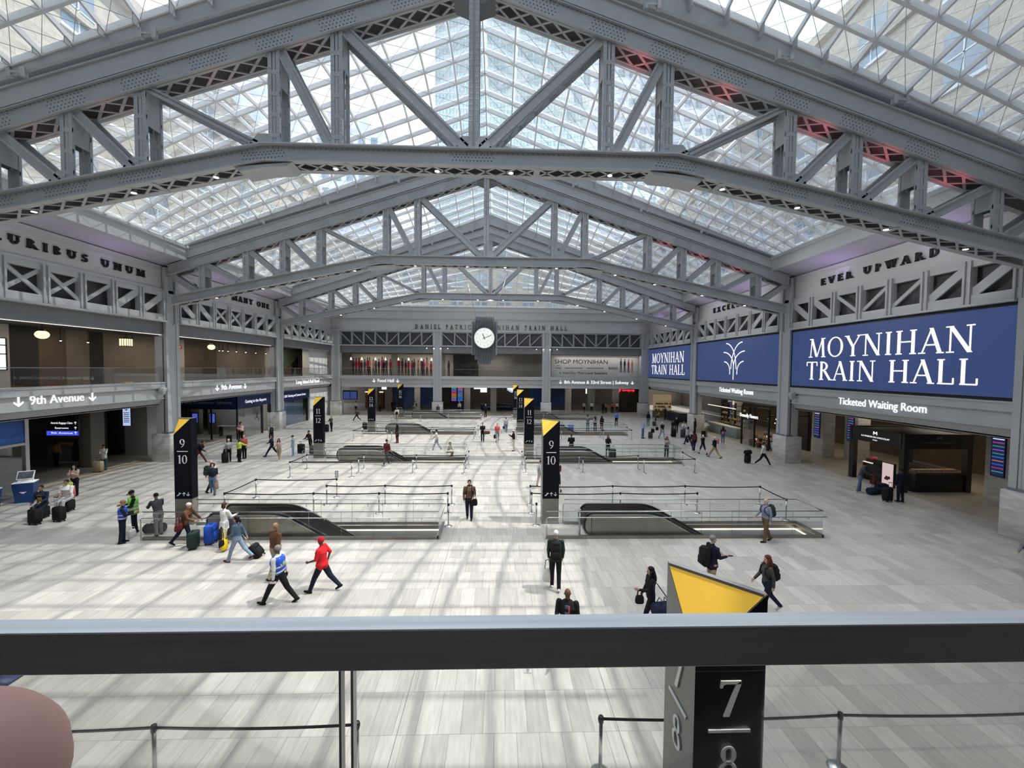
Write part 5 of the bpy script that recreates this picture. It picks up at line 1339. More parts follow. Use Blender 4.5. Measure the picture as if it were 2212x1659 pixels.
p = person('dark-haired woman in denim jacket and jeans walking left', -8.25, 14.72, 180, dict(L=(22,6), R=(-26,20), aL=(10,6,45), aR=(-30,8,6), head=(0,2)), 'denim', 'ljeans', 1.64, 'a', 'black', 'pony', 'maroon', near=1, female=True)
suitcase('black cabin case tilted and pulled by the denim-jacketed woman', -7.60, 15.05, 180, 'black', (.24,.38,.50), tilt=38, handle=.55)
bag('small black shoulder bag of the denim-jacketed woman', -8.62, 14.45, .66, 0, 'black', (.10,.24,.20), 'shoulder_bag', .5)
p = person('white-haired man in dark green jacket seen from behind, walking away', 2.85, 12.75, 84, dict(L=(8,4), R=(-10,8), aL=(6,8,8), aR=(6,10,10), head=(-6,2)), 'dkgreen', 'black', 1.84, 'd', 'white', 'short', 'white', near=1, extra=[backpack('black', 'black backpack with bottle worn by the white-haired man', (.20,.33,.54), 1.18)])
h = p['hands']['aL']; bag('white shopping bag in the left hand of the white-haired man', h.x-.04, h.y, h.z-.72, 80, 'white', (.16,.30,.44), 'shopping_bag', .28, accent='black')
p = person('bald bearded man in black jacket half hidden below the handrail', 2.68, 9.50, 255, dict(PHONE, aL=(16,10,60), aR=(24,8,85), head=(10,22)), 'black', 'jeans', 1.76, 'c', style='bald', near=1, bulk=1.15, extra=[shirt_front('jeans'), shirt_front('coral', .05, 1.40, 1.2, .035)])
h = p['hands']['aR']; m = MB(); m.rbox((h.x+.02,h.y-.05,h.z+.03), (.12,.03,.16), .008); tag(link('paper_cup', m, cm(C_['white'])), 'white folded paper held by the bald man below the handrail', 'paper')
p = person('long dark-haired woman in black leather jacket walking left', 5.16, 10.78, 178, dict(L=(20,8), R=(-22,16), aL=(22,8,70), aR=(8,10,20)), 'black', 'black', 1.66, 'a', 'black', 'long', near=1, female=True)
duffel('navy duffel bag slung from the leather-jacketed woman', 5.38, 10.50, .46, 8, 'navy', .56, .19, .50, -.18)
bag('small black handbag in front of the leather-jacketed woman', 4.80, 10.62, .74, 90, 'black', (.10,.24,.22), 'handbag', .14)
p = person('grey-haired man in navy blazer and khaki trousers facing right', 7.68, 12.40, 8, dict(L=(4,2), R=(-4,4), aL=(20,6,60), aR=(22,6,70), head=(-4,6), hem=.84), 'dnavy', 'khaki', 1.80, 'd', 'grey', 'short', near=1, bulk=1.08, extra=[backpack('black', 'large black backpack worn by the navy-blazered man', (.22,.34,.56), 1.12)])
h = p['hands']['aR']; m = MB(); m.rbox((h.x+.05,h.y-.02,h.z+.02), (.15,.08,.014), .004); tag(link('phone', m, BLACK), 'dark phone held out by the navy-blazered man', 'phone')
person('woman with long red hair in grey jacket walking left', 8.72, 11.30, 178, dict(L=(14,6), R=(-24,18), aL=(-14,8,12), aR=(16,8,30), head=(0,6)), 'dkgrey', 'dnavy', 1.70, 'd', 'red', 'long', 'lgrey', near=1, female=True, extra=[backpack('black', 'black backpack worn by the red-haired woman', (.16,.30,.42), 1.22)])
person('bald man in grey-blue shirt and brown trousers walking left', 11.92, 16.20, 182, dict(L=(10,6), R=(-14,10), aL=(-10,10,14), aR=(16,10,30), head=(10,-2)), 'shirtgrey', 'trouser', 1.76, 'd', style='bald', near=1, bulk=1.1, extra=[backpack('dkgreen', 'dark green backpack worn by the bald man at right', (.18,.30,.46), 1.22)])
person('bearded man in brown shirt walking toward the camera between escalators', -.30, 18.70, 270, dict(L=(6,8), R=(-6,14), aL=(10,10,60), aR=(2,10,12)), 'bronze', 'dnavy', 1.82, 'a', 'black', 'short', near=1, bulk=1.1, extra=[backpack('black', 'black backpack straps on the brown-shirted man', (.18,.30,.44), 1.2), lambda o: link('beard', (lambda m: m.ell(o['Hl']((.045,0,-.075)), (.05,.055,.05), 10, 7, 0, o['M']))(MB()), cm(HAIRC['black']), o['root'])])
bag('black shoulder bag at the side of the brown-shirted man', -.07, 18.60, .70, 90, 'black', (.16,.30,.30), 'shoulder_bag', .5)
person('person in teal top and black shorts at the right edge beside the pedestal', 22.02, 15.10, 100, dict(WALK), 'teal', 'black', 1.70, 'd', 'black', 'short', 'dnavy', sleeves='short', legs='short', near=0)
person('person in dark clothes cut by the right edge of the photo', 18.95, 13.05, 190, dict(WALK), 'grey', 'teal', 1.66, 'd', 'brown', 'short', 'dnavy', legs='short', near=0)
duffel('big black duffel bag on the floor beside the green-aproned person', -13.25, 17.35, 0, 12, 'black', .75, .19)
bag('white plastic bag on the floor behind the blue-vested worker', -13.75, 16.85, 0.0, 0, 'white', (.20,.30,.32), 'plastic_bag', .12)
# two men seated on their luggage at the left
SX, SY = -19.45, 18.85
person('man in navy jacket with yellow shirt front, seated on a black suitcase', -19.55, 19.05, 285, dict(L=(62,30), R=(80,72), aL=(22,8,55), aR=(18,6,50), lean=8), 'navy', 'dnavy', 1.76, 'b', 'black', 'short', near=1, bulk=1.1, seat=.56, extra=[shirt_front('mustard', .0, 1.36, 1.04, .14)])
person('man in white shirt seated beside the navy-jacketed man', -19.35, 19.95, 280, dict(L=(80,72), R=(76,70), aL=(28,8,60), aR=(22,6,60), lean=8), 'white', 'lgrey', 1.78, 'b', 'black', 'short', sleeves='short', near=1, bulk=1.15, seat=.56)
suitcase('black suitcase under the seated navy-jacketed man', -19.53, 19.0, 10, 'black', (.30,.44,.46), handle=0, group=None)
suitcase('black suitcase under the seated white-shirted man', -19.33, 19.92, 10, 'black', (.30,.44,.46), handle=0)
suitcase('black suitcase with bright tag before the seated navy-jacketed man', -19.05, 18.25, 260, 'black', (.26,.44,.62), handle=.30, accent='dkgrey')
suitcase('black suitcase with raised handle before the seated white-shirted man', -18.40, 18.60, 260, 'black', (.26,.44,.60), handle=.45, accent='dkgrey')
person('woman in black and white patterned top with long dark hair, by a pink suitcase', -21.35, 22.25, 290, dict(PHONE, head=(0,6)), 'stripe', 'black', 1.64, 'a', 'black', 'long', near=1, female=True)
suitcase('pink suitcase before the woman in patterned top', -21.18, 21.75, 280, 'coral', (.28,.44,.60), handle=.2)
bag('lime green bag lying on the pink suitcase', -21.18, 21.75, .67, 10, 'lime', (.24,.46,.18), 'tote_bag', .10)
person('woman in white top and dark green wrap leaning on the left pillar', -24.95, 27.75, 285, dict(PHONE, hem=.86), 'white', 'teal', 1.66, 'b', 'brown', 'bob', near=0, female=True, sleeves='short')
suitcase('beige suitcase before the woman leaning on the pillar', -24.82, 27.2, 280, 'khaki', (.30,.48,.66), handle=.25)
person('person in mustard top seen from behind in the left doorway', -28.9, 28.6, 90, {}, 'mustard', 'dnavy', 1.74, 'b', 'black', 'curly')
person('person in long black clothes in the left doorway', -27.6, 28.6, 90, {}, 'black', 'black', 1.70, 'b', 'black', 'long', female=True, legs='skirt')
# ---- middle distance, left
def P(*a, **k): return person(*a, **k)
P('person with black backpack bending forward as they walk beside the left 9/10 totem', -20.35, 29.85, 20, dict(STRIDE, lean=24), 'black', 'maroon', 1.70, 'b', 'black', 'short', 'stripe', extra=[backpack('black', 'black backpack of the bent walker left')])
P('bald man in striped white shirt seen from behind', -14.85, 23.05, 80, dict(WALK), 'white', 'dnavy', 1.76, 'd', style='bald', bulk=1.05, extra=[backpack('dkgreen', 'dark green backpack of the striped-shirt man', (.20,.34,.52))])
p = P('curly-haired woman in navy shirt and jeans walking toward the camera', -14.42, 22.55, 300, dict(L=(20,6), R=(-20,18), aL=(6,6,10), aR=(10,8,20)), 'dnavy', 'jeans', 1.70, 'd', 'brown', 'curly', 'navy', sleeves='short', female=True, bulk=1.1)
carry(p, 'aL', 'brown paper bag carried by the curly-haired woman', 30, 'tan', (.16,.30,.36), 'paper_bag', .14, soft=False)
P('white-haired woman in checked blouse standing with a black case', -18.55, 30.3, 300, {}, 'lgrey', 'black', 1.64, 'd', 'white', 'bob', female=True)
suitcase('black suitcase before the white-haired woman', -18.52, 29.85, 280, 'black', (.26,.40,.66), handle=.3); bag('black handbag resting on the black suitcase of the white-haired woman', -18.5, 29.84, .74, 0, 'black', (.16,.34,.26), 'handbag', .2)
p = P('woman in bright yellow-green top pointing, seen from behind', -17.70, 30.15, 80, dict(STAND, aR=(55,18,25), aL=(5,10,15)), 'lime', 'black', 1.66, 'b', 'brown', 'bob', female=True)
carry(p, 'aL', 'navy bag at the side of the yellow-green topped woman', 0, 'navy', (.18,.34,.34), 'tote_bag', .2)
P('man in orange-red shirt behind the yellow-green topped woman', -18.05, 31.3, 270, {}, 'orange', 'black', 1.78, 'd', style='bald')
P('woman in cream patterned sweater before the ticketing glass', -22.45, 38.2, 250, PHONE, 'cream', 'black', 1.70, 'd', 'blond', 'bob', female=True)
P('person in pink hooded top before the ticketing glass', -22.9, 38.75, 120, {}, 'pink', 'black', 1.72, 'b', 'black', 'curly')
suitcase('black suitcase beside the cream-sweatered woman', -23.4, 37.9, 270, 'black', (.25,.4,.6), handle=.3)
P('man in grey shirt and shorts with navy backpack, walking away', -19.65, 37.9, 130, WALK, 'lgrey', 'black', 1.76, 'd', style='bald', legs='short', extra=[backpack('navy', 'navy backpack of the man in shorts')])
P('man in navy jacket striding left past the sweater woman', -16.45, 32.1, 195, STRIDE, 'navy', 'dnavy', 1.78, 'd', 'brown', 'short')
P('woman in pink striped sweater walking toward the camera', -15.15, 30.65, 280, dict(WALK, aL=(30,6,80), aR=(28,6,80)), 'stripe', 'tan', 1.68, 'b', 'brown', 'long', 'white', female=True)
P('person in light blue denim overalls and black cap', -14.85, 32.1, 200, STAND, 'lblue', 'lblue', 1.62, 'd', 'black', 'cap', 'white', female=True)
P('man in black jacket bending over luggage by the left 11/12 totem', -14.2, 33.6, 240, dict(HOLD, lean=14), 'black', 'black', 1.80, 'b', 'black', 'short')
suitcase('black suitcase beside the man bending over luggage', -14.75, 33.2, 260, 'black', (.3,.5,.7), handle=.2); suitcase('dark suitcase half behind the left 11/12 totem', -13.75, 33.0, 260, 'dkgrey', (.28,.45,.62), handle=.3)
P('person in dark clothes with a stroller at the left', -16.95, 44.6, 250, HOLD, 'dkgrey', 'black', 1.66, 'd', 'grey', 'bob'); suitcase('black upright case before the person at the left corner', -17.3, 44.2, 250, 'black', (.3,.45,.75), handle=.3)
P('person in olive jacket with dark shoulder bag crossing by the left 13/14 totem', -17.3, 53.5, 200, STRIDE, 'olive', 'black', 1.74, 'b', 'black', 'bob', 'white'); bag('dark bag on the back of the olive-jacketed person', -17.0, 53.4, .85, 0, 'dkgrey', (.2,.4,.36), 'shoulder_bag', .3)
P('man in white shirt in the food hall entrance', -20.8, 63.4, 270, WALK, 'white', 'black', 1.78, 'c', 'black', 'short')
P('person in white top and khaki trousers carrying a black bag', -12.2, 53.7, 270, WALK, 'white', 'khaki', 1.76, 'c', 'white', 'short'); bag('black bag on the front of the khaki-trousered person', -12.15, 53.4, .9, 90, 'black', (.16,.36,.30), 'shoulder_bag', .3)
suitcase('dark cases standing at the left 13/14 totem foot', -13.9, 46.2, 250, 'dnavy', (.3,.5,.7), handle=.2)
p = P('woman in long black coat with straight black hair', -8.30, 37.95, 170, dict(STAND, hem=.55), 'black', 'maroon', 1.72, 'b', 'black', 'long', female=True)
carry(p, 'aR', 'bright red bag held by the black-coated woman', 20, 'red', (.2,.42,.44), 'tote_bag', .1)
P('man in white t-shirt and pale jeans walking', -4.2, 34.6, 190, WALK, 'white', 'ljeans', 1.80, 'b', 'black', 'short', 'white', sleeves='short')
P('man in maroon t-shirt walking past the left 11/12 belt line', -6.95, 29.40, 60, dict(WALK, aL=(-4,8,10), aR=(14,8,20)), 'maroon', 'dkgrey', 1.86, 'd', 'brown', 'short', 'lgrey', sleeves='short')
P('person in cream coat crouching behind the left 11/12 balustrade', -2.95, 32.3, 340, dict(SIT, L=(95,110), R=(95,115), lean=20), 'cream', 'tan', 1.66, 'd', 'blond', 'curly', 'white', seat=.28)
P('person in black carrying a brown duffel near the hall centre', -.50, 38.85, 270, HOLD, 'black', 'black', 1.76, 'd', 'brown', 'short')
duffel('brown duffel bag held by the person in black at hall centre', -.1, 38.6, .75, 10, 'brown', .6, .15)
p = P('man in coral polo shirt and grey shorts', .90, 38.85, 265, WALK2, 'coral', 'grey', 1.76, 'd', 'grey', 'short', 'dkgrey', sleeves='short', legs='short')
carry(p, 'aR', 'black bag carried by the coral-shirted man', 80, 'black', (.2,.34,.36))
p = P('woman in red hat and grey jacket, seen from behind', 1.80, 43.9, 95, WALK2, 'lgrey', 'jeans', 1.72, 'd', 'red', 'beanie', 'white', female=True, group=None)
carry(p, 'aL', 'black bag on the arm of the woman with red hat', 90, 'black', (.16,.30,.30), loop=.12)
P('person in black vest and white trousers checking a phone', 2.30, 34.5, 185, dict(PHONE, cap='white'), 'black', 'cream', 1.76, 'b', 'black', 'cap')
P('person with pale top passing left behind the central 9/10 totem', 3.50, 23.8, 100, STRIDE, 'lgrey', 'cream', 1.72, 'd', 'brown', 'short', extra=[backpack('lgrey', 'pale grey backpack beside the central 9/10 totem')])
P('person in maroon top and black shorts half behind the central 9/10 totem', 4.38, 23.2, 100, WALK, 'maroon', 'black', 1.76, 'd', 'brown', 'short', legs='short')
# ---- middle distance, right
P('man in black t-shirt seen from behind within the right 11/12 escalator group', 6.84, 32.55, 90, dict(STAND, aL=(18,10,70), aR=(18,10,70)), 'black', 'dkgrey', 1.74, 'd', 'brown', 'short', sleeves='short', bulk=1.12)
bag('black bag on the floor beside the black-shirted man by the 11/12 escalator', 5.4, 32.6, 0.0, 0, 'black', (.4,.8,.7), 'bag', .1)
P('dark-haired woman in black coat behind the right 11/12 balustrade', 9.70, 32.2, 268, dict(HOLD, hem=.62), 'black', 'grey', 1.70, 'a', 'black', 'long', female=True)
suitcase('grey suitcase before the black-coated woman at the 11/12 balustrade', 10.0, 31.85, 270, 'dkgrey', (.3,.46,.66), handle=.25)
P('man in grey shirt, leftmost of three standing beyond the right 13/14 escalator', 11.0, 45.7, 80, PHONE, 'grey', 'jeans', 1.80, 'b', 'black', 'short')
P('woman in black and white, middle of three standing beyond the 13/14 escalator', 11.85, 45.7, 90, STAND, 'lgrey', 'black', 1.66, 'b', 'black', 'long', female=True)
P('woman in red top and dark skirt, rightmost of three beyond the 13/14 escalator', 12.6, 45.7, 100, STAND, 'maroon', 'black', 1.70, 'b', 'black', 'long', female=True, extra=[backpack('black', 'black backpack of the red-topped woman')])
for i, (x, c, n) in enumerate(((7.2,'dnavy','leftmost'),(8.0,'navy','second'),(9.0,'blue','rightmost, bluest'))): suitcase('dark suitcase in the row beyond the right 13/14 escalator, %s' % n, x, 45.2, 270, c, (.4,.6,.75), handle=.2, group='suitcases beyond the right 13/14 escalator')
P('man in blue shirt and black trousers beyond the 13/14 escalator', 15.5, 50.1, 270, STAND, 'blue', 'black', 1.80, 'c', style='bald')
P('man in pale blue shirt holding a phone, case beside him', 15.62, 41.05, 320, PHONE, 'lblue', 'jeans', 1.76, 'd', style='bald'); suitcase('grey suitcase with black bag beside the pale blue-shirted man', 16.35, 40.9, 270, 'dkgrey', (.26,.4,.62), handle=.4); bag('black bag on the grey suitcase of the pale blue-shirted man', 16.55, 40.85, .62, 90, 'black', (.2,.36,.40), 'handbag', .15)
P('man in navy jacket with a small case, before the right corner pedestal', 19.5, 50.2, 280, STAND, 'dnavy', 'jeans', 1.76, 'c', 'black', 'short'); suitcase('small dark suitcase of the navy-jacketed man by the corner', 20.2, 50.0, 270, 'dkgrey', (.25,.4,.55), handle=.5)
P('person in black top and blue jeans walking toward the camera', 17.5, 40.8, 285, WALK, 'black', 'ljeans', 1.74, 'd', 'white', 'short', sleeves='short'); bag('black bag at the side of the black-topped walker', 17.0, 40.9, .85, 90, 'black', (.16,.3,.34), 'shoulder_bag', .3)
P('woman in pale pink cardigan at the right end of the 11/12 balustrade', 14.35, 32.05, 268, dict(PHONE), 'stripe', 'black', 1.66, 'a', 'red', 'long', 'lgrey', female=True)
P('woman in black jacket, left of the group with tall suitcases', 19.3, 42.5, 280, HOLD, 'black', 'dkgrey', 1.66, 'a', 'black', 'long', female=True)
P('woman in white top, right of the group with tall suitcases', 20.25, 42.0, 260, HOLD, 'white', 'ljeans', 1.66, 'a', 'black', 'long', female=True)
P('person in black standing behind the group with tall suitcases', 20.6, 44.6, 260, STAND, 'black', 'black', 1.76, 'd', 'brown', 'short')
suitcase('tall black suitcase before the woman in black jacket', 19.15, 41.9, 270, 'black', (.3,.45,.8), handle=.3); suitcase('tall dark suitcase before the woman in white top', 19.95, 41.5, 270, 'dkgrey', (.3,.45,.8), handle=.3)
p = P('woman in grey top with hair bun, walking away', 18.6, 37.5, 110, WALK, 'lgrey', 'dnavy', 1.72, 'c', 'black', 'bun', female=True); carry(p, 'aL', 'dark bag on the arm of the woman with a bun', 0, 'dnavy', (.18,.34,.36))
P('person in navy jacket with maroon backpack walking away', 17.6, 34.3, 75, WALK2, 'dnavy', 'navy', 1.78, 'c', 'black', 'short', 'white', extra=[backpack('maroon', 'maroon backpack of the navy-jacketed walker')])
P('man in black leaning at the right third pedestal', 22.2, 43.6, 320, STAND, 'black', 'dnavy', 1.74, 'c', 'black', 'short'); P('woman in white jacket beside the right third pedestal', 22.75, 42.3, 290, PHONE, 'white', 'tan', 1.68, 'a', 'brown', 'bob', female=True); suitcase('black case beside the woman in white jacket', 22.35, 42.0, 270, 'black', (.26,.4,.6), handle=.2)
P('white-haired man in dark jacket and khaki trousers walking away', 18.25, 32.1, 120, STRIDE, 'black', 'khaki', 1.76, 'd', 'white', 'short'); P('white-haired woman in black beside the khaki-trousered man', 17.95, 33.4, 110, WALK, 'black', 'dnavy', 1.64, 'd', 'white', 'bob', female=True, legs='short')
P('girl in navy top with pink bag at her back', 22.35, 38.3, 60, dict(STAND, aR=(60,20,10)), 'dnavy', 'jeans', 1.60, 'c', 'black', 'long', 'white', female=True, extra=[backpack('pink', 'small pink backpack of the girl by the flower shop', (.10,.22,.26), 1.1)]); bag('bright pink bag on the floor beside the girl', 21.85, 38.3, 0, 0, 'pink', (.2,.3,.4), 'bag', .15)
P('man in white shirt and black trousers hauling dark luggage', 20.6, 29.6, 320, dict(STRIDE, aR=(-20,10,10)), 'white', 'black', 1.78, 'b', 'black', 'short', 'white')
suitcase('black suitcase pulled by the white-shirted man', 19.75, 30.15, 300, 'black', (.3,.44,.6), handle=.2); duffel('black duffel on the suitcase of the white-shirted man', 19.75, 30.15, .665, 20, 'black', .6, .17)
p = P('person in dark clothes bending to dark bags before the chocolate kiosk', 21.85, 22.85, 330, dict(HOLD, lean=16, head=(0,20)), 'dkgrey', 'jeans', 1.74, 'b', 'black', 'short', 'white')
duffel('navy duffel bag with red end on the floor before the kiosk', 22.45, 22.55, 0, 12, 'navy', .9, .2); suitcase('dark navy case beside the floor duffel before the kiosk', 23.05, 22.75, 250, 'dnavy', (.4,.55,.5), handle=0); carry(p, 'aR', 'brown rucksack on the arm of the bending person', 0, 'maroon', (.22,.34,.4), loop=.08)
P('man in dark navy suit standing before the kiosk counter', 22.55, 21.15, 95, STAND, 'dnavy', 'dnavy', 1.78, 'c', 'black', 'short', bulk=1.1); suitcase('dark backpack case at the legs of the suited man', 21.95, 21.25, 280, 'black', (.3,.42,.7), handle=.3)
# ---- far end
P('person in cream top with black backpack by the blue glass, far end', -11.9, 63.6, 200, WALK, 'cream', 'tan', 1.76, 'd', 'brown', 'short', extra=[backpack('black', 'black backpack by the blue glass, far end')])
P('person in dark coat before the middle far column', -7.6, 58.5, 270, STAND, 'dkgrey', 'black', 1.74, 'b', 'black', 'short')
P('person in white shirt before the departure board', -5.0, 63.0, 100, STAND, 'white', 'dnavy', 1.78, 'd', 'white', 'short')
P('bald man in dark jacket standing below the clock', -.85, 58.3, 120, STAND, 'dnavy', 'black', 1.80, 'd', style='bald', extra=[backpack('black', 'black backpack of the man below the clock')])
P('person in yellow top seated by the right far corner', 22.9, 55.3, 160, SIT, 'mustard', 'black', 1.70, 'b', 'black', 'short', seat=.48)
P('person in dark clothes standing by the navy counter', 24.1, 56.3, 180, STAND, 'dnavy', 'dnavy', 1.76, 'b', 'black', 'short')
for x, y, tp, lb, st in ((14.6,65.0,'lgrey','pale jacket before the shops, leftmost','cap_back'),(15.9,65.4,'white','white top beside the pale-jacketed one','short'),(17.4,64.0,'black','black top by the dark shop pillar','short'),(17.9,64.3,'tan','tan jacket by the dark shop pillar','bob'),(19.2,65.2,'coral','red jacket before the red-lettered shop','bob'),(20.0,65.4,'cream','cream top before the red-lettered shop','short')):
    P('person in '+lb, x, y, random.choice((70,100,250)), STAND, tp, 'black', 1.72, 'b', 'black', st, group='shoppers before the far right shops')
for x, y, tp, lb in ((-15.8,65.5,'black','black before the dark doorway, nearest the food hall pillar'),(-14.9,66.0,'maroon','maroon in the dark doorway beyond the 13/14 totem'),(-17.6,65.0,'dkgrey','grey seated low in the food hall doorway')):
    P('person in '+lb, x, y, 250, STAND, tp, 'black', 1.7, 'b', 'black', 'short', group='people in the food hall doorway')
# ------------------------------------------------------------------ left side: upper floor and ground floor
def gl_rail(s, y0, y1, label):
    t = thing('glass_guardrail', label, 'guardrail', (s*(WX+.5),(y0+y1)/2,5.75), group='glass guardrails of the upper floor')
    n = 6; x = s*(WX+.5)
    for i in range(n):
        a = y0+(y1-y0)*i/n; b = y0+(y1-y0)*(i+1)/n; m = MB(); m.box(x-.008,x+.008,a+.01,b-.01,5.75,6.74); link('glass_panel', m, GLR, t)
    m = MB(); m.box(x-.03,x+.03,y0,y1,6.74,6.78); link('top_rail', m, SATIN, t)
for k, nm in ((1,'nearest bay'),(2,'middle bay'),(3,'farthest bay')): gl_rail(-1, CY[k]+.6, CY[k+1]-.6, 'glass guardrail on the left upper floor, %s' % nm)
def gl_rail_far(x0, x1, label):
    t = thing('glass_guardrail', label, 'guardrail', ((x0+x1)/2,FARY+.1,5.75), group='glass guardrails of the upper floor'); n = 6
    for i in range(n):
        a = x0+(x1-x0)*i/n; b = x0+(x1-x0)*(i+1)/n; m = MB(); m.box(a+.01,b-.01,FARY+.09,FARY+.106,5.75,6.74); link('glass_panel', m, GLR, t)
    m = MB(); m.box(x0,x1,FARY+.07,FARY+.13,6.74,6.78); link('top_rail', m, SATIN, t)
gl_rail_far(-21.8,-8.6,'glass guardrail before the poster wall at the far left'); gl_rail_far(-7.2,7.2,'glass guardrail behind the clock'); gl_rail_far(8.6,21.8,'glass guardrail before the shopping banner')
WARM = glow('warm_lamp', (1.0,0.80,0.48), 0.9); STRIP = glow('cove_strip', (1.0,0.94,0.85), 0.8)
# cove strips under the headers
m = MB(); m.box(-WX-.80,-WX-.74,CY[1]+.7,CY[3]-.7,9.12,9.16); tag(link('cove_strip_light', m, STRIP), 'thin white light line under the header of the left upper floor', 'light')
m = MB(); m.box(-21.8,21.8,FARY+.5,FARY+.56,9.10,9.14); tag(link('cove_strip_light', m, STRIP), 'thin white light line above the far upper floor', 'light')
def globe(x, y, z, label, square=False):
    t = thing('pendant_lamp', label, 'lamp', (x,y,z), group='pendant lamps of the left upper floor')
    m = MB(); m.cyl(x,y,z+.28,9.2,.015,.015,6); m.cyl(x,y,z+.2,z+.32,.16,.10,12); link('stem', m, BLACK, t)
    m = MB()
    if square:
        m.box(x-.24,x+.24,y-.24,y+.24,z-.28,z+.2); link('shade', m, WARM, t); m = MB()
        for q in (-.25,-.08,.08,.25): m.box(x+q-.012,x+q+.012,y-.262,y-.24,z-.3,z+.22); m.box(x+.24,x+.262,y+q-.012,y+q+.012,z-.3,z+.22)
        m.box(x-.28,x+.28,y-.28,y+.28,z+.2,z+.26); m.box(x-.27,x+.27,y-.27,y+.27,z-.32,z-.28); link('lantern_frame', m, BROWN, t)
    else: m.ell((x,y,z),(.30,.30,.24),16,10); link('shade', m, WARM, t)
globe(-24.9,24.25,8.62,'round glowing pendant lamp at the left upper floor, nearest'); globe(-24.9,29.5,8.55,'square glowing lantern at the left upper floor', True); globe(-24.9,38.0,8.62,'round glowing pendant lamp in the middle bay of the left upper floor')
for y in (20,26,33,38,45,52): area(-24.9,y,9.0,1.6,3,26,(1,.86,.7))
for x in (-18,-10,0,12,18): area(x,62.2,9.0,4,1.5,34,(1,.9,.78))
SPOTM = glow('tiny_spot', (1,.9,.75), 8)
for i, y in enumerate((26.5,28.2,31.5,34.0,41.0,41.5,42.3,43.6,45.2,47.0,49.0)):
    t = thing('ceiling_spotlight', 'small ceiling spotlight of the left upper floor, one of a row', 'spotlight', (-26.2,y,8.55), group='spotlights of the left upper floor')
    m = MB(); m.cyl(-26.2,y,8.5,9.2,.02,.02,6); m.cyl(-26.2,y,8.42,8.55,.06,.05,8); link('housing', m, BLACK, t); m = MB(); m.ell((-26.2,y,8.41),(.05,.05,.03),8,6); link('bulb', m, SPOTM, t)
m = MB(); m.box(-27.0,-26.96,23.3,24.3,6.6,8.4); wn = struct('window_1', m, glow('bright_window', (.95,.97,1), .9)); m = MB()
for q in (23.3,23.8,24.3): m.box(-26.97,-26.92,q-.03,q+.03,6.6,8.4)
for z in (6.6,7.5,8.0,8.4): m.box(-26.97,-26.92,23.3,24.3,z-.03,z+.03)
link('window_frame', m, BLACK, wn)
EXITG = glow('exit_red', (1,.06,.08), 2.0)
t = thing('exit_sign', 'small red exit sign in the middle bay of the left upper floor', 'sign', (-26.5,36.3,8.5)); m = MB(); m.box(-26.55,-26.45,36.0,36.6,8.4,8.65); link('case', m, BLACK, t); m = MB(); sans(m,'EXIT',(-26.44,36.3,8.45),(0,1,0),(0,0,1),.14,.004); link('lettering', m, EXITG, t)
m = MB(); m.box(-26.99,-26.93,52.3,58.3,5.6,9.1); t = link('mural_panel', m, mat('mural_green', (.30,.38,.27), .7, 0, .2, .35)); tag(t, 'pale green mural panel with dark and orange angular bands, left upper floor', 'mural')
for i in range(3):
    m = MB(); z = 8.3-i*.52; m.prism([(-26.93,52.4,z),(-26.93,54.4,z-1.1),(-26.93,54.4,z-1.5),(-26.93,52.4,z-.4)],(.03,0,0)); link('dark_band', m, cm((.06,.045,.035)), t); m = MB(); m.prism([(-26.93,56.4,z-1.1),(-26.93,58.2,z),(-26.93,58.2,z-.4),(-26.93,56.4,z-1.5)],(.03,0,0)); link('dark_band', m, cm((.06,.045,.035)), t)
m = MB(); m.prism([(-26.93,54.6,5.7),(-26.93,56.6,5.7),(-26.93,56.6,6.6),(-26.93,55.4,6.9),(-26.93,54.9,6.6)],(.03,0,0)); link('orange_patch', m, cm((.45,.12,.06)), t)
# ---- ground floor left, nearest bay
t = thing('glass_storefront', 'glass storefront with blue header at the left edge', 'storefront', (-23.75,19.2,0))
for i in range(3):
    a = 15.6+i*2.2; m = MB(); m.box(-23.76,-23.74,a+.02,a+2.18,.1,2.75); link('glass_panel', m, GLD, t)
m = MB(); m.box(-23.8,-23.7,15.6,22.2,2.85,4.05); link('blue_header', m, mat('blue_header', (.02,.075,.26), .3, 0, .3, .8), t); m = MB(); m.box(-23.82,-23.66,15.6,22.3,2.72,2.85); m.box(-23.85,-23.65,22.12,22.3,0,4.08); m.box(-23.8,-23.7,15.6,22.2,0,.1); link('frame', m, SATIN, t)
def pillar(x, y, wx, wy, mm, label):
    m = MB(); m.rbox((x,y,2.05),(wx,wy,4.1),.02); tag(link('pillar', m, mm), label, 'pillar', group='stone pillars of the ground floor')
pillar(-26.85,28.95,.8,1.0,mat('pillar_taupe',(.22,.20,.175),.6,0,.12,1),'taupe pillar behind the woman leaning at the left, under the 9th Avenue sign'); pillar(-26.7,32.8,1.7,1.2,PLASTER,'grey pillar between left doorway and second column'); pillar(-28.9,33.2,.9,.9,DARKW,'dark pillar deep inside the left doorway')
SIGNB = mat('sign_dark', (.015,.016,.022), .4)
t = thing('hanging_sign', 'dark hanging sign with baggage and restroom lines, in the left doorway', 'sign', (-27.2,26.2,2.4)); m = MB(); m.box(-26.9,-25.0,26.2,26.3,2.55,3.55); link('board', m, SIGNB, t); m = MB(); m.box(-26.9,-25.0,26.19,26.2,2.55,2.83); link('blue_band', m, glow('sign_blue',(.03,.05,.42),1), t); m = MB()
for i, s_ in enumerate(('Amtrak Baggage Claim','Restrooms','9th Avenue')): sans(m, s_, (-25.98,26.185,3.27-.31*i), (1,0,0),(0,0,1), .12, .005, 1.3 if i != 1 else .8); arrow(m, (-25.16,26.185,3.24-.31*i),(1,0,0),(0,0,1),.17,.005,True)
link('lettering', m, WHITEL, t); m = MB()
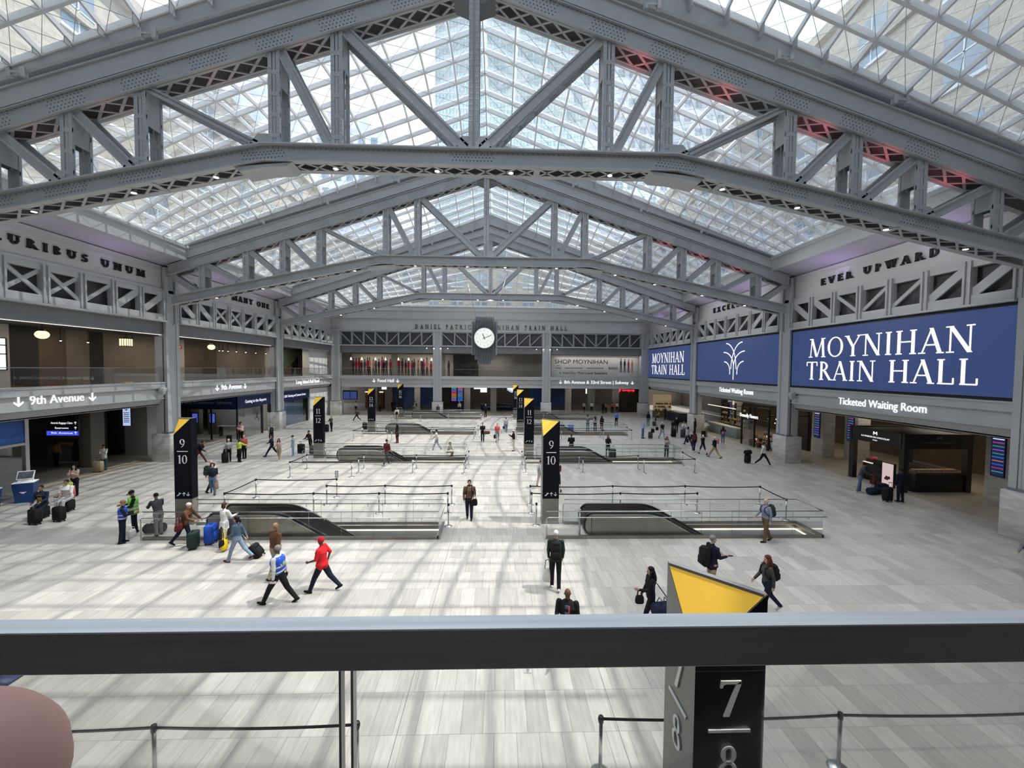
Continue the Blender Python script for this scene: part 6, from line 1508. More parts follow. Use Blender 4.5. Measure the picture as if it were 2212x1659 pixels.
for x in (-26.7,-25.2): m.cyl(x,26.25,3.55,4.1,.015,.015,6)
link('hangers', m, BLACK, t)
t = thing('hanging_screen', 'lit white hanging screen with a down arrow, left doorway', 'screen', (-25.6,30.2,2.6)); m = MB(); m.box(-25.9,-25.3,30.2,30.3,2.55,4.08); link('case', m, BLACK, t); m = MB(); m.box(-25.86,-25.34,30.19,30.2,2.6,4.0); link('display', m, glow('screen_pale',(.50,.62,.95),.5), t); m = MB(); arrow(m,(-25.6,30.185,3.68),(1,0,0),(0,0,1),.26,.004); [m.box(-25.8,-25.42,30.183,30.187,3.5-.13*i,3.55-.13*i) for i in range(6)]; link('lettering', m, cm((.02,.03,.12)), t)
for x, y, nm in ((-28.6,33.9,'left'),(-30.5,31.0,'deeper')):
    t = thing('display_shelf', 'warmly lit shop shelf deep in the left doorway, %s' % nm, 'shelf', (x,y,0)); m = MB(); m.box(x-1.2,x+1.2,y,y+.4,0,.05); [m.box(x-1.2,x+1.2,y,y+.4,.6*i+.6,.6*i+.64) for i in range(5)]; m.box(x-1.2,x+1.2,y+.4,y+.45,0,3.2); link('carcass', m, BROWN, t)
    m = MB(); [m.box(x-1.1,x+1.1,y+.3,y+.36,.6*i+1.15,.6*i+1.18) for i in range(3)]; link('shelf_lights', m, glow('shelf_dim',(1,.75,.42),.35), t)
t = thing('bag_counter', 'pale counter in the left doorway behind the mustard-topped person', 'counter', (-29.5,30.0,0)); m = MB(); m.rbox((-29.4,30.2,.55),(2.8,.7,1.1),.03); link('body', m, PLASTER, t); m = MB(); m.box(-30.9,-27.9,29.8,30.6,1.1,1.15); link('top', m, TAUPE, t)
# check-in kiosks
def kiosk(x, y, rz, label):
    t = local('ticket_kiosk', label, 'kiosk', (x,y,0), R(rz), 'blue ticket kiosks'); m = MB(); m.prism([(-.25,-.30,0),(.25,-.30,0),(.25,.30,0),(-.25,.30,0)],(0,0,.02)); m.add([(-.24,-.30,.0),(.24,-.30,0),(.24,.30,0),(-.24,.30,0),(-.30,-.38,.98),(.34,-.38,.98),(.34,.38,.98),(-.30,.38,.98)],[(0,3,2,1),(4,5,6,7),(0,1,5,4),(1,2,6,5),(2,3,7,6),(3,0,4,7)]); link('cabinet', m, mat('kiosk_blue',(.012,.05,.19),.4), t)
    m = MB(); m.rbox((0,0,1.0),(.62,.78,.06),.02); m.rbox((-.05,0,1.06),(.3,.5,.08),.02); link('top', m, WHITEX, t); m = MB(); Mx = Matrix.Rotation(R(-32),3,'Y'); m.rbox((-.05,0,1.33),(.05,.62,.46),.02,Mx); link('monitor', m, WHITEX, t); m = MB(); m.rbox(Vector((-.05,0,1.33))+Mx@Vector((.025,0,0)),(.01,.54,.38),.004,Mx); link('screen', m, cm((.10,.12,.14),.2), t)
    m = MB(); m.prism([(.285,-.13,.55),(.285,.0,.46),(.285,.13,.55),(.285,0,.64)],(.012,0,0)); link('emblem', m, WHITEX, t)
kiosk(-22.85,21.35,-60,'blue and white ticket kiosk before the left storefront'); kiosk(-23.0,19.9,-60,'blue ticket kiosk cut by the left edge of the photo')
# ---- ticketing room in the second bay
t = thing('glass_storefront', 'glass ticketing room with navy header, left second bay', 'storefront', (-24.5,41.5,0))
m = MB()
for i in range(3): a = -30.5+i*2.3; m.box(a+.02,a+2.28,39.44,39.46,.1,2.85)
link('glass_front', m, GLD, t); m = MB()
for i in range(2): a = 39.5+i*2.0; m.box(-23.62,-23.60,a+.02,a+1.98,.1,2.85)
link('glass_side', m, GLD, t)
m = MB(); m.box(-30.6,-23.55,39.40,39.5,2.95,4.05); link('header_front', m, NAVY, t); m = MB(); m.box(-23.66,-23.56,39.4,45.0,2.95,4.05); link('header_side', m, NAVY, t)
m = MB()
for x in (-30.5,-28.2,-26.0,-23.62): m.box(x-.06,x+.06,39.38,39.5,0,2.95)
for y in (43.5,45.0): m.box(-23.7,-23.55,y-.1,y+.1,0,2.95)
m.box(-30.5,-23.6,39.38,39.5,2.85,2.95); m.box(-23.68,-23.56,39.4,43.5,2.85,2.95); link('frame', m, BLACK, t)
m = MB(); sans(m,'Ticketing and Customer Service',(-27.2,39.39,3.35),(1,0,0),(0,0,1),.30,.01,6.2); link('front_lettering', m, cm((.35,.37,.38)), t); m = MB(); sans(m,'Getting to the Airports',(-23.55,42.4,3.35),(0,1,0),(0,0,1),.30,.01,3.6); link('side_lettering', m, WHITEL, t)
m = MB(); m.box(-30,-24.2,45.5,45.7,0,4.1); tag(link('partition', m, PLASTER), 'pale back wall inside the ticketing room', 'partition')
t = thing('service_desk', 'pale desk with black panels inside the ticketing room', 'desk', (-25.5,41.3,0)); m = MB(); m.rbox((-25.4,41.5,.98),(2.6,.6,.06),.02); link('top', m, PLASTER, t); m = MB(); m.rbox((-26.5,41.5,.48),(.1,.5,.95),.02); m.rbox((-24.3,41.5,.48),(.1,.5,.95),.02); link('supports', m, BLACK, t)
for x, nm in ((-29.6,'left'),(-27.9,'right')):
    t = thing('ticket_machine', 'ticket machine with blue screen in the ticketing room, %s one' % nm, 'ticket machine', (x,42.5,0)); m = MB(); m.rbox((x,42.6,1.3),(.9,.5,2.6),.03); link('cabinet', m, TAUPE, t); m = MB(); m.box(x-.32,x+.32,42.33,42.35,1.1,2.2); link('bezel', m, BLACK, t); m = MB(); m.box(x-.25,x+.25,42.32,42.335,1.2,2.1); link('display', m, glow('atm_blue',(.08,.12,.55),1), t)
for y in (41,43.8): area(-26.5,y,3.9,4,1.5,26,(1,.97,.92))
# ---- LIRR shop third bay
t = thing('glass_storefront', 'glass shopfront with navy header, left third bay', 'storefront', (-23.7,51,0)); m = MB()
for i in range(3): a = 47.4+i*2.1; m.box(-23.71,-23.69,a+.02,a+2.08,.1,2.9)
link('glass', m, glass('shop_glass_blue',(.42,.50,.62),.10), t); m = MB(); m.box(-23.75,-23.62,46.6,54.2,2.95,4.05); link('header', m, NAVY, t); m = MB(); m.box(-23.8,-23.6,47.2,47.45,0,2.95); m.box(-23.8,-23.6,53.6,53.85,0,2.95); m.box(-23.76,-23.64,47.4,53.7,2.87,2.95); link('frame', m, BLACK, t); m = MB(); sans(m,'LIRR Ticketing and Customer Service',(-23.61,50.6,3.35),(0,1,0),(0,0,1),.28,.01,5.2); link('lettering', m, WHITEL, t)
m = MB(); m.box(-27,-26.8,46,54,0,4.1); tag(link('partition', m, mat('dim_blue',(.08,.10,.14),.6)), 'dim blue wall inside the shopfront of the left third bay', 'partition')
# ------------------------------------------------------------------ right side ground floor
def board(x, y, rz, label, n=10, w=.62, h=2.2, z=1.55):
    """stone pillar carrying a departure screen on the face toward the hall"""
    t = local('departure_screen', label, 'screen', (x,y,0), R(rz), 'departure screens on the right pillars'); m = MB(); m.box(-.02,.05,-w/2,w/2,z,z+h); link('case', m, BLACK, t)
    m = MB(); m.box(-.03,-.02,-w/2+.04,w/2-.04,z+.05,z+h-.05); link('display', m, glow('board_navy',(.008,.012,.05),1), t)
    cols = [(.8,.8,.9),(.6,.05,.12),(.03,.35,.10),(.35,.08,.5),(.05,.35,.12),(.03,.20,.55),(.55,.15,.04),(.03,.15,.6),(.5,.04,.10),(.05,.35,.15),(.25,.08,.5)]
    for i in range(n): m = MB(); zc = z+h-.2-(h-.3)*i/n; m.box(-.035,-.03,-w/2+.06,w/2-.06,zc-.05,zc); link('departure_row', m, cols_m[i % len(cols_m)], t)
cols_m = [glow('row_%d' % i, c, .55) for i, c in enumerate([(.8,.8,.9),(.5,.05,.12),(.03,.30,.10),(.28,.08,.45),(.05,.30,.12),(.03,.18,.5),(.5,.15,.04),(.03,.12,.55),(.45,.04,.10),(.05,.30,.15)])]
for x, y, lb in ((27.6,32.75,'by the flower shop side'),(28.9,31.0,'behind the chocolate kiosk'),(27.6,20.5,'at the right edge'),(27.6,45.4,'by the bakery counter')):
    m = MB(); m.rbox((x,y,2.05),(1.0,1.2,4.1),.02); tag(link('pillar', m, MARBLE), 'pale stone pillar with departure screen, %s' % lb, 'pillar', group='stone pillars of the ground floor')
    # screen on the near face
    board(x-.53, y, 0, 'tall departure screen on the stone pillar %s' % lb)
for y in (20,25,30,35,40,46,52): area(29.5,y,4.0,3,3,20,(1,.86,.68))
m = MB(); m.box(34.0,34.2,17,60,0,4.1); tag(link('partition', m, BROWN), 'brown back wall of the waiting area on the right', 'partition')
# chocolate kiosk
DKC = mat('chocolate_black', (.020,.018,.017), .45)
t = thing('chocolate_kiosk', 'black canopied chocolate kiosk at the right', 'kiosk', (26.4,24.6,0)); x0, x1, y0, y1 = 24.5, 28.3, 22.95, 26.35
for (x, y) in ((x0,y0),(x0,y1),(x1,y0),(x1,y1)):
    m = MB(); m.box(x-.15,x+.15,y-.15,y+.15,0,2.65); link('post', m, DKC, t)
m = MB(); m.box(x0-.16,x1+.16,y0-.16,y0+.05,2.55,3.40); m.box(x0-.16,x1+.16,y1-.05,y1+.16,2.55,3.40); m.box(x0-.16,x0+.05,y0,y1,2.55,3.40); m.box(x1-.05,x1+.16,y0,y1,2.55,3.40); m.box(x0,x1,y0,y1,3.3,3.36); link('canopy', m, DKC, t)
m = MB(); sans(m,'LA MAISON DU CHOCOLAT',(x0-.165,(y0+y1)/2,2.86),(0,-1,0),(0,0,1),.10,.01,1.9); sans(m,'PARIS',(x0-.165,(y0+y1)/2,2.70),(0,-1,0),(0,0,1),.06,.01,.3)
def mono(mb, O, Rv, h):
    O = Vector(O); Rv = nrm(Rv); Uv = Vector((0,0,1)); N = Rv.cross(Uv)
    for a, b in (((-.5,0),(-.5,.9)),((-.5,.9),(0,.35)),((0,.35),(.5,.9)),((.5,.9),(.5,0))): mb.bar(O+Rv*a[0]*h+Uv*a[1]*h, O+Rv*b[0]*h+Uv*b[1]*h, .01, .05, N.cross(Rv*(b[0]-a[0])+Uv*(b[1]-a[1])))
mono(m,(x0-.17,(y0+y1)/2,3.06),(0,-1,0),.22); link('lettering', m, WHITEL, t)
m = MB(); sans(m,'LA MAISON DU CHOCOLAT',((x0+x1)/2,y0-.165,2.86),(1,0,0),(0,0,1),.10,.01,1.9); mono(m,((x0+x1)/2,y0-.17,3.06),(1,0,0),.22); link('side_lettering', m, cm((.25,.25,.25)), t)
m = MB(); m.rbox((26.6,23.2,.55),(2.9,.7,1.1),.05); m.rbox((27.9,24.6,.55),(.7,2.6,1.1),.05); link('counter', m, BLACK, t); m = MB(); m.box(25.2,28.0,22.9,23.5,1.1,1.14); link('counter_top', m, cm((.10,.09,.085),.2), t)
m = MB(); m.box(25.3,27.9,22.95,23.45,1.14,1.16); 
for i in range(9): m.rbox((25.4+.3*i,23.2,1.22),(.2,.3,.12),.02,None,0)
link('goods', m, cm((.30,.20,.13)), t)
t = thing('light_box', 'lit white poster box with chocolates picture beside the kiosk', 'poster', (24.7,24.0,0)); m = MB(); m.box(24.5,24.62,23.5,24.3,.05,1.5); link('frame', m, BLACK, t); m = MB(); m.box(24.49,24.5,23.55,24.25,.1,1.45); link('poster', m, glow('poster_pink',(.85,.66,.66),.42), t); m = MB()
for y, z, r in ((23.8,.6,.09),(23.95,.62,.08),(24.02,.52,.08),(23.9,.5,.07)): m.ell((24.49,y,z),(.004,r,r),10,8)
link('chocolates', m, cm((.14,.03,.03)), t)
t = thing('display_stand', 'black side stand with red gift box under the kiosk canopy', 'stand', (25.0,25.7,0)); m = MB(); m.rbox((25.2,25.6,.55),(.7,.8,1.1),.02); link('body', m, BLACK, t); m = MB(); m.box(24.85,25.55,25.2,26.0,1.1,1.14); link('top', m, glow('lit_shelf',(1,.95,.85),.5), t)
m = MB(); m.rbox((25.15,25.65,1.24),(.4,.5,.2),.02); tag(link('gift_box', m, cm((.06,.02,.02))), 'dark open gift box on the kiosk side stand', 'box'); m = MB(); m.rbox((25.1,25.5,1.42),(.3,.25,.16),.02); tag(link('gift_bag', m, cm((.6,.06,.08))), 'red parcel on the dark gift box of the kiosk', 'parcel')
m = MB(); [m.box(24.45,24.62,24.4,25.0,.35+.4*i,.38+.4*i) for i in range(3)]; m.box(24.62,24.68,24.4,25.0,.05,1.5); tag(link('shelf_unit', m, DKC), 'small lit shelves left of the poster box', 'shelf')
area(26.4,24.6,3.2,2.5,2,30,(1,.85,.65))
# flower shop
t = thing('flower_shop', 'black framed glass flower shop at the right second bay', 'shop', (25.8,36.6,0)); m = MB()
for (x, y) in ((24.2,38.4),(24.5,34.9),(28,38.4),(28,34.9),(24.3,36.6)): m.box(x-.06,x+.06,y-.06,y+.06,0,3.6)
m.box(24.2,28,34.85,34.95,3.0,3.1); m.bar((24.2,38.4,3.6),(24.5,34.9,3.6),.1,.1); m.bar((24.2,38.4,2.5),(24.5,34.9,2.5),.1,.1); m.box(24.2,28,38.35,38.45,3.5,3.6)
for i in range(4): m.bar((25+.5*i,34.9,3.1),(25.5+.5*i,34.9,4.0),.05,.05)
link('frame', m, BLACK, t); m = MB(); m.quad((24.2,38.35,.05),(24.3,36.6,.05),(24.3,36.6,2.45),(24.2,38.35,2.45)); link('glass', m, GLD, t); m = MB(); sans(m,'Donnelly Flowers',(24.18,37.3,2.62),(.06,-1,0),(0,0,1),.34,.04,2.5); link('lettering', m, WHITEL, t)
m = MB(); m.box(28,28.2,34.8,38.5,0,4); link('back_wall', m, DARKW, t)
FC = [(.6,.08,.06),(.65,.3,.08),(.65,.5,.35),(.5,.12,.2),(.6,.55,.45),(.55,.2,.3)]
rr = random.Random(3)
for i in range(14):
    x = 24.6+.55*(i % 3)+rr.uniform(-.1,.1); y = 35.1+.62*(i//3)+rr.uniform(-.1,.1); z0 = .0 if i % 3 == 0 else .35*(i % 3)
    t = thing('flower_bucket', 'bucket of mixed cut flowers inside the flower shop', 'flowers', (x,y,z0), group='flower buckets in the flower shop')
    m = MB(); m.lathe([(.13,0),(.17,.34+z0*0)],(x,y,0),10) if z0 == 0 else m.lathe([(.14,0),(.14,z0),(.13,z0),(.17,z0+.34)],(x,y,0),10); link('bucket', m, SATIN if i % 2 else cm((.06,.06,.05)), t)
    m = MB(); [m.ell((x+rr.uniform(-.15,.15),y+rr.uniform(-.15,.15),z0+.42+rr.uniform(0,.22)),(.07,.07,.06),7,5) for _ in range(9)]; link('blooms', m, cm(FC[i % 6]), t); m = MB(); [m.ell((x+rr.uniform(-.14,.14),y+rr.uniform(-.14,.14),z0+.38),(.08,.08,.05),6,4) for _ in range(5)]; link('leaves', m, cm((.03,.09,.02)), t)
for i in range(9):
    x, y, z = 25.2+rr.uniform(0,2.2), 35.4+rr.uniform(0,2.6), 2.3+rr.uniform(0,.5); t = thing('bulb_pendant', 'bare bulb on a wire in the flower shop', 'lamp', (x,y,z), group='bare bulbs in the flower shop'); m = MB(); m.ell((x,y,z),(.045,.045,.055),8,6); link('bulb', m, WARM, t); m = MB(); m.cyl(x,y,z+.05,4.1,.006,.006,4); link('wire', m, BLACK, t)
# bakery counter, navy counter
t = thing('bakery_counter', 'lit glass bakery counter beyond the flower shop', 'counter', (25.6,46,0)); m = MB(); m.rbox((25.6,44.0,.5),(.8,6.0,1.0),.04); link('body', m, mat('counter_teal',(.22,.27,.27),.5), t); m = MB(); m.box(25.2,26.0,41.2,46.8,1.0,1.05); link('top', m, PLASTER, t)
m = MB(); [m.box(26.8,27.0,41.5+.0*i,46.8,.9+.55*i,.95+.55*i) for i in range(5)]; [m.box(26.8,27.0,41.5+1.3*i,41.56+1.3*i,.9,3.4) for i in range(5)]; link('back_shelves', m, BLACK, t); m = MB(); rq = random.Random(5)
for i in range(60): y = 41.7+rq.uniform(0,5); z = .95+.55*rq.randint(0,3); m.rbox((26.85,y,z+.12),(.16,.14,.22),.02)
g_ = link('jars', m, cm((.35,.27,.14)), t); g_['kind'] = 'stuff'
m = MB(); m.box(25.2,25.24,41.2,46.8,3.0,3.06); link('light_line', m, STRIP, t)
t = thing('information_counter', 'long navy counter near the right far corner', 'counter', (26.0,55.6,0)); m = MB(); m.rbox((26.5,54.2,.55),(3.4,.8,1.1),.04); m.rbox((25.2,56.0,.55),(.8,3.4,1.1),.04); link('body', m, mat('counter_navy',(.012,.016,.05),.4), t); m = MB(); m.box(24.8,28.2,53.8,54.6,1.1,1.15); m.box(24.8,25.6,54.4,57.7,1.1,1.15); link('top', m, BROWN, t)
t = thing('food_case', 'pale teal food cart beside the right third pedestal', 'counter', (24.2,47.6,0)); m = MB(); m.rbox((24.2,47.4,.5),(.9,1.6,1.0),.04); link('body', m, mat('cart_teal',(.40,.47,.48),.5), t); m = MB(); m.rbox((24.3,48.0,1.35),(.6,.9,.6),.04); link('case', m, WHITEX, t)
t = thing('lit_shop', 'brightly lit shop recess in the right far corner', 'shop', (25.2,59.4,0)); m = MB(); m.box(23.9,26.6,60.2,60.3,.9,3.3); link('back_wall', m, glow('shop_wall_glow',(.62,.45,.26),.2), t); m = MB(); m.box(23.8,26.7,59.4,60.2,0,.95); link('counter', m, TAUPE, t); m = MB(); rq = random.Random(8); [m.rbox((24.0+rq.uniform(0,2.4),59.8,1.0+.45*rq.randint(0,2)+.1),(.22,.2,.2),.03) for _ in range(26)]; q = link('pastries', m, cm((.35,.22,.10)), t); q['kind'] = 'stuff'; m = MB(); [m.box(23.95,26.6,59.6,60.1,1.38+.45*i,1.41+.45*i) for i in range(3)]; link('shelves', m, WHITEX, t)  # back wall glows in place of the shop's own lighting
area(25.9,44,3.9,1.5,4,40,(1,.85,.6)); area(26,36.5,3.95,2,2.5,22,(1,.85,.65))
# speakers on the columns
def speaker(x, y, z, s, label):
    t = local('wall_speaker', label, 'speaker', (x,y,z), 0, 'grey loudspeakers on the columns'); m = MB(); m.rbox((0,0,0),(.36,.30,.52),.05,Matrix.Rotation(R(-18*s),3,'Y')); link('cabinet', m, BEAMG, t); m = MB(); m.tube([(s*.1,0,.0),(s*.45,0,.05)],.04,8); link('bracket', m, STEELD, t)
speaker(WX+.05,29.7,5.15,1,'grey loudspeaker on the right second column, below the large screen'); speaker(-WX-.05,29.7,5.15,-1,'grey loudspeaker on the left second column, beside the 9th Avenue beam')
# ------------------------------------------------------------------ far wall: posters, banner, shops
POST = mat('poster_wall', (.62,.58,.52), .8, 0, .08, .6)
rp = random.Random(11)
def figure(mb_list, x, y, z, h, cols):
    """printed fashion figure: a thin flat shape on a poster"""
    top, bot, hair = cols
    w = h*.085
    mb_list[bot].prism([(x-w*.7,y,z),(x-w*.2,y,z),(x,y,z+h*.45),(x+w*.25,y,z),(x+w*.8,y,z),(x+w*.6,y,z+h*.5),(x-w*.6,y,z+h*.5)],(0,-.004,0))
    mb_list[top].prism([(x-w*.6,y,z+h*.47),(x+w*.6,y,z+h*.47),(x+w*.9,y,z+h*.62),(x+w*.7,y,z+h*.83),(x-w*.7,y,z+h*.83),(x-w*.95,y,z+h*.6)],(0,-.005,0))
    mb_list[hair].ell((x,y-.003,z+h*.91),(w*.34,.003,h*.085),8,6)
PC = [cm((.35,.03,.06)),cm((.02,.02,.03)),cm((.06,.07,.12)),cm((.45,.20,.14)),cm((.10,.02,.04))]
def poster(x0, x1, n, label):
    t = thing('poster_wall', label, 'poster', ((x0+x1)/2,64.1,5.45), group='posters of the far upper floor'); m = MB(); m.box(x0,x1,64.08,64.18,5.5,9.0); link('panel', m, POST, t)
    L_ = [MB() for _ in PC]
    for i in range(n): figure(L_, x0+(x1-x0)*(i+.5)/n+rp.uniform(-.1,.1), 64.075, 5.6, 2.75+rp.uniform(-.3,.25), (rp.choice((0,0,1,2,3,4)), rp.choice((1,2,4,1)), 1))
    for mb, mm in zip(L_, PC):
        if mb.v: q = link('printed_figures', mb, mm, t)
poster(-21.6,-15.6,14,'long pale poster with a row of dark and red clothed figures, far left'); poster(-14.6,-8.9,12,'poster with figures in red beside the middle far column'); poster(-7.3,-6.1,1,'narrow poster with one standing figure behind the far column')
m = MB(); m.box(-6.0,-2.2,64.05,64.18,5.5,9.0); tag(link('dark_artwork', m, mat('artwork_dark',(.045,.047,.05),.7,0,.6,1.2)), 'large dark textured artwork left of the clock', 'artwork')
for i, x in enumerate((-21.0,-19.4,-17.4,-15.9,-14.0,-12.5,-10.6,-9.1)):
    t = thing('cone_pendant', 'small lit cone pendant before the far posters, one of eight', 'lamp', (x,62,8.0), group='cone pendants before the far posters'); m = MB(); m.lathe([(.17,-.0),(.12,.18),(.05,.42)],(x,62,8.0),10); link('shade', m, glow('cone_warm',(1,.85,.6),.8), t); m = MB(); m.cyl(x,62,8.42,9.2,.01,.01,5); link('cord', m, BLACK, t)
t = thing('shopping_banner', 'large pale shopping banner with black lettering at the far right', 'banner', (15.6,60.9,5.7)); m = MB(); m.box(8.75,22.3,60.85,60.95,5.76,9.0); link('panel', m, mat('banner_pale',(.62,.60,.58),.7,0,.04,.4), t); m = MB()
sans(m,'SHOP MOYNIHAN',(13.2,60.845,7.75),(1,0,0),(0,0,1),.62,.01,7.9); sans(m,'Visit Our Main Level Retailers',(13.75,60.845,6.22),(1,0,0),(0,0,1),.36,.01,6.7); sans(m,'citi',(9.75,60.845,6.95),(1,0,0),(0,0,1),.36,.01,.85); sans(m,'RAINS',(18.0,60.845,6.93),(1,0,0),(0,0,1),.40,.01,1.35); sans(m,'(MALIN+GOETZ)',(12.05,60.845,7.0),(1,0,0),(0,0,1),.20,.01,2.6); sans(m,'MOLESKINE',(15.3,60.845,7.0),(1,0,0),(0,0,1),.20,.01,2.5)
m.tube([(9.45,60.84,7.35),(9.6,60.84,7.47),(9.8,60.84,7.5),(10.0,60.84,7.47),(10.15,60.84,7.35)],.02,5); m.prism([(9.95,60.845,6.36),(10.12,60.845,6.2),(10.12,60.845,6.52)],(0,-.01,0)); link('lettering', m, BLETTER, t)
L_ = [MB() for _ in PC]
for i, c in enumerate(((2,2,1),(1,1,1),(0,4,1),(3,3,3))): figure(L_, 19.15+.56*i, 60.845, 6.5, 2.1-.05*i, c)
for mb, mm in zip(L_, PC):
    if mb.v: link('printed_figures', mb, mm, t)
area(15.5,60.3,9.0,12,.3,60,(1,.95,.88),(R(-20),0,0))
for x in (-20,-12,-3,6,14,20): area(x,64,4.0,4,3,22,(1,.88,.72))
for x, w, mm, lb in ((-18.9,1.2,STEELD,'left of the 13/14 totem'),(-16.4,.9,TAUPE,'between the two food hall doorways'),(-12.0,.9,PLASTER,'between the blue glass panels'),(-4.1,1.0,PLASTER,'right of the departure board'),(.15,.95,PLASTER,'pale, below the clock'),(8.9,1.0,PLASTER,'beside the central far column'),(12.2,1.0,PLASTER,'right of the blue window'),(16.0,1.1,STEELD,'between the far right shops'),(19.9,1.1,STEELD,'left of the red-lettered shop')):
    m = MB(); m.box(x-w/2,x+w/2,66.0,67.0,0,4.1); tag(link('pillar', m, mm), 'ground floor pillar of the far wall, %s' % lb, 'pillar', group='pillars under the far wall')
for x0, x1, lb in ((-15.9,-12.5,'left'),(-11.5,-9.3,'middle'),(6.0,8.3,'right of the totems'),(9.5,11.6,'right of the central far column')):
    t = thing('glass_storefront', 'dark blue glass storefront at the far wall, %s one' % lb, 'storefront', ((x0+x1)/2,66.2,0), group='blue storefronts under the far wall'); m = MB(); m.box(x0,x1,66.2,66.3,.9,4.0); link('blue_glass', m, mat('blue_glass',(.012,.035,.12),.15,0,.4,.5), t); m = MB(); m.box(x0,x1,66.2,66.3,.0,.9); link('lower_panel', m, mat('blue_glass_low',(.05,.065,.08),.2,0,.3,1), t)
t = thing('departure_board', 'black departure board with coloured rows beside the middle far column', 'screen', (-5.6,65,0)); m = MB(); m.box(-6.75,-4.5,65.0,65.2,1.2,4.05); link('case', m, BLACK, t); m = MB(); m.box(-6.75,-4.5,65.0,65.2,0,1.2); link('base', m, SIGNB, t)
rp = random.Random(4)
for c in range(2):
    for i in range(9):
        m = MB(); x = -6.45+.98*c; z = 3.85-.24*i; m.box(x,x+.78,64.99,65.0,z-.17,z); link('departure_row', m, rp.choice(cols_m[3:9]), t)
t = thing('red_shop_sign', 'glowing red heart and red lettering at the far right', 'sign', (21.6,66.4,3.3)); m = MB(); sans(m,'lovepop',(22.1,66.35,3.42),(1,0,0),(0,0,1),.42,.05,2.0,bold=.01); NEON = glow('red_neon',(1,.03,.05),.9); link('lettering', m, NEON, t); m = MB(); m.ell((20.45,66.35,3.62),(.17,.04,.2),10,8); m.ell((20.7,66.35,3.62),(.17,.04,.2),10,8); m.prism([(20.3,66.37,3.55),(20.57,66.37,3.2),(20.85,66.37,3.55)],(0,-.05,0)); link('heart_emblem', m, NEON, t)
m = MB(); m.box(20.5,24.2,66.6,66.8,0,4.1); tag(link('partition', m, DARKW), 'dark shopfront wall behind the red shop sign', 'partition')
for x, w, z0, lb in ((-20.0,.9,3.3,'over the food hall door, left'),(-14.6,.7,2.9,'beside the 13/14 totem'),(-2.5,2.2,3.5,'below the clock, left'),(-1.8,1.2,2.9,'below the clock, lower'),(3.3,1.6,2.9,'behind the central totems'),(13.4,.9,2.7,'in the far right shops, left'),(17.7,1.1,2.8,'in the far right shops, middle'),(22.6,.9,3.4,'beside the red sign')):
    m = MB(); m.box(x-w/2,x+w/2,76,76.1,z0-.4,4.0); o = struct('window_%d' % (2+len([q for q in bpy.data.objects if q.name.startswith('window_')])), m, glow('far_daylight',(.95,.97,1),.7)); 
t = thing('staircase', 'grey stair with glass side rising behind the central totems', 'stairs', (3.5,72,0)); m = MB()
for i in range(18): m.box(1.6+.28*i,1.9+.28*i,71.5,73.5,3.6-.2*i-.2,3.6-.2*i)
link('steps', m, TAUPE, t); m = MB(); m.prism([(1.6,71.45,3.3),(6.7,71.45,-.2),(6.7,71.45,.1),(1.6,71.45,3.6)],(0,-.06,0)); link('stringer', m, PLASTER, t); m = MB(); m.prism([(1.6,71.42,3.6),(6.7,71.42,.1),(6.7,71.42,1.1),(1.6,71.42,4.05)],(0,-.02,0)); link('glass_side', m, GLD, t)
t = thing('ticket_counter', 'long navy counter with pale name line under the clock', 'counter', (1.2,69,0)); m = MB(); m.rbox((1.2,69,.5),(6.5,.6,1.0),.03); link('body', m, NAVY, t); m = MB(); sans(m,'Long Island Rail Road',(.9,68.69,.45),(1,0,0),(0,0,1),.24,.005,4.2); link('lettering', m, WHITEX, t)
for x, lb in ((-21.6,'left of the food hall entrance'),):
    t = thing('wall_screen', 'twin dim blue screens %s' % lb, 'screen', (x,63.2,2)); m = MB(); m.box(x-1.1,x+1.1,63.2,63.4,2.0,3.4); link('case', m, BLACK, t); m = MB(); m.box(x-1.0,x-.05,63.19,63.2,2.1,3.2); m.box(x+.05,x+1.0,63.19,63.2,2.1,3.2); link('display', m, glow('dim_blue_screen',(.02,.035,.11),1), t)
t = thing('food_stall', 'warm wooden stall inside the food hall entrance', 'stall', (-19.8,70,0)); m = MB(); m.box(-21.5,-18.5,70,71,0,2.6); link('body', m, mat('stall_wood',(.28,.11,.05),.6,0,.2,2), t); m = MB(); m.box(-21.5,-18.5,69.9,70.0,2.7,2.85); link('light_line', m, WARM, t)
for x in (-7.4,-8.4,8.4,7.4,-9.4,9.4,6.4,-6.4):
    t = thing('beam_spotlight', 'tiny white spotlight under the far girder beside a column', 'spotlight', (x,FARY-.3,9.75), group='spotlights under the far girder'); m = MB(); m.cyl(x,FARY-.3,9.75,10.02,.06,.06,8); link('housing', m, STEELD, t); m = MB(); m.ell((x,FARY-.3,9.74),(.06,.06,.04),8,6); link('lens', m, SPOTM, t)
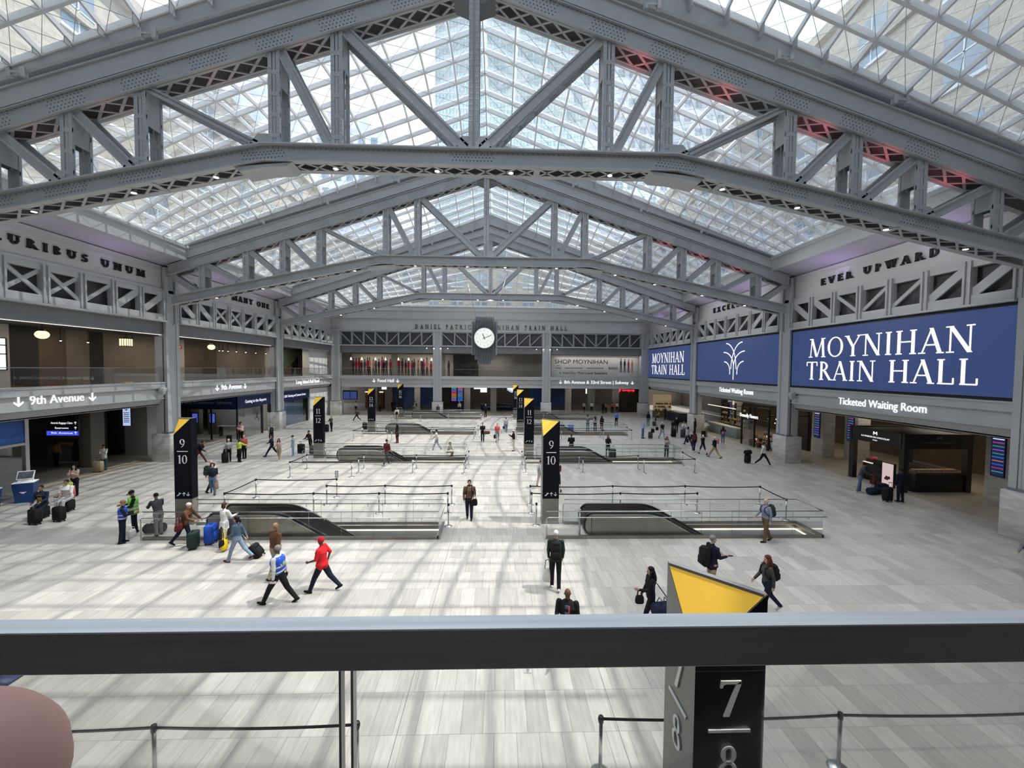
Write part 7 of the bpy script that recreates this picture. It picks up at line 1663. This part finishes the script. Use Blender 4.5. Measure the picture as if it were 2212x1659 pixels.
# ------------------------------------------------------------------ the balcony handrail we look over
t = thing('handrail', 'wide brushed steel handrail with glass panels below, in front of the camera', 'handrail', (1,.66,5.42))
m = MB(); yn, zt_ = .640, 6.9616-.4145
x0, x1, y0, y1, z0, z1, q = -3.5, 5.2, yn, yn+.0385, zt_-.0665, zt_, .0016
ring = [(y0,z0+q),(y0,z1-q),(y0+q,z1),(y1-q,z1),(y1,z1-q),(y1,z0+q),(y1-q,z0),(y0+q,z0)]
m.prism([(x0,y,z) for y, z in ring], (x1-x0,0,0)); link('top_rail', m, RAILM, t)
for a, b in ((-3.5,-1.10),(-1.085,.762),(.777,2.65),(2.665,5.2)):
    m = MB(); m.box(a,b,.652,.664,5.30,6.50); link('glass_panel', m, GLR, t)
    [link('glass_edge', MB().box(e-.002,e+.002,.650,.666,5.30,6.50), SATIN, t) for e in (a+.002, b-.002)]
m = MB(); m.box(-3.5,5.2,.60,.72,5.42,5.52); link('shoe', m, SATIN, t)
# person's fingertip at the lower left corner, close to the lens
def camp(a, b, d): return EYE + (fwd + r2*((a-1106)/889.24) - u2*((b-829.5)/889.24))*d
DF = .043; c0 = camp(-150,1745,DF); c1 = camp(-330,2080,DF*1.02)
F_ = thing('finger', 'blurred pink fingertip at the lower left corner, close to the lens', 'finger', tuple(c0))
m = MB(); ax = c1-c0; r_ = .0103
pts = [c0-ax.normalized()*r_*math.sin(R(90-i*15)) for i in range(7)]; rr_ = [max(.0004, r_*math.cos(R(90-i*15))) for i in range(7)]
m.tube(pts+[c0+ax*.4, c0+ax*.7, c1], rr_+[r_*1.04, r_*1.1, r_*1.08], 40); link('fingertip', m, mat('skin_finger', (.82,.47,.39), .6, 0, .06, 60, .3, bump=.03), F_)
m = MB(); n_ = (c0-EYE).normalized(); m.ell(c0+n_*r_*.92-ax.normalized()*.002, (.0045,.003,.0045), 14, 8); link('nail', m, mat('nail', (.60,.38,.34), .3), F_)
# small podium at the lower left
t = thing('podium', 'dark blue podium top on a steel post, below the left end of the handrail', 'podium', (-8.15,7.75,0)); m = MB(); m.rbox((-8.2,7.8,1.08),(.55,.40,.05),.02); link('top', m, NAVY, t); m = MB(); m.cyl(-8.2,7.8,.03,1.06,.035,.035,12); link('post', m, SATIN, t); m = MB(); m.lathe([(.2,0),(.2,.015),(.05,.04)],(-8.2,7.8,0),18); link('base', m, SATIN, t)
